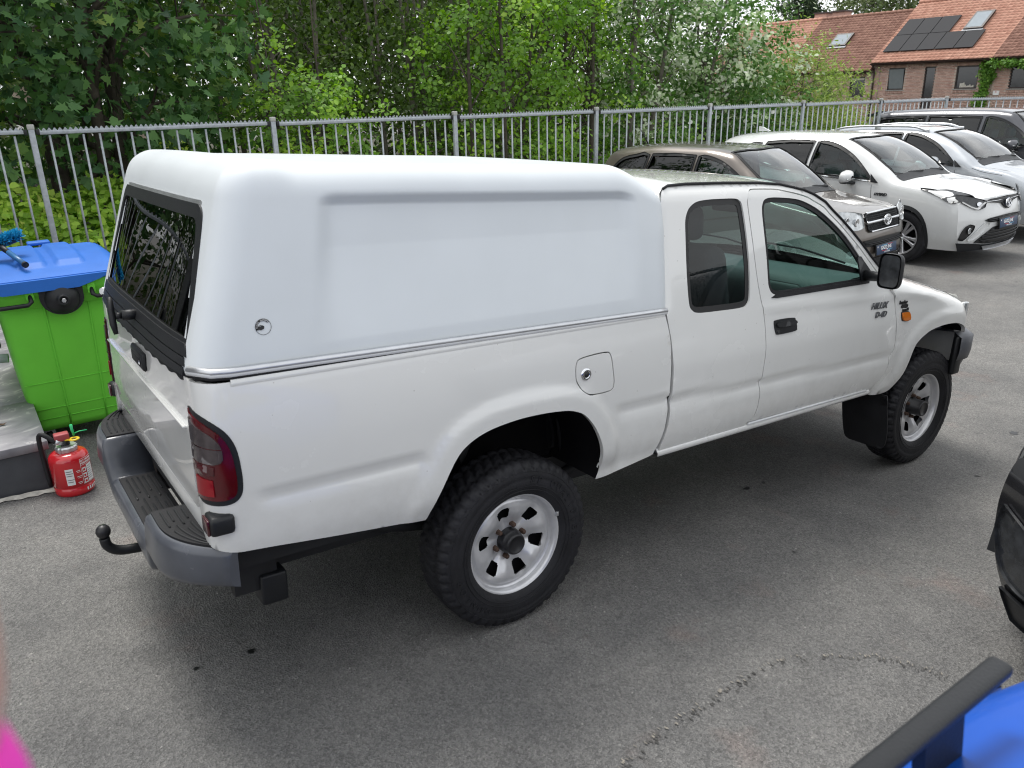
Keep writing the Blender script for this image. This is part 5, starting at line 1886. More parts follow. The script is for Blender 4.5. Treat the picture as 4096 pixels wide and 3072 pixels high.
def house(name, label, y0, y1, zeave, slope_len, m, tile, wins, zbase=-.35, left_end=False, group=None):
    """Terrace house, front wall at x = XW facing -X, from y0 (right) to y1 (left)."""
    root = empty(name, (XW, (y0 + y1) / 2, zbase))
    tag(root, label, 'house')
    O = Vector(root.location)
    def put(nm, me, mm, kind=None, lab=None):
        o = link(nm, me, mm, root, kind=kind, label=lab)
        o.matrix_parent_inverse = Matrix.Translation(-O)
        return o
    # wall core with openings: strips round the windows
    b = MB()
    ops = sorted([(w_[0], w_[1], w_[2], w_[3]) for w_ in wins])
    ycur = y0
    for (a, c, zb, zt) in ops:
        b.box(XW, XW + .3, ycur, a, zbase, zeave + .05)
        b.box(XW, XW + .3, a, c, zbase, zb)
        b.box(XW, XW + .3, a, c, zt, zeave + .05)
        ycur = c
    b.box(XW, XW + .3, ycur, y1, zbase, zeave + .05)
    b.box(XW + 1.6, XW + 1.65, y0 + .1, y1 - .1, zbase, zeave)
    # gables and back
    xr = slope_len / math.hypot(1, m); zr = zeave - .02 + xr * m
    for yy, dd in ((y0, .02), (y1, -.02)):
        b.prism([(XW + .3, zbase), (XW + 2 * xr - .6, zbase), (XW + 2 * xr - .6, zeave), (XW - .3 + xr, zr - .12), (XW + .3, zeave + .2)], 'y', yy + dd, yy + dd * 8)
    b.box(XW + 2 * xr - .6, XW + 2 * xr - .3, y0 + .01, y1 - .01, zbase, zeave)
    put('wall', b.mesh('wall'), M['mortar'])
    # bricks
    mats, vm = [], []
    rows = int((zeave - zbase) / .0765)
    def hit(yc, zc, hw, hh):
        for (a, c, zb, zt) in ops:
            if a - hw < yc < c + hw and zb - hh < zc < zt + hh:
                return True
        return False
    for r in range(rows):
        z = zbase + .04 + r * .0765
        n = int((y1 - y0) / .2175) + 1
        for i in range(n):
            y = y0 + (i + (.5 if r % 2 else 0)) * .2175 + .11
            if y > y1 - .05 or y < y0 + .05:
                continue
            if hit(y, z, .03, .02) or any(a - .05 < y < c + .05 and (zt < z < zt + .22 or zb - .22 < z < zb) for (a, c, zb, zt) in ops):
                continue
            mats.append(Matrix.Translation((XW - .004, y, z)))
    for (a, c, zb, zt) in ops:
        n = int((c - a + .1) / .0765)
        for i in range(n):
            y = a - .05 + (i + .5) * (c - a + .1) / n
            vm.append(Matrix.Translation((XW - .004, y, zt + .11)))
            if zb > zbase + .5:
                vm.append(Matrix.Translation((XW - .004, y, zb - .13)))
    dist = [abs(q.translation.z - 2.1) + .02 * abs(q.translation.y - (y0 + y1) / 2) for q in mats]
    order = np.argsort(dist)
    near = set(order[:300].tolist())
    for i in near:
        o = link('brick', BRICK, None, root); o.location = mats[i].translation - O
    rest = [mats[i] for i in range(len(mats)) if i not in near]
    if rest:
        put('brick_courses', merge(BRICK, rest, 'brick_courses', None), M['brick'], 'stuff')
    if vm:
        put('soldier_bricks', merge(BRICKV, vm, 'soldier_bricks', None), M['brick'], 'stuff')
    # windows
    for w_ in wins:
        a, c, zb, zt, kind = w_
        t = .075
        f = MB()
        x0_, x1_ = XW + .05, XW + .12
        f.box(x0_, x1_, a, a + t, zb, zt); f.box(x0_, x1_, c - t, c, zb, zt)
        f.box(x0_, x1_, a + t, c - t, zt - t, zt); f.box(x0_, x1_, a + t, c - t, zb, zb + t)
        if kind == 'door':
            f.box(x0_, x1_, a + t, c - t, zb + .72, zb + .80)
            f.box(x0_, x1_, a + t, c - t, zb + .45, zb + .56)
            f.box(x0_ + .01, x1_ - .01, a + t, c - t, zb + t, zb + .45)
        fr = put('door' if kind == 'door' else 'window', f.mesh('window'), M['frame_brown'])
        g = MB()
        if kind == 'tilt':
            g.add([(XW + .07, a + t, zb + t), (XW + .07, c - t, zb + t), (XW - .06, c - t * .8, zt - t), (XW - .06, a + t * .8, zt - t)], [(0, 1, 2, 3)])
            g.box(XW + .09, XW + .10, a + t, c - t, zb + t, zt - t)
        else:
            g.box(XW + .08, XW + .09, a + t, c - t, zb + t, zt - t)
        go = link('pane', g.mesh('pane'), M['sky_glass'] if kind == 'tilt' else M['house_glass'], fr)
        if kind != 'door':
            s_ = MB(); s_.box(XW - .07, XW + .05, a - .04, c + .04, zb - .05, zb - .004)
            link('sill', s_.mesh('sill'), M['sill'], fr)
        if kind == 'blind':
            s_ = MB(); s_.box(XW + .06, XW + .075, a + t + .01, c - t - .01, zt - t - .10, zt - t)
            link('blind', s_.mesh('blind'), M['paper'], fr)
        if kind == 'papers':
            s_ = MB()
            rr_ = random.Random(4)
            for q in range(9):
                yy = a + t + .12 + q * .085
                s_.box(XW + .045, XW + .078, yy, yy + .075, zb + t, zb + t + rr_.uniform(.06, .26))
            link('paper_stack', s_.mesh('paper_stack'), M['paper'], fr)
    # roof deck, gutter, tiles
    x0e = XW - .35
    b = MB()
    P0, P1 = roof_pt(y0, 0, zeave, x0e, m), roof_pt(y1, 0, zeave, x0e, m)
    P2, P3 = roof_pt(y1, slope_len, zeave, x0e, m), roof_pt(y0, slope_len, zeave, x0e, m)
    xb = 2 * P2[0] - P1[0]
    b.add([P0, P1, P2, P3, (xb, y1, zeave), (xb, y0, zeave)] + [(p[0], p[1], p[2] - .12) for p in (P0, P1, P2, P3)] + [(xb, y1, zeave - .12), (xb, y0, zeave - .12)],
          [(0, 1, 2, 3), (3, 2, 4, 5), (7, 6, 9, 8), (8, 9, 11, 10), (0, 3, 9, 6), (1, 7, 8, 2), (3, 5, 11, 9), (2, 8, 10, 4), (0, 6, 7, 1)])
    rf = put('roof', b.mesh('roof'), M[tile])
    mats = []
    rows = int(slope_len / .235); cols = int((y1 - y0) / .250)
    ang = math.atan(m)
    rot = Matrix.Rotation(-ang, 4, 'Y')
    rr_ = random.Random(int(y0 * 10))
    for r in range(rows):
        for c in range(cols):
            p = roof_pt(y0 + (c + .5) * (y1 - y0) / cols + (0.0), r * .235, zeave, x0e, m, .004 + rr_.uniform(0, .006))
            mats.append(Matrix.Translation(p) @ rot @ Matrix.Rotation(rr_.uniform(-.012, .012), 4, 'X'))
    for i, q in enumerate(mats):
        if i >= 300:
            break
        o = link('roof_tile', TILE[tile], None, root)
        o.matrix_local = Matrix.Translation(-O) @ q
    put('upper_roof_tiles', merge(TILE[tile], mats[300:], 'upper_roof_tiles', None), M[tile], 'stuff')
    b = MB()
    n = int((y1 - y0) / .36)
    for i in range(n):
        ya = y0 + i * (y1 - y0) / n
        p = roof_pt(ya, slope_len, zeave, x0e, m)
        b.tube([(p[0], ya, p[2] + .015), (p[0], ya + (y1 - y0) / n + .03, p[2] + .03)], [.10, .12], 8)
    put('ridge_tiles', b.mesh('ridge_tiles'), M[tile], 'stuff')
    b = MB()
    ga = np.linspace(PI, 2 * PI, 9)
    P = [[(x0e - .06 + .065 * math.cos(t), y, zeave - .03 + .065 * math.sin(t)) for t in ga] for y in (y0, y1)]
    b.grid(np.array(P)); b.box(x0e + .02, XW, y0, y1, zeave - .13, zeave - .10); b.box(x0e + .0, x0e + .02, y0, y1, zeave - .13, zeave + .0)
    put('gutter', b.mesh('gutter'), M['gutter'])
    return root, put, x0e

m1, m2 = .777, .835
h1, put1, xe1 = house('brick_house', 'brick terrace house with orange tiled roof carrying black solar panels', 19.3, 26.2, 3.25, 5.55, m1, 'tile_orange',
    [(24.21, 25.22, 1.74, 2.94, 'tilt'), (22.41, 23.06, .55, 2.94, 'door'), (20.04, 21.26, 1.74, 2.92, 'papers')])
h2, put2, xe2 = house('brick_house', 'brick terrace house with weathered brown tile roof and one skylight', 26.22, 32.55, 2.84, 5.25, m2, 'tile_brown',
    [(28.88, 29.54, .6, 2.52, 'blind'), (26.68, 27.70, 1.37, 2.52, 'blind')])
h3, put3, xe3 = house('brick_house', 'brick terrace house with orange roof half hidden by the willow at the far left end', 32.57, 39.5, 2.84, 5.25, m2, 'tile_orange',
    [(33.6, 34.6, 1.3, 2.5, 'plain'), (36.5, 37.6, 1.3, 2.5, 'plain')])
h0, put0, xe0 = house('brick_house', 'brick terrace house with mossy brown roof at the right edge beside the ivy', 12.4, 19.28, 3.27, 5.4, m1, 'tile_brown',
    [(17.2, 18.46, 1.71, 2.85, 'plain'), (14.2, 15.6, 1.71, 2.85, 'plain')])

def on_roof(xe, z0, m, up):
    return lambda y, s: Vector(roof_pt(y, s, z0, xe, m, up))
def slab_on(put, rp, y0, y1, s0, s1, th, nm, mm, par=None):
    lo = [rp(y0, s0), rp(y1, s0), rp(y1, s1), rp(y0, s1)]
    nn = (lo[1] - lo[0]).cross(lo[3] - lo[0]).normalized()
    if nn.z < 0:
        nn = -nn
    b = MB(); b.add([p for p in lo] + [p + nn * th for p in lo], [(0, 1, 2, 3), (4, 5, 6, 7), (0, 1, 5, 4), (1, 2, 6, 5), (2, 3, 7, 6), (3, 0, 4, 7)])
    return put(nm, b.mesh(nm), mm)
rp1 = on_roof(xe1, 3.25, m1, .09)
for i, (a, c, s0, s1) in enumerate([(24.94, 25.92, .85, 2.30), (23.92, 24.90, .85, 2.30), (22.88, 23.88, .85, 2.30), (21.80, 22.84, .85, 2.30), (20.74, 21.76, .85, 2.30),
                                    (24.92, 25.90, 2.34, 3.78), (23.88, 24.88, 2.34, 3.78), (22.78, 23.84, 2.34, 3.78)]):
    so_ = slab_on(put1, rp1, a, c, s0, s1, .04, 'solar_panel', M['solar'])
for put, rp, (a, c, s0, s1) in ((put1, rp1, (21.06, 21.97, 2.48, 3.86)), (put2, on_roof(xe2, 2.84, m2, .06), (29.26, 30.33, 2.36, 3.36)), (put3, on_roof(xe3, 2.84, m2, .06), (36.2, 37.2, 2.36, 3.36))):
    f = slab_on(put, rp, a - .06, c + .06, s0 - .05, s1 + .08, .09, 'roof_window', M['frame_brown'])
    lo = [rp(a + .05, s0 + .05), rp(c - .05, s0 + .05), rp(c - .05, s1 - .05), rp(a + .05, s1 - .05)]
    nn = (lo[1] - lo[0]).cross(lo[3] - lo[0]).normalized()
    if nn.z < 0: nn = -nn
    b = MB(); b.add([p + nn * .095 for p in lo], [(0, 1, 2, 3)])
    link('pane', b.mesh('pane'), M['sky_glass'], f)
    slab_on(put, rp, a - .12, c + .12, s0 - .20, s0 - .05, .03, 'flashing', M['lead'])
# down pipe, chimneys, alarm box
b = MB(); b.tube([(XW - .38, 26.12, 3.16), (XW - .12, 26.10, 2.95), (XW - .08, 26.09, 2.7), (XW - .08, 26.09, -.3)], .045, 10)
put1('down_pipe', b.mesh('down_pipe'), M['gutter'])
b = MB(); b.tube([(XW - .05, 25.75, 3.1), (XW - .05, 25.75, -.3)], .012, 6)
put1('cable', b.mesh('cable'), M['sill'])
b = MB(); b.box(XW - .09, XW - .01, 18.80, 19.10, 1.40, 1.62)
al = put0('meter_box', b.mesh('meter_box'), M['decal_white'])
b = MB(); b.box(XW - .095, XW - .09, 18.92, 18.99, 1.54, 1.58)
link('warning_mark', b.mesh('warning_mark'), M['decal_red'], al)
for yc, w_ in ((33.3, .9), (31.9, .95)):
    b = MB(); b.box(49.6, 50.3, yc - w_ / 2, yc + w_ / 2, 5.5, 6.62)
    ch = put2('chimney', b.mesh('chimney'), M['brick'])
    b = MB(); b.box(49.5, 50.4, yc - w_ / 2 - .08, yc + w_ / 2 + .08, 6.62, 6.72)
    link('chimney_cap', b.mesh('chimney_cap'), M['gutter'], ch)
# ivy on the party line
rng = np.random.default_rng(8)
tips = []
for i in range(300):
    z = rng.uniform(-.3, 3.25)
    wv = .28 + .10 * math.sin(z * 3)
    tips.append((XW - .10 - rng.uniform(0, .14), 19.62 + .12 * math.sin(z * 2) + rng.uniform(-wv, wv), z))
for i in range(120):
    y = rng.uniform(16.2, 19.3)
    tips.append((XW - .40 - rng.uniform(0, .1), y, 3.02 + rng.uniform(-.25, .12)))
tips = np.array(tips)
ivy = empty('climbing_ivy', (XW - .1, 19.6, -.35))
tag(ivy, 'bright green ivy climbing the brick wall between two houses', 'climbing plant')
C, N_, T = clump_leaves(rng, tips, 10, .07)
V, L, k, TT = leaf_cloud(rng, C, N_ + [-.8, 0, 0], .12, 'oval', T)
link('foliage', fast_mesh('foliage', V - np.array(ivy.location), L, k, TT), LEAF['ivy'], ivy, kind='stuff')
b = MB(); b.tube([(0, 0, 0), (0, .05, 1.5), (0, -.05, 3), (-.2, -.6, 3.4), (-.25, -2.5, 3.4)], .02, 6)
b.build('stem', M['bark'], ivy)
# ================================================================== parked cars
def catmull_rows(S, us, n_u):
    """Smooth interpolation of station arrays (ns, k, 2) at n_u positions."""
    us = np.array(us)
    q = np.linspace(us[0], us[-1], n_u)
    out_ = np.zeros((n_u,) + S.shape[1:])
    # monotone-ish cubic (finite difference tangents, limited)
    d = np.diff(S, axis=0) / np.diff(us)[:, None, None]
    t = np.zeros_like(S)
    t[1:-1] = np.where(d[:-1] * d[1:] > 0, 2 * d[:-1] * d[1:] / (d[:-1] + d[1:] + 1e-12 * np.sign(d[:-1] + d[1:] + 1e-30)), 0)
    t[0], t[-1] = d[0], d[-1]
    for i, u in enumerate(q):
        k = min(max(np.searchsorted(us, u) - 1, 0), len(us) - 2)
        h = us[k + 1] - us[k]
        s = (u - us[k]) / h
        out_[i] = (2 * s ** 3 - 3 * s ** 2 + 1) * S[k] + (s ** 3 - 2 * s ** 2 + s) * h * t[k] + (-2 * s ** 3 + 3 * s ** 2) * S[k + 1] + (s ** 3 - s ** 2) * h * t[k + 1]
    return q, out_

class Car:
    """A car body from cross sections; u runs back from the nose, y to the car's left, z up."""
    def __init__(c, name, label, group, paint, stations, wheels, wr, pos, heading, nose=.22, rail=False, belt_drop=0.):
        c.paint = paint
        c.root = empty(name, (pos[0], pos[1], pos[2]))
        c.root.rotation_euler = (0, 0, heading)
        tag(c.root, label, 'car', group)
        us = [s[0] for s in stations]
        S = np.array([s[1] for s in stations], float)      # ns x 8 x 2 (y, z)
        c.L = us[-1]
        c.nose = nose
        c.us, A = catmull_rows(S, us, 190)
        c.A = A
        # dense profiles: indices 0..7 -> fine
        prof = []
        for a in A:
            prof.append(np.array(spl(a, 7)))
        c.prof = np.array(prof)                            # nu x np x 2
        c.K = 7
        c.wheels, c.wr = wheels, wr
    def F(c, y, z):
        w = np.clip(np.abs(y) / .92, 0, 1.1)
        return c.nose * w ** 2.6 + c.front(z)
    def front(c, z):
        return .10 * np.clip((z - .62) / .35, 0, 1.3) ** 1.5 + .09 * np.clip((.50 - z) / .3, 0, 1.2) ** 2
    def warp(c, u, y, z):
        k = np.clip(1 - u / .85, 0, 1)
        r = np.clip(1 - (c.L - u) / .5, 0, 1)
        return u + c.F(y, z) * k ** 1.6 - .12 * r ** 2 * (np.abs(y) / .9) ** 3
    def P(c, u, y, z):
        """local point: x forward is -u"""
        return np.stack([-c.warp(u, y, z), y, z], -1)
    def side_y(c, u, z):
        u = np.asarray(u, float); z = np.asarray(z, float)
        n = 5 * c.K + 1
        fi = np.interp(u, c.us, np.arange(len(c.us)))
        i0 = np.clip(fi.astype(int), 0, len(c.us) - 2); fr = fi - i0
        y = np.zeros_like(z)
        for j in range(len(z)):
            a, b = c.prof[i0[j]][:n], c.prof[i0[j] + 1][:n]
            y[j] = np.interp(z[j], a[:, 1], a[:, 0]) * (1 - fr[j]) + np.interp(z[j], b[:, 1], b[:, 0]) * fr[j]
        return y
    def top_z(c, u, y):
        u = np.asarray(u, float); y = np.abs(np.asarray(y, float))
        fi = np.interp(u, c.us, np.arange(len(c.us)))
        i0 = np.clip(fi.astype(int), 0, len(c.us) - 2); fr = fi - i0
        z = np.zeros_like(y)
        n = 3 * c.K
        for j in range(len(y)):
            a, b = c.prof[i0[j]][n:][::-1], c.prof[i0[j] + 1][n:][::-1]
            z[j] = np.interp(y[j], a[:, 0], a[:, 1]) * (1 - fr[j]) + np.interp(y[j], b[:, 0], b[:, 1]) * fr[j]
        return z
    def smap(c, off=0.):
        def f(u, z):
            y = c.side_y(u, z)
            e = .012
            if off:
                dz = (c.side_y(u, z + e) - c.side_y(u, z - e)) / (2 * e)
                nn = np.sqrt(1 + dz ** 2)
                return tuple(c.P(u, -(y + off / nn), z - off * dz / nn).T)
            return tuple(c.P(u, -y, z).T)
        return f
    def fmap(c, off=0., u0=0.):
        def f(y, z):
            return (-(c.F(y, z) + u0 - off), y, z)
        return f
    def tmap(c, off=0.):
        def f(u, y):
            z = c.top_z(u, y) + off
            return tuple(c.P(u, y, z).T)
        return f
    def body(c, windows, screen, arch_r, arch_mat, wheel_w=.5):
        """Shell with openings; windows: side polygons in (u, z); screen: polygon in (u, y)."""
        nu, npf = c.prof.shape[:2]
        V = []
        for i, u in enumerate(c.us):
            h = c.prof[i]
            row = np.concatenate([np.stack([-h[:, 0], h[:, 1]], 1), np.stack([h[::-1][1:, 0], h[::-1][1:, 1]], 1)])
            V.append(c.P(np.full(len(row), u), row[:, 0], row[:, 1]))
        V = np.array(V)
        nv = V.shape[1]
        idx = np.arange(nu * nv).reshape(nu, nv)
        Fq = np.stack([idx[:-1, :-1], idx[1:, :-1], idx[1:, 1:], idx[:-1, 1:]], -1).reshape(-1, 4)
        UU = np.repeat(c.us[:, None], nv, 1).ravel()
        flat_ = V.reshape(-1, 3)
        cu = UU[Fq].mean(1); cy = flat_[Fq][:, :, 1].mean(1); cz = flat_[Fq][:, :, 2].mean(1)
        k = np.tile(np.arange(nv - 1), nu - 1)
        half = np.where(k < npf - 1, k, 2 * (npf - 1) - 1 - k)
        side = half < 5 * c.K
        kill = np.zeros(len(Fq), bool)
        for wpoly in windows:
            kill |= side & inside(np.stack([cu, cz], 1), wpoly)
        if screen:
            kill |= (half >= 3 * c.K) & inside(np.stack([cu, cy], 1), screen)
        for uw in c.wheels:
            kill |= side & (half < 3 * c.K) & ((cu - uw) ** 2 + (cz - c.wr * .98) ** 2 < (arch_r + .005) ** 2) & (cz < 1.0)
        Fq = Fq[~kill]
        me = bpy.data.meshes.new('body_shell')
        me.from_pydata(flat_.tolist(), [], Fq.tolist())
        me.polygons.foreach_set('use_smooth', [True] * len(Fq))
        me.update()
        c.shell = link('body_shell', me, c.paint, c.root)
        # nose and tail faces
        for st, sgn in ((0, 1), (-1, -1)):
            h = c.prof[st]
            poly = [(-y, z) for y, z in h] + [(y, z) for y, z in h[::-1][1:]]
            if st == 0:
                mp = lambda y, z: (-(c.F(y, z)), y, z)
            else:
                mp = lambda y, z: (-(c.L - .12 * (np.abs(y) / .9) ** 3 + .05 * np.clip((z - .5) / .3, 0, 1) * np.clip((1.1 - z) / .4, 0, 1)), y, z)
            panel('nose_panel' if st == 0 else 'tail_panel', poly, mp, c.paint, c.root, step=.05, rim=0, flip=(st == 0))
        # wheel arches: dark liner and moulding
        for uw in c.wheels:
            for s in (-1, 1):
                ts = np.linspace(R(-16), R(196), 40)
                pts = [(uw + arch_r * math.cos(t), c.wr * .98 + arch_r * math.sin(t)) for t in ts]
                uu = np.array([p[0] for p in pts]); zz = np.array([max(p[1], .20) for p in pts])
                yy = c.side_y(uu, zz)
                Q = c.P(uu, s * (yy + .012), zz)
                b = MB()
                ctr = np.array([uw, c.wr])
                inner, outer, deep = [], [], []
                for (u, z), y in zip(zip(uu, zz), yy):
                    d = np.array([u, z]) - ctr; d = d / np.linalg.norm(d)
                    u2, z2 = u + d[0] * .050, max(z + d[1] * .050, .18)
                    y2 = c.side_y(np.array([u2]), np.array([z2]))[0]
                    inner.append(c.P(np.array([u]), np.array([s * (y + .016)]), np.array([z]))[0])
                    outer.append(c.P(np.array([u2]), np.array([s * (y2 + .008)]), np.array([z2]))[0])
                    deep.append(c.P(np.array([u]), np.array([s * .52]), np.array([z]))[0])
                b.grid(np.array([outer, inner]))
                b.build('arch_moulding', arch_mat, c.root)
                b = MB(); b.grid(np.array([inner, deep])); n0 = len(b.v)
                b.add([tuple(p) for p in deep], [list(range(len(deep)))])
                b.build('wheel_liner', M['well'], c.root)
        b = MB()
        b.box(-c.L + .35, -.45, -.50, .50, .22, .50)
        b.box(-c.wheels[1] + arch_r + .03, -c.wheels[0] - arch_r - .03, -.80, .80, .25, .50)
        b.box(-c.L + .3, -c.wheels[1] - arch_r, -.70, .70, .30, .80)
        b.box(-c.wheels[0] + .2, -.50, -.48, .48, .45, .74)
        b.build('floor_pan', M['under'], c.root)
    def glass(c, windows, screen, gm, sm, border=.035):
        for i, wpoly in enumerate(windows):
            for s in (False, True):
                panel('side_window', ring_outline(wpoly, .012), c.smap(-.008), gm[i], c.root, step=.10, rim=0, mirror=s)
                panel('window_frame', ring_outline(wpoly, .028), c.smap(.004), M['black_plastic'], c.root, holes=[ring_outline(wpoly, -.012)], step=.08, rim=.008, mirror=s)
        if screen:
            panel('windscreen', ring_outline(screen, .014), c.tmap(-.004), sm, c.root, step=.08, rim=0)
            panel('windscreen_border', ring_outline(screen, .020), c.tmap(.003), M['decal_black'], c.root, holes=[ring_outline(screen, -.016)], step=.08, rim=.004)
    def cabin(c, us, zb, zr, dash_u, seat='seat', wheel_u=None):
        """Seats, dashboard, wheel and lining seen through the glass."""
        y_w = .36
        b = MB(); b.box(-us[1], -us[0], -.66, .66, .40, .45)
        b.build('cabin_floor', M['cabin'], c.root)
        for row in (0, 1):
            u = dash_u + .85 + row * .85
            for s in ((-1, 1) if row == 0 else (0,)):
                w_ = .25 if row == 0 else .60
                b = MB()
                b.bbox(-u - .10, -u + .45, s * y_w - w_, s * y_w + w_, .50, .70, .05, 3)
                k = MB().bbox(-.07, .07, -w_, w_, 0, .60, .06, 3)
                b.add([(-u - .08 + v[0] - .22 * v[2], s * y_w + v[1], .62 + v[2]) for v in k.v], k.f, True)
                so_ = b.build('seat', M['seat'], c.root)
                for hy in ((s * y_w,) if row == 0 else (-.36, .36)):
                    h = MB().bbox(-u - .28, -u - .17, hy - .13, hy + .13, 1.24, 1.42, .045, 3)
                    h.build('headrest', M['seat'], so_)
        P = []
        for y in np.linspace(-.68, .68, 24):
            P.append([(-dash_u + .32, y, zb - .02), (-dash_u + .1, y, zb + .0), (-dash_u - .08, y, zb - .05), (-dash_u - .12, y, zb - .2), (-dash_u, y, zb - .45)])
        b = MB(); b.grid(np.array(P)); b.build('dashboard', M['seat'], c.root)
        cc = Vector((-dash_u - .26, .36, zb - .02)); ax = Vector((-.8, 0, .6)).normalized(); e1 = Vector((0, 1, 0)); e2 = ax.cross(e1)
        b = MB(); b.tube([cc + e1 * .185 * math.cos(t) + e2 * .185 * math.sin(t) for t in np.linspace(0, 2 * PI, 29)], .015, 8, caps=False)
        for t in (0, PI, 1.5 * PI):
            b.tube([cc, cc + e1 * .18 * math.cos(t) + e2 * .18 * math.sin(t)], .014, 6)
        b.tube([cc, cc - ax * .25], .03, 8)
        b.build('steering_wheel', M['black_plastic'], c.root)
        for s in (-1, 1):
            b = MB(); b.box(-us[1] + .1, -us[0] - .12, s * .76 - .01, s * .76 + .01, .45, zb - .04)
            b.build('door_card', M['cabin'], c.root)
    def mirrors(c, u, z, shell_mat, lower=None):
        for s in (-1, 1):
            yb = c.side_y(np.array([u]), np.array([z - .06]))[0]
            b = MB(); P = []
            for t in np.linspace(0, 1, 9):
                sc = math.sqrt(max(0.0, 1 - ((t - .22) / .80) ** 2)) if t > .22 else 1
                ring = []
                for a in np.linspace(0, 2 * PI, 22, endpoint=False):
                    ca, sa = math.cos(a), math.sin(a)
                    yy = math.copysign(abs(ca) ** .6, ca) * .115 * sc
                    zz = math.copysign(abs(sa) ** .7, sa) * .078 * sc
                    ring.append((-u - .06 + .135 * t, s * (yb + .155) + yy, z + .04 + zz - .02 * yy * s / .1))
                P.append(ring)
            b.grid(np.array(P), closed_v=True)
            b.f.append([i for i in range(22)]); b.sm.append(False)
            o = b.build('side_mirror', shell_mat, c.root)
            MB().bbox(-u - .05, -u + .05, min(s * (yb + .06), s * (yb + .25)), max(s * (yb + .06), s * (yb + .25)), z - .05, z - .025, .01).build('mirror_base', M['black_plastic'], o)
            MB().bbox(-u - .04, -u + .04, min(s * (yb - .03), s * (yb + .09)), max(s * (yb - .03), s * (yb + .09)), z - .07, z - .035, .01).build('mirror_arm', M['black_plastic'], o)
            MB().bbox(-u - .066, -u - .060, s * (yb + .155) - .095, s * (yb + .155) + .095, z - .02, z + .10, .003).build('mirror_glass', M['dark_lens'], o)
            if lower:
                MB().bbox(-u + .03, -u + .066, s * (yb + .155) - .09, s * (yb + .155) + .09, z + .005, z + .018, .004).build('mirror_indicator', M['clear_lens'], o)
    def handles(c, pts, m_):
        for (u, z) in pts:
            for mir in (False, True):
                panel('door_handle', spl([(u, z + .012), (u + .10, z + .016), (u + .2, z + .012), (u + .2, z - .012), (u + .10, z - .010), (u, z - .012)], 2, True), c.smap(.022), m_, c.root, step=.06, rim=.016, mirror=mir)
    def seams(c, lines, m_=None):
        for ln in lines:
            p = spl(ln, 5)
            u = np.array([q[0] for q in p]); z = np.array([q[1] for q in p])
            for s in (-1, 1):
                y = c.side_y(u, z)
                MB().tube([tuple(q) for q in c.P(u, s * (y + .0005), z)], .0035, 5).build('door_seam', M['decal_black'], c.root)
    def wheel_set(c, rim_mesh, width=.225, rot=(0.3, .9)):
        T = tyre_mesh(c.wr, width, c.wr * .655, 110, .55)
        for i, uw in enumerate(c.wheels):
            for s in (-1, 1):
                y = c.side_y(np.array([uw]), np.array([.80]))[0]
                e = bpy.data.objects.new('wheel', None)
                COL.objects.link(e); e.parent = c.root
                e.location = (-uw, s * (y - .118), c.wr)
                e.rotation_euler = (0, 0, 0 if s < 0 else PI)
                for nm, me, m_ in (('tyre', T, M['tyre']), ('rim', rim_mesh, M['alloy']), ('brake_disc', DISC, M['well'])):
                    o = link(nm, me, m_, e); o.rotation_euler = (0, rot[i], 0)
                    if nm == 'brake_disc':
                        o.scale = (c.wr * .6 / .19,) * 3
                        o.scale = (1.2, 1, 1.2)

def alloy_mesh(rr_, spokes=5, twin=True):
    b = MB()
    b.lathe([(rr_, -.10), (rr_ - .012, -.102), (rr_ - .022, -.092), (rr_ - .03, -.05), (rr_ - .03, .08)], (0, 0, 0), 'y', 60)
    b.lathe([(.055, -.040), (.05, -.072), (.03, -.078), (0, -.078)], (0, 0, 0), 'y', 24)
    for k in range(spokes):
        for d in ((-.115, .115) if twin else (0,)):
            a = 2 * PI * k / spokes
            p0 = Vector((.040 * math.cos(a + d * 2), 0, .040 * math.sin(a + d * 2)))
            p1 = Vector(((rr_ - .02) * math.cos(a + d * 1.7), 0, (rr_ - .02) * math.sin(a + d * 1.7)))
            t = (p1 - p0).normalized(); nn = Vector((-t.z, 0, t.x))
            w0, w1 = .020, .028
            vs_ = []
            for p, w_, y_ in ((p0, w0, -.066), (p0.lerp(p1, .6), .020, -.078), (p1, w1, -.092)):
                vs_ += [tuple(p + nn * w_ + Vector((0, y_ + .010, 0))), tuple(p + nn * w_ * .5 + Vector((0, y_, 0))), tuple(p - nn * w_ * .5 + Vector((0, y_, 0))), tuple(p - nn * w_ + Vector((0, y_ + .010, 0))),
                        tuple(p - nn * w_ + Vector((0, y_ + .05, 0))), tuple(p + nn * w_ + Vector((0, y_ + .05, 0)))]
            fs_ = []
            for r_ in range(2):
                for j in range(6):
                    fs_.append([r_ * 6 + j, r_ * 6 + (j + 1) % 6, r_ * 6 + 6 + (j + 1) % 6, r_ * 6 + 6 + j])
            b.add(vs_, fs_, True)
    return b.mesh('rim')

def st(u, rock, mid, wide, belt, g, rail, rmid, top):
    return (u, [rock, mid, wide, belt, g, rail, rmid, top])

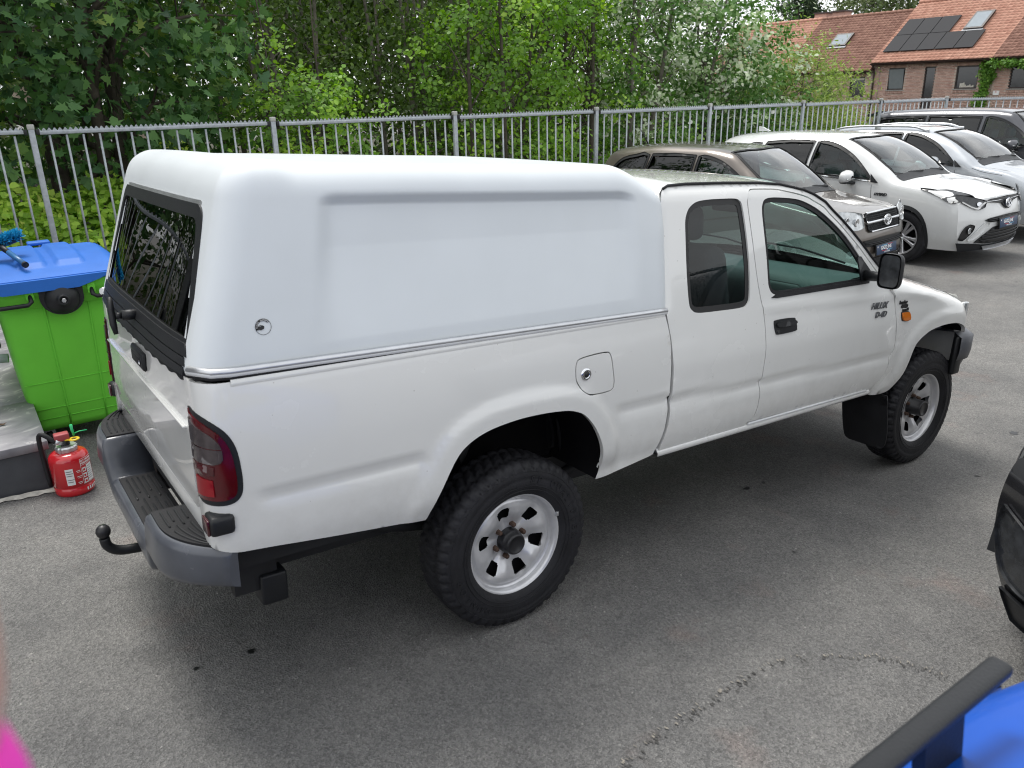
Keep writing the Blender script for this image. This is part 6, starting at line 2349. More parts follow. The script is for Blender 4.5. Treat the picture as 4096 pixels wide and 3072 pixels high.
def suv_stations(L, W=.915, hood=.98, nosez=.84, cowl_u=1.12, roof_u=2.02, roofz=1.66, belt=1.04, beltr=1.13, railw=.62, tail=.35, clear=.24, hoodw=.70):
    h = W
    nz = nosez
    return [
        st(0.0, (h - .16, clear), (h - .06, .42), (h - .03, .60), (h - .05, nz - .06), (h - .11, nz - .01), (.60, nz + .015), (.35, nz + .028), (0, nz + .035)),
        st(.22, (h - .11, clear), (h - .03, .42), (h - .005, .64), (h - .03, nz + .0), (h - .10, nz + .055), (.60, nz + .06), (.35, nz + .075), (0, nz + .08)),
        st(.60, (h - .07, clear), (h - .01, .45), (h, .70), (h - .03, hood - .075), (h - .11, hood - .015), (.62, hood - .012), (.35, hood + .005), (0, hood + .01)),
        st(cowl_u, (h - .06, clear), (h - .01, .45), (h, .72), (h - .04, belt - .06), (h - .12, belt - .002), (.70, belt + .010), (.38, belt + .030), (0, belt + .035)),
        st(cowl_u + .22, (h - .06, clear), (h - .01, .45), (h, .74), (h - .04, belt - .03), (h - .09, belt + .09), (.705, belt + .165), (.40, belt + .21), (0, belt + .225)),
        st((cowl_u + roof_u) / 2 + .12, (h - .06, clear), (h - .015, .45), (h - .002, .75), (h - .045, belt + .0), (h - .115, belt + .19), (.665, belt + .37), (.40, belt + .43), (0, belt + .45)),
        st(roof_u, (h - .06, clear), (h - .02, .45), (h - .004, .76), (h - .045, belt + .01), (h - .13, belt + .26), (railw + .02, roofz - .105), (.38, roofz - .055), (0, roofz - .045)),
        st(roof_u + .45, (h - .06, clear), (h - .02, .45), (h - .004, .77), (h - .045, belt + .02), (h - .14, belt + .28), (railw, roofz - .065), (.37, roofz - .012), (0, roofz - .004)),
        st(roof_u + 1.1, (h - .06, clear), (h - .02, .45), (h - .003, .78), (h - .045, belt + .04), (h - .14, belt + .29), (railw - .01, roofz - .065), (.36, roofz - .006), (0, roofz + .002)),
        st(L - tail - .35, (h - .07, clear), (h - .02, .48), (h - .01, .80), (h - .06, beltr), (h - .16, beltr + .22), (railw - .03, roofz - .10), (.34, roofz - .045), (0, roofz - .035)),
        st(L - tail, (h - .09, clear + .03), (h - .03, .50), (h - .03, .80), (h - .09, beltr), (h - .20, beltr + .18), (railw - .05, roofz - .16), (.32, roofz - .10), (0, roofz - .09)),
        st(L, (h - .16, clear + .06), (h - .08, .50), (h - .09, .76), (h - .15, beltr - .15), (h - .20, beltr - .06), (railw - .05, beltr - .02), (.32, beltr + .0), (0, beltr + .01)),
    ]

def plate(c, y, z, off=.03, yaw=0., wd=.52, ht=.115, tilt=-.12):
    e = bpy.data.objects.new('number_plate', None); COL.objects.link(e); e.parent = c.root
    u = float(c.F(np.array([y]), np.array([z]))[0])
    e.location = (-u + off, y, z); e.rotation_euler = (0, tilt, yaw)
    MB().bbox(-.012, 0, -wd / 2 - .012, wd / 2 + .012, -ht / 2 - .012, ht / 2 + .012, .004).build('plate_holder', M['black_plastic'], e)
    MB().bbox(0, .004, -wd / 2, wd / 2, -ht / 2, ht / 2, .001).build('plate_face', M['plate_blue'], e)
    rot = (PI / 2, 0, PI / 2)
    text('plate_lettering', 'GAZO', .058, M['decal_white'], e, (.0045, -.072, .014), rot, .0006, 0, .002)
    text('plate_lettering', 'L', .075, M['decal_white'], e, (.0045, .010, .008), rot, .0006, 0, .002)
    text('plate_lettering', 'INE', .058, M['decal_white'], e, (.0045, .078, .014), rot, .0006, 0, .002)
    MB().box(.004, .0052, -.13, .02, .044, .050).build('plate_stripe', M['decal_cyan'], e)
    MB().box(.004, .0052, .02, .15, .044, .050).build('plate_stripe', M['decal_red'], e)
    MB().box(.004, .0052, -.13, .0, -.024, -.018).build('plate_stripe', M['decal_red'], e)
    MB().box(.004, .0052, .0, .15, -.024, -.018).build('plate_stripe', M['decal_cyan'], e)
    text('plate_lettering', '0496 08 08 86', .026, M['decal_white'], e, (.0045, .01, -.040), rot, .0006)
    MB().box(.004, .0055, -wd / 2 + .015, -wd / 2 + .035, .03, .046).build('plate_mark', M['decal_white'], e)

def emblem(c, z, off, s, m_=None):
    """Three interlocking ovals."""
    u = float(c.F(np.array([0.]), np.array([z]))[0])
    e = bpy.data.objects.new('front_emblem', None); COL.objects.link(e); e.parent = c.root
    e.location = (-u + off, 0, z); e.rotation_euler = (0, -.15, 0)
    b = MB()
    def ov(ry, rz, zc, r):
        b.tube([(0, ry * math.cos(t), zc + rz * math.sin(t)) for t in np.linspace(0, 2 * PI, 33)], r, 8, caps=False)
    ov(.075 * s, .052 * s, 0, .0075 * s); ov(.024 * s, .046 * s, .004 * s, .006 * s); ov(.050 * s, .021 * s, .020 * s, .006 * s)
    b.build('oval_ring', m_ or M['chrome'], e)
    return e

def fpatch(c, nm, poly, off, m_, rim=.012, step=.05, mirror=True, par=None):
    o = panel(nm, poly, c.fmap(off), m_, par or c.root, step=step, rim=rim, flip=True)
    if mirror:
        panel(nm, poly, c.fmap(off), m_, par or c.root, step=step, rim=rim, flip=True, mirror=True)
    return o

def wipers(c, u, par=None):
    b = MB()
    for y0, y1 in ((.62, .02), (.02, -.58)):
        z = c.top_z(np.array([u, u - .02]), np.array([y0, y1]))
        p = c.P(np.array([u, u + .06]), np.array([y0, y1]), z + .02)
        b.tube([tuple(p[0]), tuple((p[0] + p[1]) / 2 + np.array([0, 0, .02])), tuple(p[1])], .011, 6)
    b.build('windscreen_wiper', M['black_plastic'], c.root)
    z = c.top_z(np.array([u - .06] * 9), np.linspace(-.66, .66, 9))
    b = MB(); P = []
    for y in np.linspace(-.68, .68, 17):
        row = []
        for du in (-.10, -.05, .02):
            zz = c.top_z(np.array([u + du]), np.array([y]))[0]
            row.append(tuple(c.P(np.array([u + du]), np.array([y]), np.array([zz + .006]))[0]))
        P.append(row)
    b.grid(np.array(P)); b.build('cowl_panel', M['black_plastic'], c.root)

GRP = 'cars parked nose out in a row along the fence'
HEAD = R(-90)

# --- grey brown SUV ---------------------------------------------------------
gx, gy = 7.93, 2.40
c1 = Car('parked_car', 'grey brown sport utility car with chrome grille, nearest the pickup in the row', GRP, M['bronze_paint'],
         suv_stations(4.40, W=.905, hood=1.00, nosez=.88, cowl_u=1.10, roof_u=1.93, roofz=1.68, belt=1.06, beltr=1.16), (.88, 3.44), .355, (gx, gy, ground_z(gx, gy + 1.5)), R(-84), nose=.20)
win1 = [spl([(1.42, 1.10), (1.52, 1.20), (1.75, 1.36), (1.98, 1.475), (2.20, 1.53), (2.36, 1.545)], 3) + [(2.38, 1.13), (1.9, 1.10)],
        [(2.46, 1.135), (2.45, 1.545), (2.80, 1.545), (3.18, 1.53), (3.24, 1.18), (2.9, 1.15)],
        spl([(3.32, 1.19), (3.27, 1.525), (3.50, 1.505), (3.72, 1.455), (3.86, 1.34), (3.84, 1.23), (3.6, 1.205)], 2)]
scr1 = spl([(1.20, -.66), (1.45, -.655), (1.93, -.565)], 3) + spl([(1.90, -.3), (1.875, 0), (1.90, .3)], 3) + spl([(1.93, .565), (1.45, .655), (1.20, .66)], 3) + spl([(1.14, .4), (1.11, 0), (1.14, -.4)], 3)
c1.body(win1, scr1, .385, M['bronze_paint'])
c1.glass(win1, scr1, [M['glass_screen'], M['glass_dark'], M['glass_dark']], M['glass_screen'])
c1.cabin((1.25, 4.0), 1.06, 1.6, 1.30)
c1.mirrors(1.62, 1.06, M['bronze_paint'])
c1.handles([(2.18, .94), (3.05, .97)], M['bronze_paint'])
c1.seams([[(1.36, .98), (1.34, .75), (1.33, .45), (1.40, .30)], [(2.42, 1.10), (2.44, .8), (2.44, .32)]])
wipers(c1, 1.16)
c1.wheel_set(alloy_mesh(.236, 6, False), .215)
gr = fpatch(c1, 'front_grille', spl([(-.43, .935), (-.40, .955), (0, .965), (.40, .955), (.43, .935)], 3) + spl([(.41, .80), (.37, .735), (0, .725), (-.37, .735), (-.41, .80)], 3), .012, M['black_plastic'], mirror=False)
for z in (.955, .845, .738):
    hw = {.955: .40, .845: .43, .738: .36}[z]
    b = MB(); ys2 = np.linspace(-hw, hw, 16)
    p = [(-float(c1.F(np.array([y]), np.array([z]))[0]) + .024, y, z + .008 * (1 - (y / hw) ** 2)) for y in ys2]
    b.tube(p, .013 if z != .845 else .018, 8); b.build('chrome_bar', M['chrome'], gr)
b = MB()
for zz in np.arange(.765, .94, .024):
    for yy in np.arange(-.37, .38, .04):
        y2 = yy + (.02 if int(round((zz - .765) / .024)) % 2 else 0)
        u_ = -float(c1.F(np.array([y2]), np.array([zz]))[0]) + .016
        b.tube([(u_, y2 + .016 * math.cos(t), zz + .012 * math.sin(t)) for t in np.linspace(0, 2 * PI, 7)], .0028, 4, caps=False)
b.build('grille_mesh', M['black_plastic'], gr, kind='stuff')
emblem(c1, .850, .055, 1.15)
hl = fpatch(c1, 'headlight', spl([(-.46, .955), (-.60, .985), (-.76, 1.00), (-.84, .985)], 3) + spl([(-.85, .93), (-.80, .85), (-.68, .78), (-.55, .775), (-.47, .80)], 3), .008, M['clear_lens'])
for s in (-1, 1):
    for yy, zz, rr_ in ((.58, .865, .052), (.72, .885, .05)):
        u_ = -float(c1.F(np.array([yy]), np.array([zz]))[0])
        b = MB(); b.lathe([(rr_, .020), (rr_ * .8, .024), (rr_ * .55, .018), (0, .015)], (u_, s * yy, zz), 'x', 20)
        b.build('lamp_bowl', M['chrome'], hl if s < 0 else c1.root)
fpatch(c1, 'lower_grille', spl([(-.50, .635), (0, .65), (.50, .635)], 4) + spl([(.46, .56), (0, .55), (-.46, .56)], 4), .006, M['black_plastic'], mirror=False)
for z in (.60, .58):
    b = MB(); b.tube([(-float(c1.F(np.array([y]), np.array([z]))[0]) + .016, y, z) for y in np.linspace(-.46, .46, 12)], .006, 5); b.build('grille_slat', M['black_plastic'], c1.root)
fpatch(c1, 'fog_lamp', spl([(-.63, .50), (-.58, .535), (-.66, .545), (-.74, .52), (-.74, .46), (-.66, .45)], 3, True), .008, M['clear_lens'])
fpatch(c1, 'bumper_lower', [(-.70, .40), (.70, .40), (.62, .27), (-.62, .27)], .008, M['black_plastic'], mirror=False)
plate(c1, 0, .50, .035)
b = MB(); b.tube([(-3.62, -.28, 1.655), (-3.70, -.30, 1.80), (-3.76, -.31, 1.875)], [.014, .008, .005], 6); b.build('roof_aerial', M['black_plastic'], c1.root)

# --- white hybrid SUV ---------------------------------------------------------
wx, wy_ = 10.43, 2.12
c2 = Car('parked_car', 'pearl white sport utility car with hybrid lettering, second in the row', GRP, M['pearl_white'],
         suv_stations(4.60, W=.922, hood=1.025, nosez=.885, cowl_u=1.14, roof_u=2.06, roofz=1.665, belt=1.07, beltr=1.20, railw=.60), (.95, 3.61), .358, (wx, wy_, ground_z(wx, wy_ + 1.5)), R(-87.5), nose=.24)
win2 = [spl([(1.50, 1.09), (1.60, 1.18), (1.85, 1.36), (2.10, 1.475), (2.30, 1.525), (2.46, 1.54)], 3) + [(2.47, 1.13), (2.0, 1.10)],
        [(2.56, 1.135), (2.55, 1.54), (2.95, 1.535), (3.34, 1.50), (3.46, 1.24), (3.0, 1.16)],
        spl([(3.54, 1.27), (3.46, 1.485), (3.70, 1.445), (3.90, 1.38), (3.86, 1.32)], 2)]
scr2 = spl([(1.26, -.665), (1.50, -.66), (2.05, -.555)], 3) + spl([(2.02, -.3), (1.99, 0), (2.02, .3)], 3) + spl([(2.05, .555), (1.50, .66), (1.26, .665)], 3) + spl([(1.19, .4), (1.15, 0), (1.19, -.4)], 3)
c2.root.scale = (1.04, 1.04, 1.04)
c2.body(win2, scr2, .392, M['black_plastic'])
c2.glass(win2, scr2, [M['glass_quarter'], M['glass_dark'], M['glass_dark']], M['glass_screen'])
c2.cabin((1.3, 4.2), 1.06, 1.6, 1.36)
c2.mirrors(1.74, 1.08, M['pearl_white'], True)
c2.handles([(2.30, .95), (3.20, .99)], M['pearl_white'])
c2.seams([[(1.46, 1.02), (1.42, .75), (1.40, .45), (1.48, .30)], [(2.515, 1.10), (2.54, .8), (2.52, .32)]])
wipers(c2, 1.21)
ARIM = alloy_mesh(.240, 5, True)
c2.wheel_set(ARIM, .225)
b = MB()
for s in (-1, 1):
    pass
# sills, black lower cladding, chrome waist line
for mir in (False, True):
    panel('sill_cladding', [(1.36, .26), (3.2, .26), (3.2, .37), (1.36, .36)], c2.smap(.010), M['black_plastic'], c2.root, step=.08, rim=.01, mirror=mir)
    panel('waist_strip', spl([(1.50, 1.060), (2.4, 1.095), (3.4, 1.19), (3.42, 1.205), (2.4, 1.112), (1.52, 1.076)], 3, True), c2.smap(.010), M['chrome'], c2.root, step=.08, rim=.006, mirror=mir)
    panel('mirror_triangle', [(1.36, 1.045), (1.47, 1.05), (1.50, 1.16)], c2.smap(.012), M['black_plastic'], c2.root, step=.06, rim=.01, mirror=mir)
p = [float(q[0]) for q in c2.smap(.006)(np.array([1.30]), np.array([.90]))]
o = text('model_badge', 'HYBRID', .052, M['dark_lens'], c2.root, p, (PI / 2 - .1, 0, 0), .004, .2, .002)
tg_ = fpatch(c2, 'upper_grille', spl([(-.50, .865), (-.30, .845), (-.16, .830)], 3) + spl([(-.10, .775), (0, .745), (.10, .775)], 3) + spl([(.16, .830), (.30, .845), (.50, .865)], 3) + spl([(.40, .895), (0, .905), (-.40, .895)], 3), .010, M['black_plastic'], mirror=False)
emblem(c2, .822, .035, 1.05, M['chrome'])
b = MB(); b.lathe([(.07, .020), (0, .028)], (-float(c2.F(np.array([0.]), np.array([.822]))[0]), 0, .822), 'x', 24); b.build('emblem_base', M['plate_blue'], tg_)
for s in (-1, 1):
    b = MB(); b.tube([(-float(c2.F(np.array([y]), np.array([.868]))[0]) + .018, s * y, .868) for y in np.linspace(.13, .48, 8)], .006, 6); b.build('chrome_bar', M['chrome'], tg_)
hl = fpatch(c2, 'headlight', spl([(-.47, .875), (-.62, .915), (-.78, .955), (-.89, .975)], 3) + spl([(-.90, .925), (-.84, .87), (-.74, .81), (-.62, .775), (-.52, .80)], 3), .010, M['dark_lens'])
for mir in (False, True):
    panel('running_light', spl([(-.48, .862), (-.56, .825), (-.64, .778), (-.73, .805), (-.84, .875)], 3) + spl([(-.83, .888), (-.73, .828), (-.645, .803), (-.57, .846), (-.49, .872)], 3), c2.fmap(.017), M['decal_white'], c2.root, step=.04, rim=.006, flip=True, mirror=mir)
    panel('lamp_bowl', spl([(-.60 + .05 * math.cos(t), .842 + .03 * math.sin(t)) for t in np.linspace(0, 5.5, 9)], 2, True), c2.fmap(.016), M['chrome'], c2.root, step=.04, rim=.006, flip=True, mirror=mir)
for mir in (False, True):
    panel('headlight', spl([(.05, .86), (.06, .945), (.30, .982), (.74, 1.012), (.72, .995), (.40, .925), (.20, .868)], 3, True), c2.smap(.006), M['dark_lens'], c2.root, step=.05, rim=.012, mirror=mir)
mg = fpatch(c2, 'middle_grille', spl([(-.52, .635), (-.40, .66), (0, .675), (.40, .66), (.52, .635)], 3) + spl([(.44, .605), (0, .60), (-.44, .605)], 3), .004, M['decal_black'], mirror=False)
lg = fpatch(c2, 'lower_grille', spl([(-.34, .535), (0, .545), (.34, .535)], 3) + spl([(.52, .44), (.62, .355)], 3) + spl([(.40, .325), (0, .315), (-.40, .325)], 3) + spl([(-.62, .355), (-.52, .44)], 3), .004, M['decal_black'], mirror=False)
for z, hw, par in ((.622, .46, mg), (.642, .46, mg), (.50, .40, lg), (.455, .48, lg), (.41, .53, lg), (.37, .54, lg)):
    b = MB(); b.tube([(-float(c2.F(np.array([y]), np.array([z]))[0]) + .014, y, z) for y in np.linspace(-hw, hw, 14)], .008, 5); b.build('grille_slat', M['black_plastic'], par)
fp_ = fpatch(c2, 'fog_recess', spl([(-.74, .60), (-.68, .575), (-.70, .50), (-.80, .385)], 3) + spl([(-.86, .40), (-.84, .50), (-.80, .57)], 3), .008, M['decal_black'])
for s in (-1, 1):
    u_ = -float(c2.F(np.array([.745]), np.array([.515]))[0])
    b = MB(); b.lathe([(.042, .016), (.038, .024), (.03, .02), (0, .022)], (u_, s * .745, .515), 'x', 20); b.build('fog_lamp', M['clear_lens'], fp_ if s < 0 else c2.root)
fpatch(c2, 'bumper_lower', spl([(-.88, .36), (-.60, .335), (-.40, .31), (0, .305), (.40, .31), (.60, .335), (.88, .36)], 3) + [(.80, .245), (-.80, .245)], .018, M['black_plastic'], mirror=False)
fpatch(c2, 'skid_plate', spl([(-.48, .295), (0, .29), (.48, .295)], 3) + [(.40, .235), (-.40, .235)], .030, M['alu'], mirror=False)
for mir in (False, True):
    panel('parking_sensor', spl([(-.60 + .012 * math.cos(t), .455 + .012 * math.sin(t)) for t in np.linspace(0, 5.3, 7)], 2, True), c2.fmap(.004), M['silver_paint'], c2.root, step=.04, rim=.003, flip=True, mirror=mir)
    panel('bumper_crease', spl([(-.52, .60), (-.64, .50), (-.74, .40), (-.70, .385), (-.60, .44), (-.44, .575)], 3, True), c2.fmap(.008), M['pearl_white'], c2.root, step=.05, rim=.016, flip=True, mirror=mir)
plate(c2, 0, .575, .035)
b = MB(); b.prism([(-4.02, 1.635), (-3.80, 1.645), (-3.94, 1.70), (-4.02, 1.715)], 'y', -.018, .018); b.build('roof_aerial', M['pearl_white'], c2.root)

# --- silver SUV with roof rails --------------------------------------------
sx, sy = 13.05, 2.35
c3 = Car('parked_car', 'pale silver sport utility car with silver roof rails, third in the row', GRP, M['silver_paint'],
         suv_stations(4.52, W=.92, hood=1.02, nosez=.86, cowl_u=1.12, roof_u=2.10, roofz=1.655, belt=1.08, beltr=1.18, railw=.61), (.92, 3.61), .352, (sx, sy, ground_z(sx, sy + 1.5) + .06), R(-89), nose=.24)
c3.body(win2, scr2, .385, M['black_plastic'])
c3.glass(win2, scr2, [M['glass_dark'], M['glass_dark'], M['glass_dark']], M['glass_screen'])
c3.cabin((1.3, 4.2), 1.07, 1.6, 1.36)
c3.mirrors(1.76, 1.09, M['silver_paint'], True)
c3.handles([(2.30, .95), (3.20, .99)], M['silver_paint'])
c3.seams([[(1.46, 1.02), (1.42, .75), (1.40, .45), (1.48, .30)], [(2.515, 1.10), (2.54, .8), (2.52, .32)], [(.70, .97), (1.0, 1.0), (1.2, 1.05)]])
wipers(c3, 1.20)
c3.wheel_set(ARIM, .225)
for mir in (False, True):
    panel('mirror_triangle', [(1.36, 1.055), (1.47, 1.06), (1.50, 1.16)], c3.smap(.012), M['black_plastic'], c3.root, step=.06, rim=.01, mirror=mir)
def rails(c, u0, u1, m_, hgt=.055, r=.020, yr=.585):
    for s in (-1, 1):
        us2 = np.linspace(u0, u1, 22)
        y = np.full(22, yr); z = c.top_z(us2, np.minimum(y, .60))
        k = np.minimum(1, np.minimum(np.linspace(0, 1, 22), np.linspace(1, 0, 22)) * 6)
        MB().tube([tuple(q) for q in c.P(us2, s * y, z + hgt * (k * (2 - k)))], r, 10).build('roof_rail', m_, c.root)
        for uu in (u0 + .03, (u0 + u1) / 2, u1 - .03):
            zz = c.top_z(np.array([uu]), np.array([min(yr, .60)]))[0]
            b = MB().bbox(-uu - .05, -uu + .05, s * yr - .015, s * yr + .015, zz - .01, zz + hgt * .8, .008)
            b.build('rail_foot', m_, c.root)
rails(c3, 2.15, 4.0, M['alu'])
fpatch(c3, 'headlight', spl([(-.45, .80), (-.62, .86), (-.80, .93), (-.90, .96)], 3) + spl([(-.90, .93), (-.80, .84), (-.66, .77), (-.50, .76)], 3), .010, M['clear_lens'])
g3 = fpatch(c3, 'front_grille', spl([(-.52, .62), (0, .64), (.52, .62)], 4) + spl([(.42, .40), (0, .38), (-.42, .40)], 4), .006, M['decal_black'], mirror=False)
for z in (.46, .52, .58):
    b = MB(); b.tube([(-float(c3.F(np.array([y]), np.array([z]))[0]) + .014, y, z) for y in np.linspace(-.46, .46, 12)], .010, 5); b.build('grille_slat', M['chrome'], g3)
fpatch(c3, 'bumper_lower', [(-.80, .36), (.80, .36), (.70, .25), (-.70, .25)], .012, M['black_plastic'], mirror=False)
fpatch(c3, 'fog_lamp', spl([(-.68, .50), (-.60, .53), (-.74, .54), (-.80, .50), (-.74, .46)], 2, True), .008, M['clear_lens'])

# --- dark people carrier ------------------------------------------------------
vx, vy = 16.0, 2.55
c4 = Car('parked_car', 'dark graphite people carrier with long flat roof at the far end of the row', GRP, M['graphite_paint'],
         suv_stations(4.95, W=.95, hood=1.08, nosez=.90, cowl_u=1.05, roof_u=1.95, roofz=1.81, belt=1.12, beltr=1.20, railw=.66, tail=.16), (.95, 4.0), .35, (vx, vy, ground_z(vx, vy + 1.5) + .12), R(-90), nose=.24)
win4 = [spl([(1.42, 1.16), (1.52, 1.26), (1.78, 1.46), (2.0, 1.58), (2.20, 1.635), (2.36, 1.65)], 3) + [(2.38, 1.19), (1.9, 1.17)],
        [(2.48, 1.19), (2.47, 1.65), (3.0, 1.655), (3.50, 1.65), (3.50, 1.20)],
        [(3.60, 1.21), (3.60, 1.645), (4.2, 1.625), (4.62, 1.58), (4.66, 1.26), (4.2, 1.23)]]
scr4 = spl([(1.16, -.67), (1.42, -.665), (1.95, -.60)], 3) + spl([(1.92, -.3), (1.89, 0), (1.92, .3)], 3) + spl([(1.95, .60), (1.42, .665), (1.16, .67)], 3) + spl([(1.10, .4), (1.06, 0), (1.10, -.4)], 3)
c4.body(win4, scr4, .385, M['graphite_paint'])
c4.glass(win4, scr4, [M['glass_green'], M['glass_dark'], M['glass_dark']], M['glass_screen'])
c4.cabin((1.2, 4.6), 1.12, 1.7, 1.30)
c4.mirrors(1.66, 1.16, M['graphite_paint'], True)
c4.handles([(2.18, 1.0), (2.9, 1.02)], M['graphite_paint'])
c4.seams([[(1.38, 1.08), (1.35, .75), (1.34, .45), (1.42, .30)], [(2.43, 1.16), (2.44, .8), (2.44, .32)], [(3.55, 1.18), (3.56, .8)]])
c4.wheel_set(ARIM, .225)
fpatch(c4, 'headlight', spl([(-.47, .84), (-.62, .88), (-.80, .95), (-.90, .96)], 3) + spl([(-.90, .92), (-.80, .82), (-.60, .77), (-.50, .78)], 3), .010, M['clear_lens'])
fpatch(c4, 'front_grille', spl([(-.44, .84), (0, .86), (.44, .84)], 4) + spl([(.40, .60), (0, .58), (-.40, .60)], 4), .008, M['black_plastic'], mirror=False)
fpatch(c4, 'bumper_lower', [(-.80, .42), (.80, .42), (.70, .28), (-.70, .28)], .012, M['black_plastic'], mirror=False)
b = MB(); b.prism([(-4.96, 1.66), (-4.72, 1.745), (-4.74, 1.70), (-4.90, 1.63)], 'y', -.62, .62); b.build('roof_spoiler', M['graphite_paint'], c4.root)

# --- black car and blue car cut by the frame -----------------------------------
bx, by = 1.18, -2.83
c5 = Car('black_car', 'glossy black car nose with lip spoiler at the right edge of the photo', None, M['black_paint'],
         suv_stations(4.45, W=.91, hood=.98, nosez=.84, roofz=1.55, belt=1.02, beltr=1.12, clear=.16), (.90, 3.5), .34, (bx, by, ground_z(bx, by)), R(180), nose=.30)
c5.body(win1, scr1, .37, M['black_plastic'])
c5.glass(win1, scr1, [M['glass_dark']] * 3, M['glass_screen'])
c5.cabin((1.25, 4.0), 1.03, 1.5, 1.30)
c5.mirrors(1.62, 1.04, M['black_paint'])
c5.wheel_set(ARIM, .225)
fpatch(c5, 'headlight', spl([(-.47, .76), (-.62, .80), (-.76, .83)], 3) + spl([(-.76, .78), (-.70, .74), (-.60, .71), (-.50, .71)], 3), .004, M['dark_lens'])
fpatch(c5, 'fog_recess', spl([(-.60, .52), (-.72, .60), (-.84, .64)], 3) + spl([(-.86, .54), (-.80, .38), (-.68, .34), (-.60, .40)], 3), .004, M['dark_lens'])
fpatch(c5, 'front_grille', spl([(-.50, .56), (0, .58), (.50, .56)], 4) + spl([(.42, .32), (0, .30), (-.42, .32)], 4), .006, M['decal_black'], mirror=False)
fpatch(c5, 'bumper_lower', [(-.80, .30), (.80, .30), (.76, .14), (-.76, .14)], .006, M['black_plastic'], mirror=False)
for s in (-1, 1):
    b = MB(); b.prism([(-.60, .30), (-.46, .30), (-.50, .46), (-.58, .46)], 'y', s * .90, s * .960)
    b.build('side_fin', M['black_plastic'], c5.root)

lx, ly = -.619 + .70, -2.781 - .655
c6 = Car('blue_car', 'glossy blue car roof with black roof rail in the bottom right corner', None, M['blue_paint'],
         suv_stations(4.30, W=.88, hood=.92, nosez=.80, roofz=1.30, belt=.86, beltr=.92, railw=.63), (.88, 3.44), .33, (lx - 4.30, ly, .16), R(180), nose=.2)
WIN6 = [[(u, z * .78 - .0) for u, z in w_] for w_ in win1]
c6.body([], scr1, .36, M['black_plastic'])
for wp in WIN6:
    for mir in (False, True):
        panel('side_window', wp, c6.smap(.004), M['house_glass'], c6.root, step=.08, rim=.006, mirror=mir)
panel('windscreen', ring_outline(scr1, .014), c6.tmap(-.004), M['glass_screen'], c6.root, step=.08, rim=0)
c6.wheel_set(ARIM, .225)
for s_ in (-1, 1):
    zr = float(c6.top_z(np.array([3.30]), np.array([.60]))[0]) + .048
    b = MB().bbox(-3.60, -2.0, s_ * .655 - .0155, s_ * .655 + .0155, zr - .010, zr + .010, .009, 3)
    rl = b.build('roof_rail', M['black_plastic'], c6.root)
    for uu in (2.15, 2.85, 3.46):
        b = MB(); b.prism([(-uu - .05, zr - .09), (-uu + .035, zr - .09), (-uu + .055, zr - .008), (-uu - .03, zr - .008)], 'y', s_ * .652 - .008, s_ * .652 + .008)
        b.build('rail_foot', M['black_plastic'], rl)
c6.root.location.z = 1.42 - zr
# ================================================================== stone deck
DX1, DY0, DZ = -1.40, 1.74, .335
deck = empty('stone_deck', (DX1 - 1.5, DY0 + 1.5, .05))
tag(deck, 'raised grey marbled stone deck with dark side at the left edge', 'terrace')
DO = Vector(deck.location)
def dput(nm, b, m, **k):
    o = b.build(nm, m, deck, **k); o.matrix_parent_inverse = Matrix.Translation(-DO); return o
rnd = random.Random(2)
for i in range(4):
    for j in range(7):
        xa, ya = DX1 - .60 * (i + 1), DY0 + .80 * j
        b = MB().bbox(xa + .0025, xa + .5975, ya + .0025, ya + .7975, DZ - .05, DZ + rnd.uniform(-.0012, .0012), .003, 1)
        dput('stone_slab', b, M['stone'])
dput('side_board', MB().bbox(DX1 - 2.36, DX1 - .025, DY0 + .02, DY0 + .06, .045, DZ - .052, .004), M['deck_side'])
dput('side_board', MB().bbox(DX1 - .065, DX1 - .02, DY0 + .065, DY0 + 5.5, .02, DZ - .052, .004), M['deck_side'])
b = MB(); rr_ = random.Random(9)
pts = []
for x in np.linspace(-2.9, -1.40, 40):
    pts.append((x, 1.742 + rr_.uniform(-.004, .01)))
for x in np.linspace(-1.40, -2.9, 40):
    pts.append((x, 1.675 + rr_.uniform(-.012, .018) - (x + 1.4) * .015))
zt = [ground_z(x, y) + .006 for x, y in pts]
b.add([(x, y, z) for (x, y), z in zip(pts, zt)], [list(range(len(pts)))])
b.build('kerb_strip', M['kerb_white'], kind='structure')
lf = MB(); lf.add([(0, 0, .004), (.012, .010, .012), (.034, .012, .006), (.05, 0, .014), (.034, -.012, .005), (.012, -.010, .010)], [(0, 1, 2, 3), (0, 3, 4, 5)])
tag(lf.build('dry_leaf', M['dry_leaf'], loc=(-1.615, 2.16, DZ + .002)), 'small brown dry leaf lying on the stone deck', 'leaf')

# the rendered building the deck belongs to, just left of the frame
bld = empty('showroom_building', (-4.0, 5.2, .05))
tag(bld, 'grey rendered building beside the stone deck, reflected in the tailgate', 'building')
BO = Vector(bld.location)
def bput(nm, b, m):
    o = b.build(nm, m, bld); o.matrix_parent_inverse = Matrix.Translation(-BO); return o
wallm = mat('grey_render', (.20, .205, .21), .8, vary=.1, vscale=2, bump=.2)
b = MB(); b.box(-6.5, -3.85, 1.2, 2.2, .05, 3.3); b.box(-6.5, -3.85, 3.4, 6.3, .05, .95); b.box(-6.5, -3.85, 3.4, 6.3, 2.3, 3.3)
b.box(-6.5, -3.85, 2.2, 3.4, 2.4, 3.3); b.box(-6.5, -3.85, 6.3, 7.0, .05, 3.3); b.box(-6.5, -4.4, 2.0, 6.6, .05, 3.3)
bput('wall', b, wallm)
b = MB().bbox(-6.6, -3.55, 1.0, 7.15, 3.305, 3.55, .02); bput('roof_edge', b, M['deck_side'])
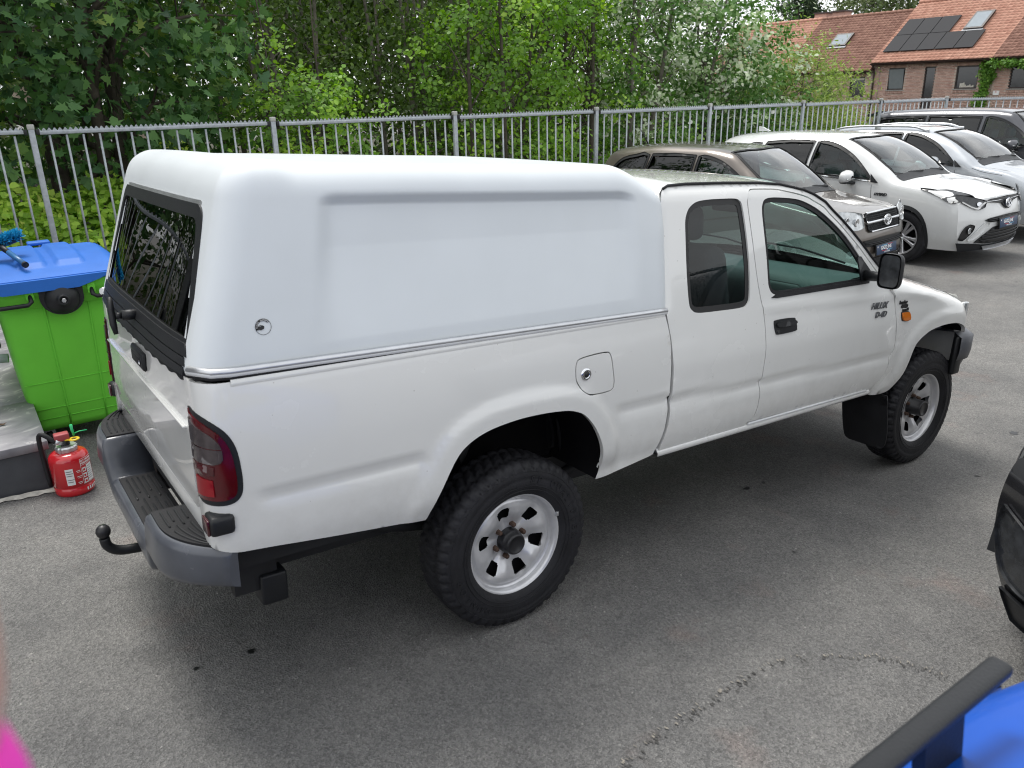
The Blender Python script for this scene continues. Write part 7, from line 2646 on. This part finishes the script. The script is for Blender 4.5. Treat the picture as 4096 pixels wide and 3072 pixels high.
b = MB(); b.box(-3.98, -3.90, 3.4, 3.48, .95, 2.3); b.box(-3.98, -3.90, 6.22, 6.3, .95, 2.3); b.box(-3.98, -3.90, 3.48, 6.22, 2.22, 2.3); b.box(-3.98, -3.90, 3.48, 6.22, .95, 1.03); b.box(-3.98, -3.90, 4.82, 4.90, 1.03, 2.22)
fr = bput('window', b, M['black_plastic'])
g = MB(); g.box(-3.95, -3.94, 3.48, 6.22, 1.03, 2.22)
link('pane', g.mesh('pane'), M['house_glass'], fr).matrix_parent_inverse = Matrix.Identity(4)
b = MB().bbox(-3.98, -3.90, 2.22, 3.38, .34, 2.38, .006); bput('door', b, M['deck_side'])

# ================================================================== wheelie bin
bin_ = empty('wheelie_bin', (-1.13, 2.95, ground_z(-1.1, 2.95)))
tag(bin_, 'big green wheeled container with blue lid standing behind the truck', 'bin')
ZT_ = 1.10
def bin_half(z):
    t = z / ZT_
    return .285 + .060 * t ** .9, .46 + .15 * t, -.05 - .11 * t     # half x, half y, y centre shift
def bin_ring(z, n=64):
    hx, hy, sh = bin_half(z)
    P = []
    for a in np.linspace(0, 2 * PI, n, endpoint=False):
        ca, sa = math.cos(a), math.sin(a)
        e = .16
        x = math.copysign(abs(ca) ** e, ca) * hx; y = math.copysign(abs(sa) ** e, sa) * hy
        P.append((x, y, z))
    return P
b = MB()
P = []
for z in np.unique(np.concatenate([np.linspace(.12, ZT_, 26), [.17, .30]])):
    P.append(bin_ring(z))
b.grid(np.array(P), closed_v=True)
n = 64
b.f.append([i for i in range(n)][::-1]); b.sm.append(False)
b.build('bin_body', M['bin_green'], bin_)
# raised seams: vertical ribs and horizontal steps
for (xf, m_) in ((-.30, 1), (.42, 1)):
    pts = []
    for z in np.linspace(.14, ZT_ - .03, 8):
        hx, hy, sh = bin_half(z); pts.append((hx * xf, -hy - .001, z))
    MB().tube(pts, .006, 6).build('vertical_rib', M['bin_green'], bin_)
for z in (.20, .27, .45):
    hx, hy, sh = bin_half(z)
    MB().tube([(-hx * .96, -hy - .0005, z), (hx * .96, -hy - .0005, z)], .0035, 6).build('step_line', M['bin_green'], bin_)
# rim collar
b = MB(); P = []
hx, hy, sh = bin_half(ZT_)
for (dx, z) in ((0, ZT_ - .16), (.012, ZT_ - .155), (.012, ZT_ - .09), (.030, ZT_ - .075), (.036, ZT_ - .02), (.030, ZT_ - .005), (.0, ZT_)):
    P.append([((abs(x) + dx) * (1 if x > 0 else -1), (abs(y) + dx) * (1 if y > 0 else -1), z) for x, y, _ in bin_ring(ZT_ if dx else ZT_ - .16)])
b.grid(np.array(P), closed_v=True); b.build('rim_collar', M['bin_green'], bin_)
# trunnion plate on the near face
yf = -hy - .014
b = MB(); q = [(-.118, ZT_ - .04), (.118, ZT_ - .04)] + [(.118 * math.cos(t), ZT_ - .105 + .105 * math.sin(t)) for t in np.linspace(0, -PI, 18)]
b.prism(q, 'y', yf - .030, yf + .02)
tr_ = b.build('trunnion_plate', M['black_plastic'], bin_)
b = MB(); b.lathe([(.095, .0), (.085, -.022), (.045, -.045), (.034, -.050), (.032, -.070), (.022, -.074), (.020, -.066), (0, -.066)], (0, yf - .03, ZT_ - .110), 'y', 28); b.build('trunnion_boss', M['black_plastic'], tr_)
b = MB(); b.lathe([(.014, -.078), (.012, -.082), (0, -.082)], (0, yf - .03, ZT_ - .110), 'y', 6, smooth=False); b.build('trunnion_bolt', M['alu'], tr_)
for x0, x1 in ((-.375, -.165), (.165, .375)):
    b = MB(); b.tube([(x0, yf - .02, ZT_ - .06), (x0, yf - .055, ZT_ - .105), (x0 + .02, yf - .065, ZT_ - .118), (x1 - .02, yf - .065, ZT_ - .118), (x1, yf - .055, ZT_ - .105), (x1, yf - .02, ZT_ - .06)], .013, 8)
    h = b.build('grab_handle', M['black_plastic'], bin_)
    for x in (x0, x1):
        k = MB().bbox(x - .022, x + .022, yf - .038, yf + .0, ZT_ - .10, ZT_ - .035, .005); k.build('handle_lug', M['bin_green'], h)
# blue barrel lid
def lid_pt(a, t):
    """a across x (-1..1), t along y (0 near .. 1 far)"""
    hx_, hy_ = hx + .055, hy + .045
    y = -hy_ + 2 * hy_ * t
    prof = .008 + .070 * math.sin(PI * min(1, .04 + t * .98)) ** .75
    edge = max(0, abs(a) - .80) / .20
    z = ZT_ + prof * (1 - .78 * edge ** 1.5)
    z += .020 * (1 if (.10 < abs(a) < .44 and .16 < t < .86) else 0)
    return (a * hx_, y, z)
b = MB(); P = []
for t in np.linspace(0, 1, 40):
    P.append([lid_pt(a, t) for a in np.linspace(-1, 1, 50)])
b.grid(np.array(P))
lid = b.build('lid', M['bin_blue'], bin_)
b = MB(); P = []
for a in np.linspace(0, 2 * PI, 72, endpoint=False):
    ca, sa = math.cos(a), math.sin(a)
    x = math.copysign(abs(ca) ** .14, ca) * (hx + .057); y = math.copysign(abs(sa) ** .14, sa) * (hy + .047)
    t = (y + hy + .045) / (2 * (hy + .045)); t = min(1, max(0, t))
    zt_ = lid_pt(max(-1, min(1, x / (hx + .055))), t)[2]
    P.append([(x, y, zt_ + .002), (x * 1.006, y * 1.006, zt_ - .012), (x * 1.006, y * 1.006, ZT_ - .012), (x * .98, y * .98, ZT_ - .014)])
b.grid(np.array(P), closed_u=True); b.build('lid_skirt', M['bin_blue'], lid)
# tongue of the lid hanging over the near rim
b = MB(); q = [(-.40, ZT_ - .015), (-.30, ZT_ - .05), (.10, ZT_ - .05), (.22, ZT_ - .015), (.30, ZT_ + .02), (-.40, ZT_ + .02)]
b.prism(q, 'y', -hy - .075, -hy - .045); b.build('lid_flap', M['bin_blue'], lid)
MB().bbox(-.05, .09, .40, .50, ZT_ + .062, ZT_ + .085, .008).build('lid_grip', M['bin_blue'], lid)
for (x, y) in ((-.22, -.40), (.22, -.40), (-.22, .40), (.22, .40)):
    e = bpy.data.objects.new('castor', None); COL.objects.link(e); e.parent = bin_; e.location = (x, y, .055)
    b = MB(); b.lathe([(.0, -.02), (.045, -.02), (.052, -.012), (.052, .012), (.045, .02), (0, .02)], (0, 0, 0), 'x', 20); b.build('castor_wheel', M['rubber'], e)
    MB().bbox(-.035, .035, -.03, .03, .0, .075, .006).build('castor_fork', M['galv'], e)
b = MB(); b.tube([(-.34, -.42, .62), (-.46, -.40, .63), (-.62, -.38, .63)], .028, 12); b.build('side_bar', M['galv'], bin_)
MB().bbox(-.50, -.36, -.34, -.10, .66, .86, .02).build('side_box', M['black_plastic'], bin_)

# ================================================================== brush on the lid
br = empty('wash_brush', (-1.345, 2.72, 1.245))
tag(br, 'bright blue bristled wash brush lying on the blue bin lid', 'brush')
br.rotation_euler = (R(0), R(0), R(0))
hd_a, hd_b = Vector((-.17, .05, .005)), Vector((.09, .08, .075))
ax = (hd_b - hd_a).normalized()
b = MB(); b.tube([hd_a, hd_a.lerp(hd_b, .5) + Vector((0, 0, .006)), hd_b], [.028, .034, .026], 10); b.build('brush_head', M['black_plastic'], br)
rng = np.random.default_rng(6)
nb = 2600
f = rng.uniform(0, 1, nb)
base = np.array(hd_a)[None] + np.outer(f, np.array(hd_b - hd_a))
th_ = rng.uniform(-1.5, 1.5, nb)
s1 = np.array(ax.cross(Vector((0, 0, 1))).normalized()); s2 = np.array(Vector(s1).cross(ax).normalized())
if s2[2] < 0: s2 = -s2
d = np.cos(th_)[:, None] * s2 + np.sin(th_)[:, None] * s1 + rng.normal(size=(nb, 3)) * .28 + np.outer((f - .5) * 1.0, np.array(ax))
d /= np.linalg.norm(d, axis=1)[:, None]
Lb = rng.uniform(.035, .062, nb)
pp = np.cross(d, rng.normal(size=(nb, 3))); pp /= np.linalg.norm(pp, axis=1)[:, None]
w_ = .0026
V = np.stack([base + d * .015 - pp * w_, base + d * .015 + pp * w_, base + d * Lb[:, None] + pp * w_ * .8 + rng.normal(size=(nb, 3)) * .005, base + d * Lb[:, None] - pp * w_ * .8], 1).reshape(-1, 3)
link('bristles', fast_mesh('bristles', V, np.arange(nb * 4), 4, np.repeat(rng.uniform(0, 1, nb), 4)), M['bristle'], br, kind='stuff')
hp0, hp1 = hd_a.lerp(hd_b, .55), Vector((.075, -.27, -.045))
b = MB(); b.tube([hp0, hp0.lerp(hp1, .45)], [.020, .015], 10); b.build('brush_socket', M['black_plastic'], br)
b = MB(); b.tube([hp0.lerp(hp1, .40), hp1], .0165, 14); b.build('brush_pole', mat('blue_pole', (.03, .13, .30), .35, vary=.1), br)
b = MB(); b.tube([hp1 + (hp0 - hp1).normalized() * .012, hp1 + (hp1 - hp0).normalized() * .004], .0185, 14); b.lathe([(.012, 0), (0, .0)], tuple(hp1 + (hp1 - hp0).normalized() * .005), 'y', 12); b.build('pole_cap', M['rubber'], br)

# ================================================================== fire extinguisher
ex = empty('fire_extinguisher', (-1.325, 1.655, ground_z(-1.33, 1.66)))
tag(ex, 'red fire extinguisher standing on the asphalt against the stone deck', 'fire extinguisher')
RX = .103
b = MB(); b.lathe([(.0, .0), (RX - .012, .0), (RX - .002, .006), (RX, .018), (RX, .050), (RX - .004, .054), (RX, .058), (RX, .205), (RX - .004, .222), (RX - .016, .238), (RX - .040, .247), (.040, .250)], (0, 0, 0), 'z', 48)
b.build('cylinder', M['ext_red'], ex)
b = MB()
P = []
for (r, z) in ((.040, .246), (.052, .250), (.054, .272), (.048, .280), (.024, .282)):
    P.append([((r * (1 + (.06 if k % 4 < 2 and r > .045 else 0))) * math.cos(2 * PI * k / 48), (r * (1 + (.06 if k % 4 < 2 and r > .045 else 0))) * math.sin(2 * PI * k / 48), z) for k in range(48)])
b.grid(np.array(P), smooth=False, closed_v=True); b.build('neck_ring', M['alu'], ex)
MB().lathe([(.024, .280), (.024, .318), (.012, .320), (0, .320)], (0, 0, 0), 'z', 20).build('valve', M['black_plastic'], ex)
MB().bbox(-.048, .026, -.026, .030, .312, .352, .006).build('trigger', mat('faded_red_trigger', (.36, .06, .07), .5, vary=.08), ex)
b = MB(); b.lathe([(.026, -.004), (.030, 0), (.026, .004), (.016, .004), (.014, 0), (.016, -.004), (.026, -.004)], (.045, -.03, .315), 'z', 20); b.tube([(.0, -.02, .315), (.022, -.03, .315)], .006, 6); b.build('safety_pin', M['ext_yellow'], ex)
b = MB(); b.tube([(.05, 0, .325), (.047, -.002, .35), (.046, 0, .39)], [.006, .007, .008], 6); b.tube([(.05, 0, .335), (.08, .0, .342), (.12, .01, .336)], .003, 5); b.build('seal_tag', M['ext_green'], ex)
b = MB(); b.tube(spl([(-.02, -.01, .300), (-.05, -.015, .318), (-.080, .0, .350), (-.105, .02, .362), (-.118, .03, .33), (-.118, .03, .20), (-.114, .02, .05)], 5), .0125, 10); b.build('hose', M['rubber'], ex)
b = MB(); b.tube([(-.012, -.006, .298), (-.05, -.018, .318)], .017, 10); b.build('hose_ferrule', M['alu'], ex)
def wrap(a0, a1, z0, z1, nm, m_, off=.0012, seg=10):
    b = MB(); P = []
    for a in np.linspace(a0, a1, seg):
        P.append([((RX + off) * math.cos(a), (RX + off) * math.sin(a), z) for z in (z0, z1)])
    b.grid(np.array(P)); return b.build(nm, m_, ex)
A = lambda deg: R(deg)
wrap(A(-112), A(-90), .075, .172, 'inspection_label', M['decal_white'])
for k, zz in enumerate((.155, .142, .129, .105, .092)):
    wrap(A(-110), A(-94 + (k % 2) * 3), zz, zz + .0045, 'label_print', M['cabin'], .0018, 5)
wrap(A(-48), A(-22), .070, .170, 'instruction_label', M['decal_white'])
for k in range(7):
    wrap(A(-46), A(-26 - (k % 3) * 2), .155 - k * .012, .1575 - k * .012, 'label_print', M['cabin'], .0018, 5)
for k in range(3):
    wrap(A(-63), A(-51), .135 - k * .034, .160 - k * .034, 'pictogram', M['decal_white'], .0013, 4)
    wrap(A(-61), A(-54), .140 - k * .034, .153 - k * .034, 'pictogram_print', M['ext_red'], .0018, 4)
for zz in (.066, .175, .212):
    wrap(A(-66), A(-20), zz, zz + .002, 'label_line', M['decal_white'], .0012, 8)
wrap(A(-66.5), A(-65.5), .066, .214, 'label_line', M['decal_white'], .0012, 2)
for k in range(3):
    wrap(A(-82), A(-70 + (k % 2) * 2), .150 - k * .034, .1535 - k * .034, 'label_print', M['decal_white'], .0013, 4)
    wrap(A(-80), A(-70), .142 - k * .034, .1445 - k * .034, 'label_print', M['decal_white'], .0013, 4)
def arc_label(body, zc, size, a_mid):
    n = len(body)
    st_ = size * .66 / RX
    for i, ch in enumerate(body):
        if ch == ' ': continue
        a = a_mid + (i - (n - 1) / 2) * st_
        text('label_lettering', ch, size, M['decal_white'], ex, ((RX + .0015) * math.cos(a), (RX + .0015) * math.sin(a), zc), (PI / 2, 0, a + PI / 2), .0004, 0, .0004)
arc_label('EXTINCTEUR', .200, .0125, A(-43))
arc_label('POEDERBLUS', .186, .0125, A(-43))
for k in range(5):
    wrap(A(-60 + k * 9), A(-55 + k * 9), .022, .040, 'label_print', M['decal_white'], .0013, 3)

# ================================================================== photographer's hand
hand = empty('hand', (-1.6, -2.97, 1.98))
tag(hand, "person's blurred hand in a pink sleeve at the lower left corner", 'hand')
fw, rt, up = Vector(_f), Vector(_r), Vector(_u)
def near(px, py, d):
    return CAM + (fw + rt * ((px - 1106) / 1719.95) - up * ((py - 829.5) / 1719.95)) * d
b = MB()
O_ = Vector(hand.location)
p0, p1 = near(-405, 2700, .15), near(-402, 1640, .15)
ln = [p0.lerp(p1, t) - O_ for t in np.linspace(0, 1, 10)]
b.tube(ln, [.040, .040, .039, .038, .037, .036, .0355, .0355, .035, .030], 28)
b.build('sleeve', M['pink'], hand)
def skin_obj(nm, chains, parent):
    """chains: list of [(point, radius)...]; the first is the trunk, others start at a given trunk index."""
    me = bpy.data.meshes.new(nm)
    vs_, es_, rs_ = [], [], []
    for start, ch in chains:
        prev = start
        for p, r in ch:
            vs_.append(tuple(p)); rs_.append(r)
            if prev is not None:
                es_.append((prev, len(vs_) - 1))
            prev = len(vs_) - 1
    me.from_pydata(vs_, es_, [])
    o = link(nm, me, M['skin'], parent)
    md = o.modifiers.new('skin', 'SKIN')
    for v, r in zip(me.skin_vertices[0].data, rs_):
        v.radius = (r, r)
    me.skin_vertices[0].data[0].use_root = True
    o.modifiers.new('sub', 'SUBSURF').levels = 2
    o.modifiers['sub'].render_levels = 2
    md.use_smooth_shade = True
    return o
def hv(dx, dy, dz):
    """hand frame: dx to the picture's right, dy up, dz away from the lens"""
    w0 = near(-290, 1690, .15) - O_
    return w0 + rt * (dx - .22 * max(0, dy - .012)) + up * dy + fw * dz
ch = [(None, [(hv(0, -.02, 0), .027), (hv(0, .02, 0), .028), (hv(-.004, .05, 0), .029), (hv(-.006, .085, 0), .026)])]
for i, (x, L_) in enumerate(((.014, .072), (.001, .080), (-.013, .074), (-.027, .058))):
    ch.append((3, [(hv(x - .004, .105, .0), .0085), (hv(x - .008, .105 + L_ * .45, .010), .0080), (hv(x - .014, .105 + L_ * .75, .026), .0074), (hv(x - .020, .105 + L_ * .85, .044), .0062)]))
ch.append((1, [(hv(-.012, .035, .022), .012), (hv(-.014, .065, .036), .0105), (hv(-.018, .09, .046), .009)]))
skin_obj('palm_and_fingers', ch, hand)
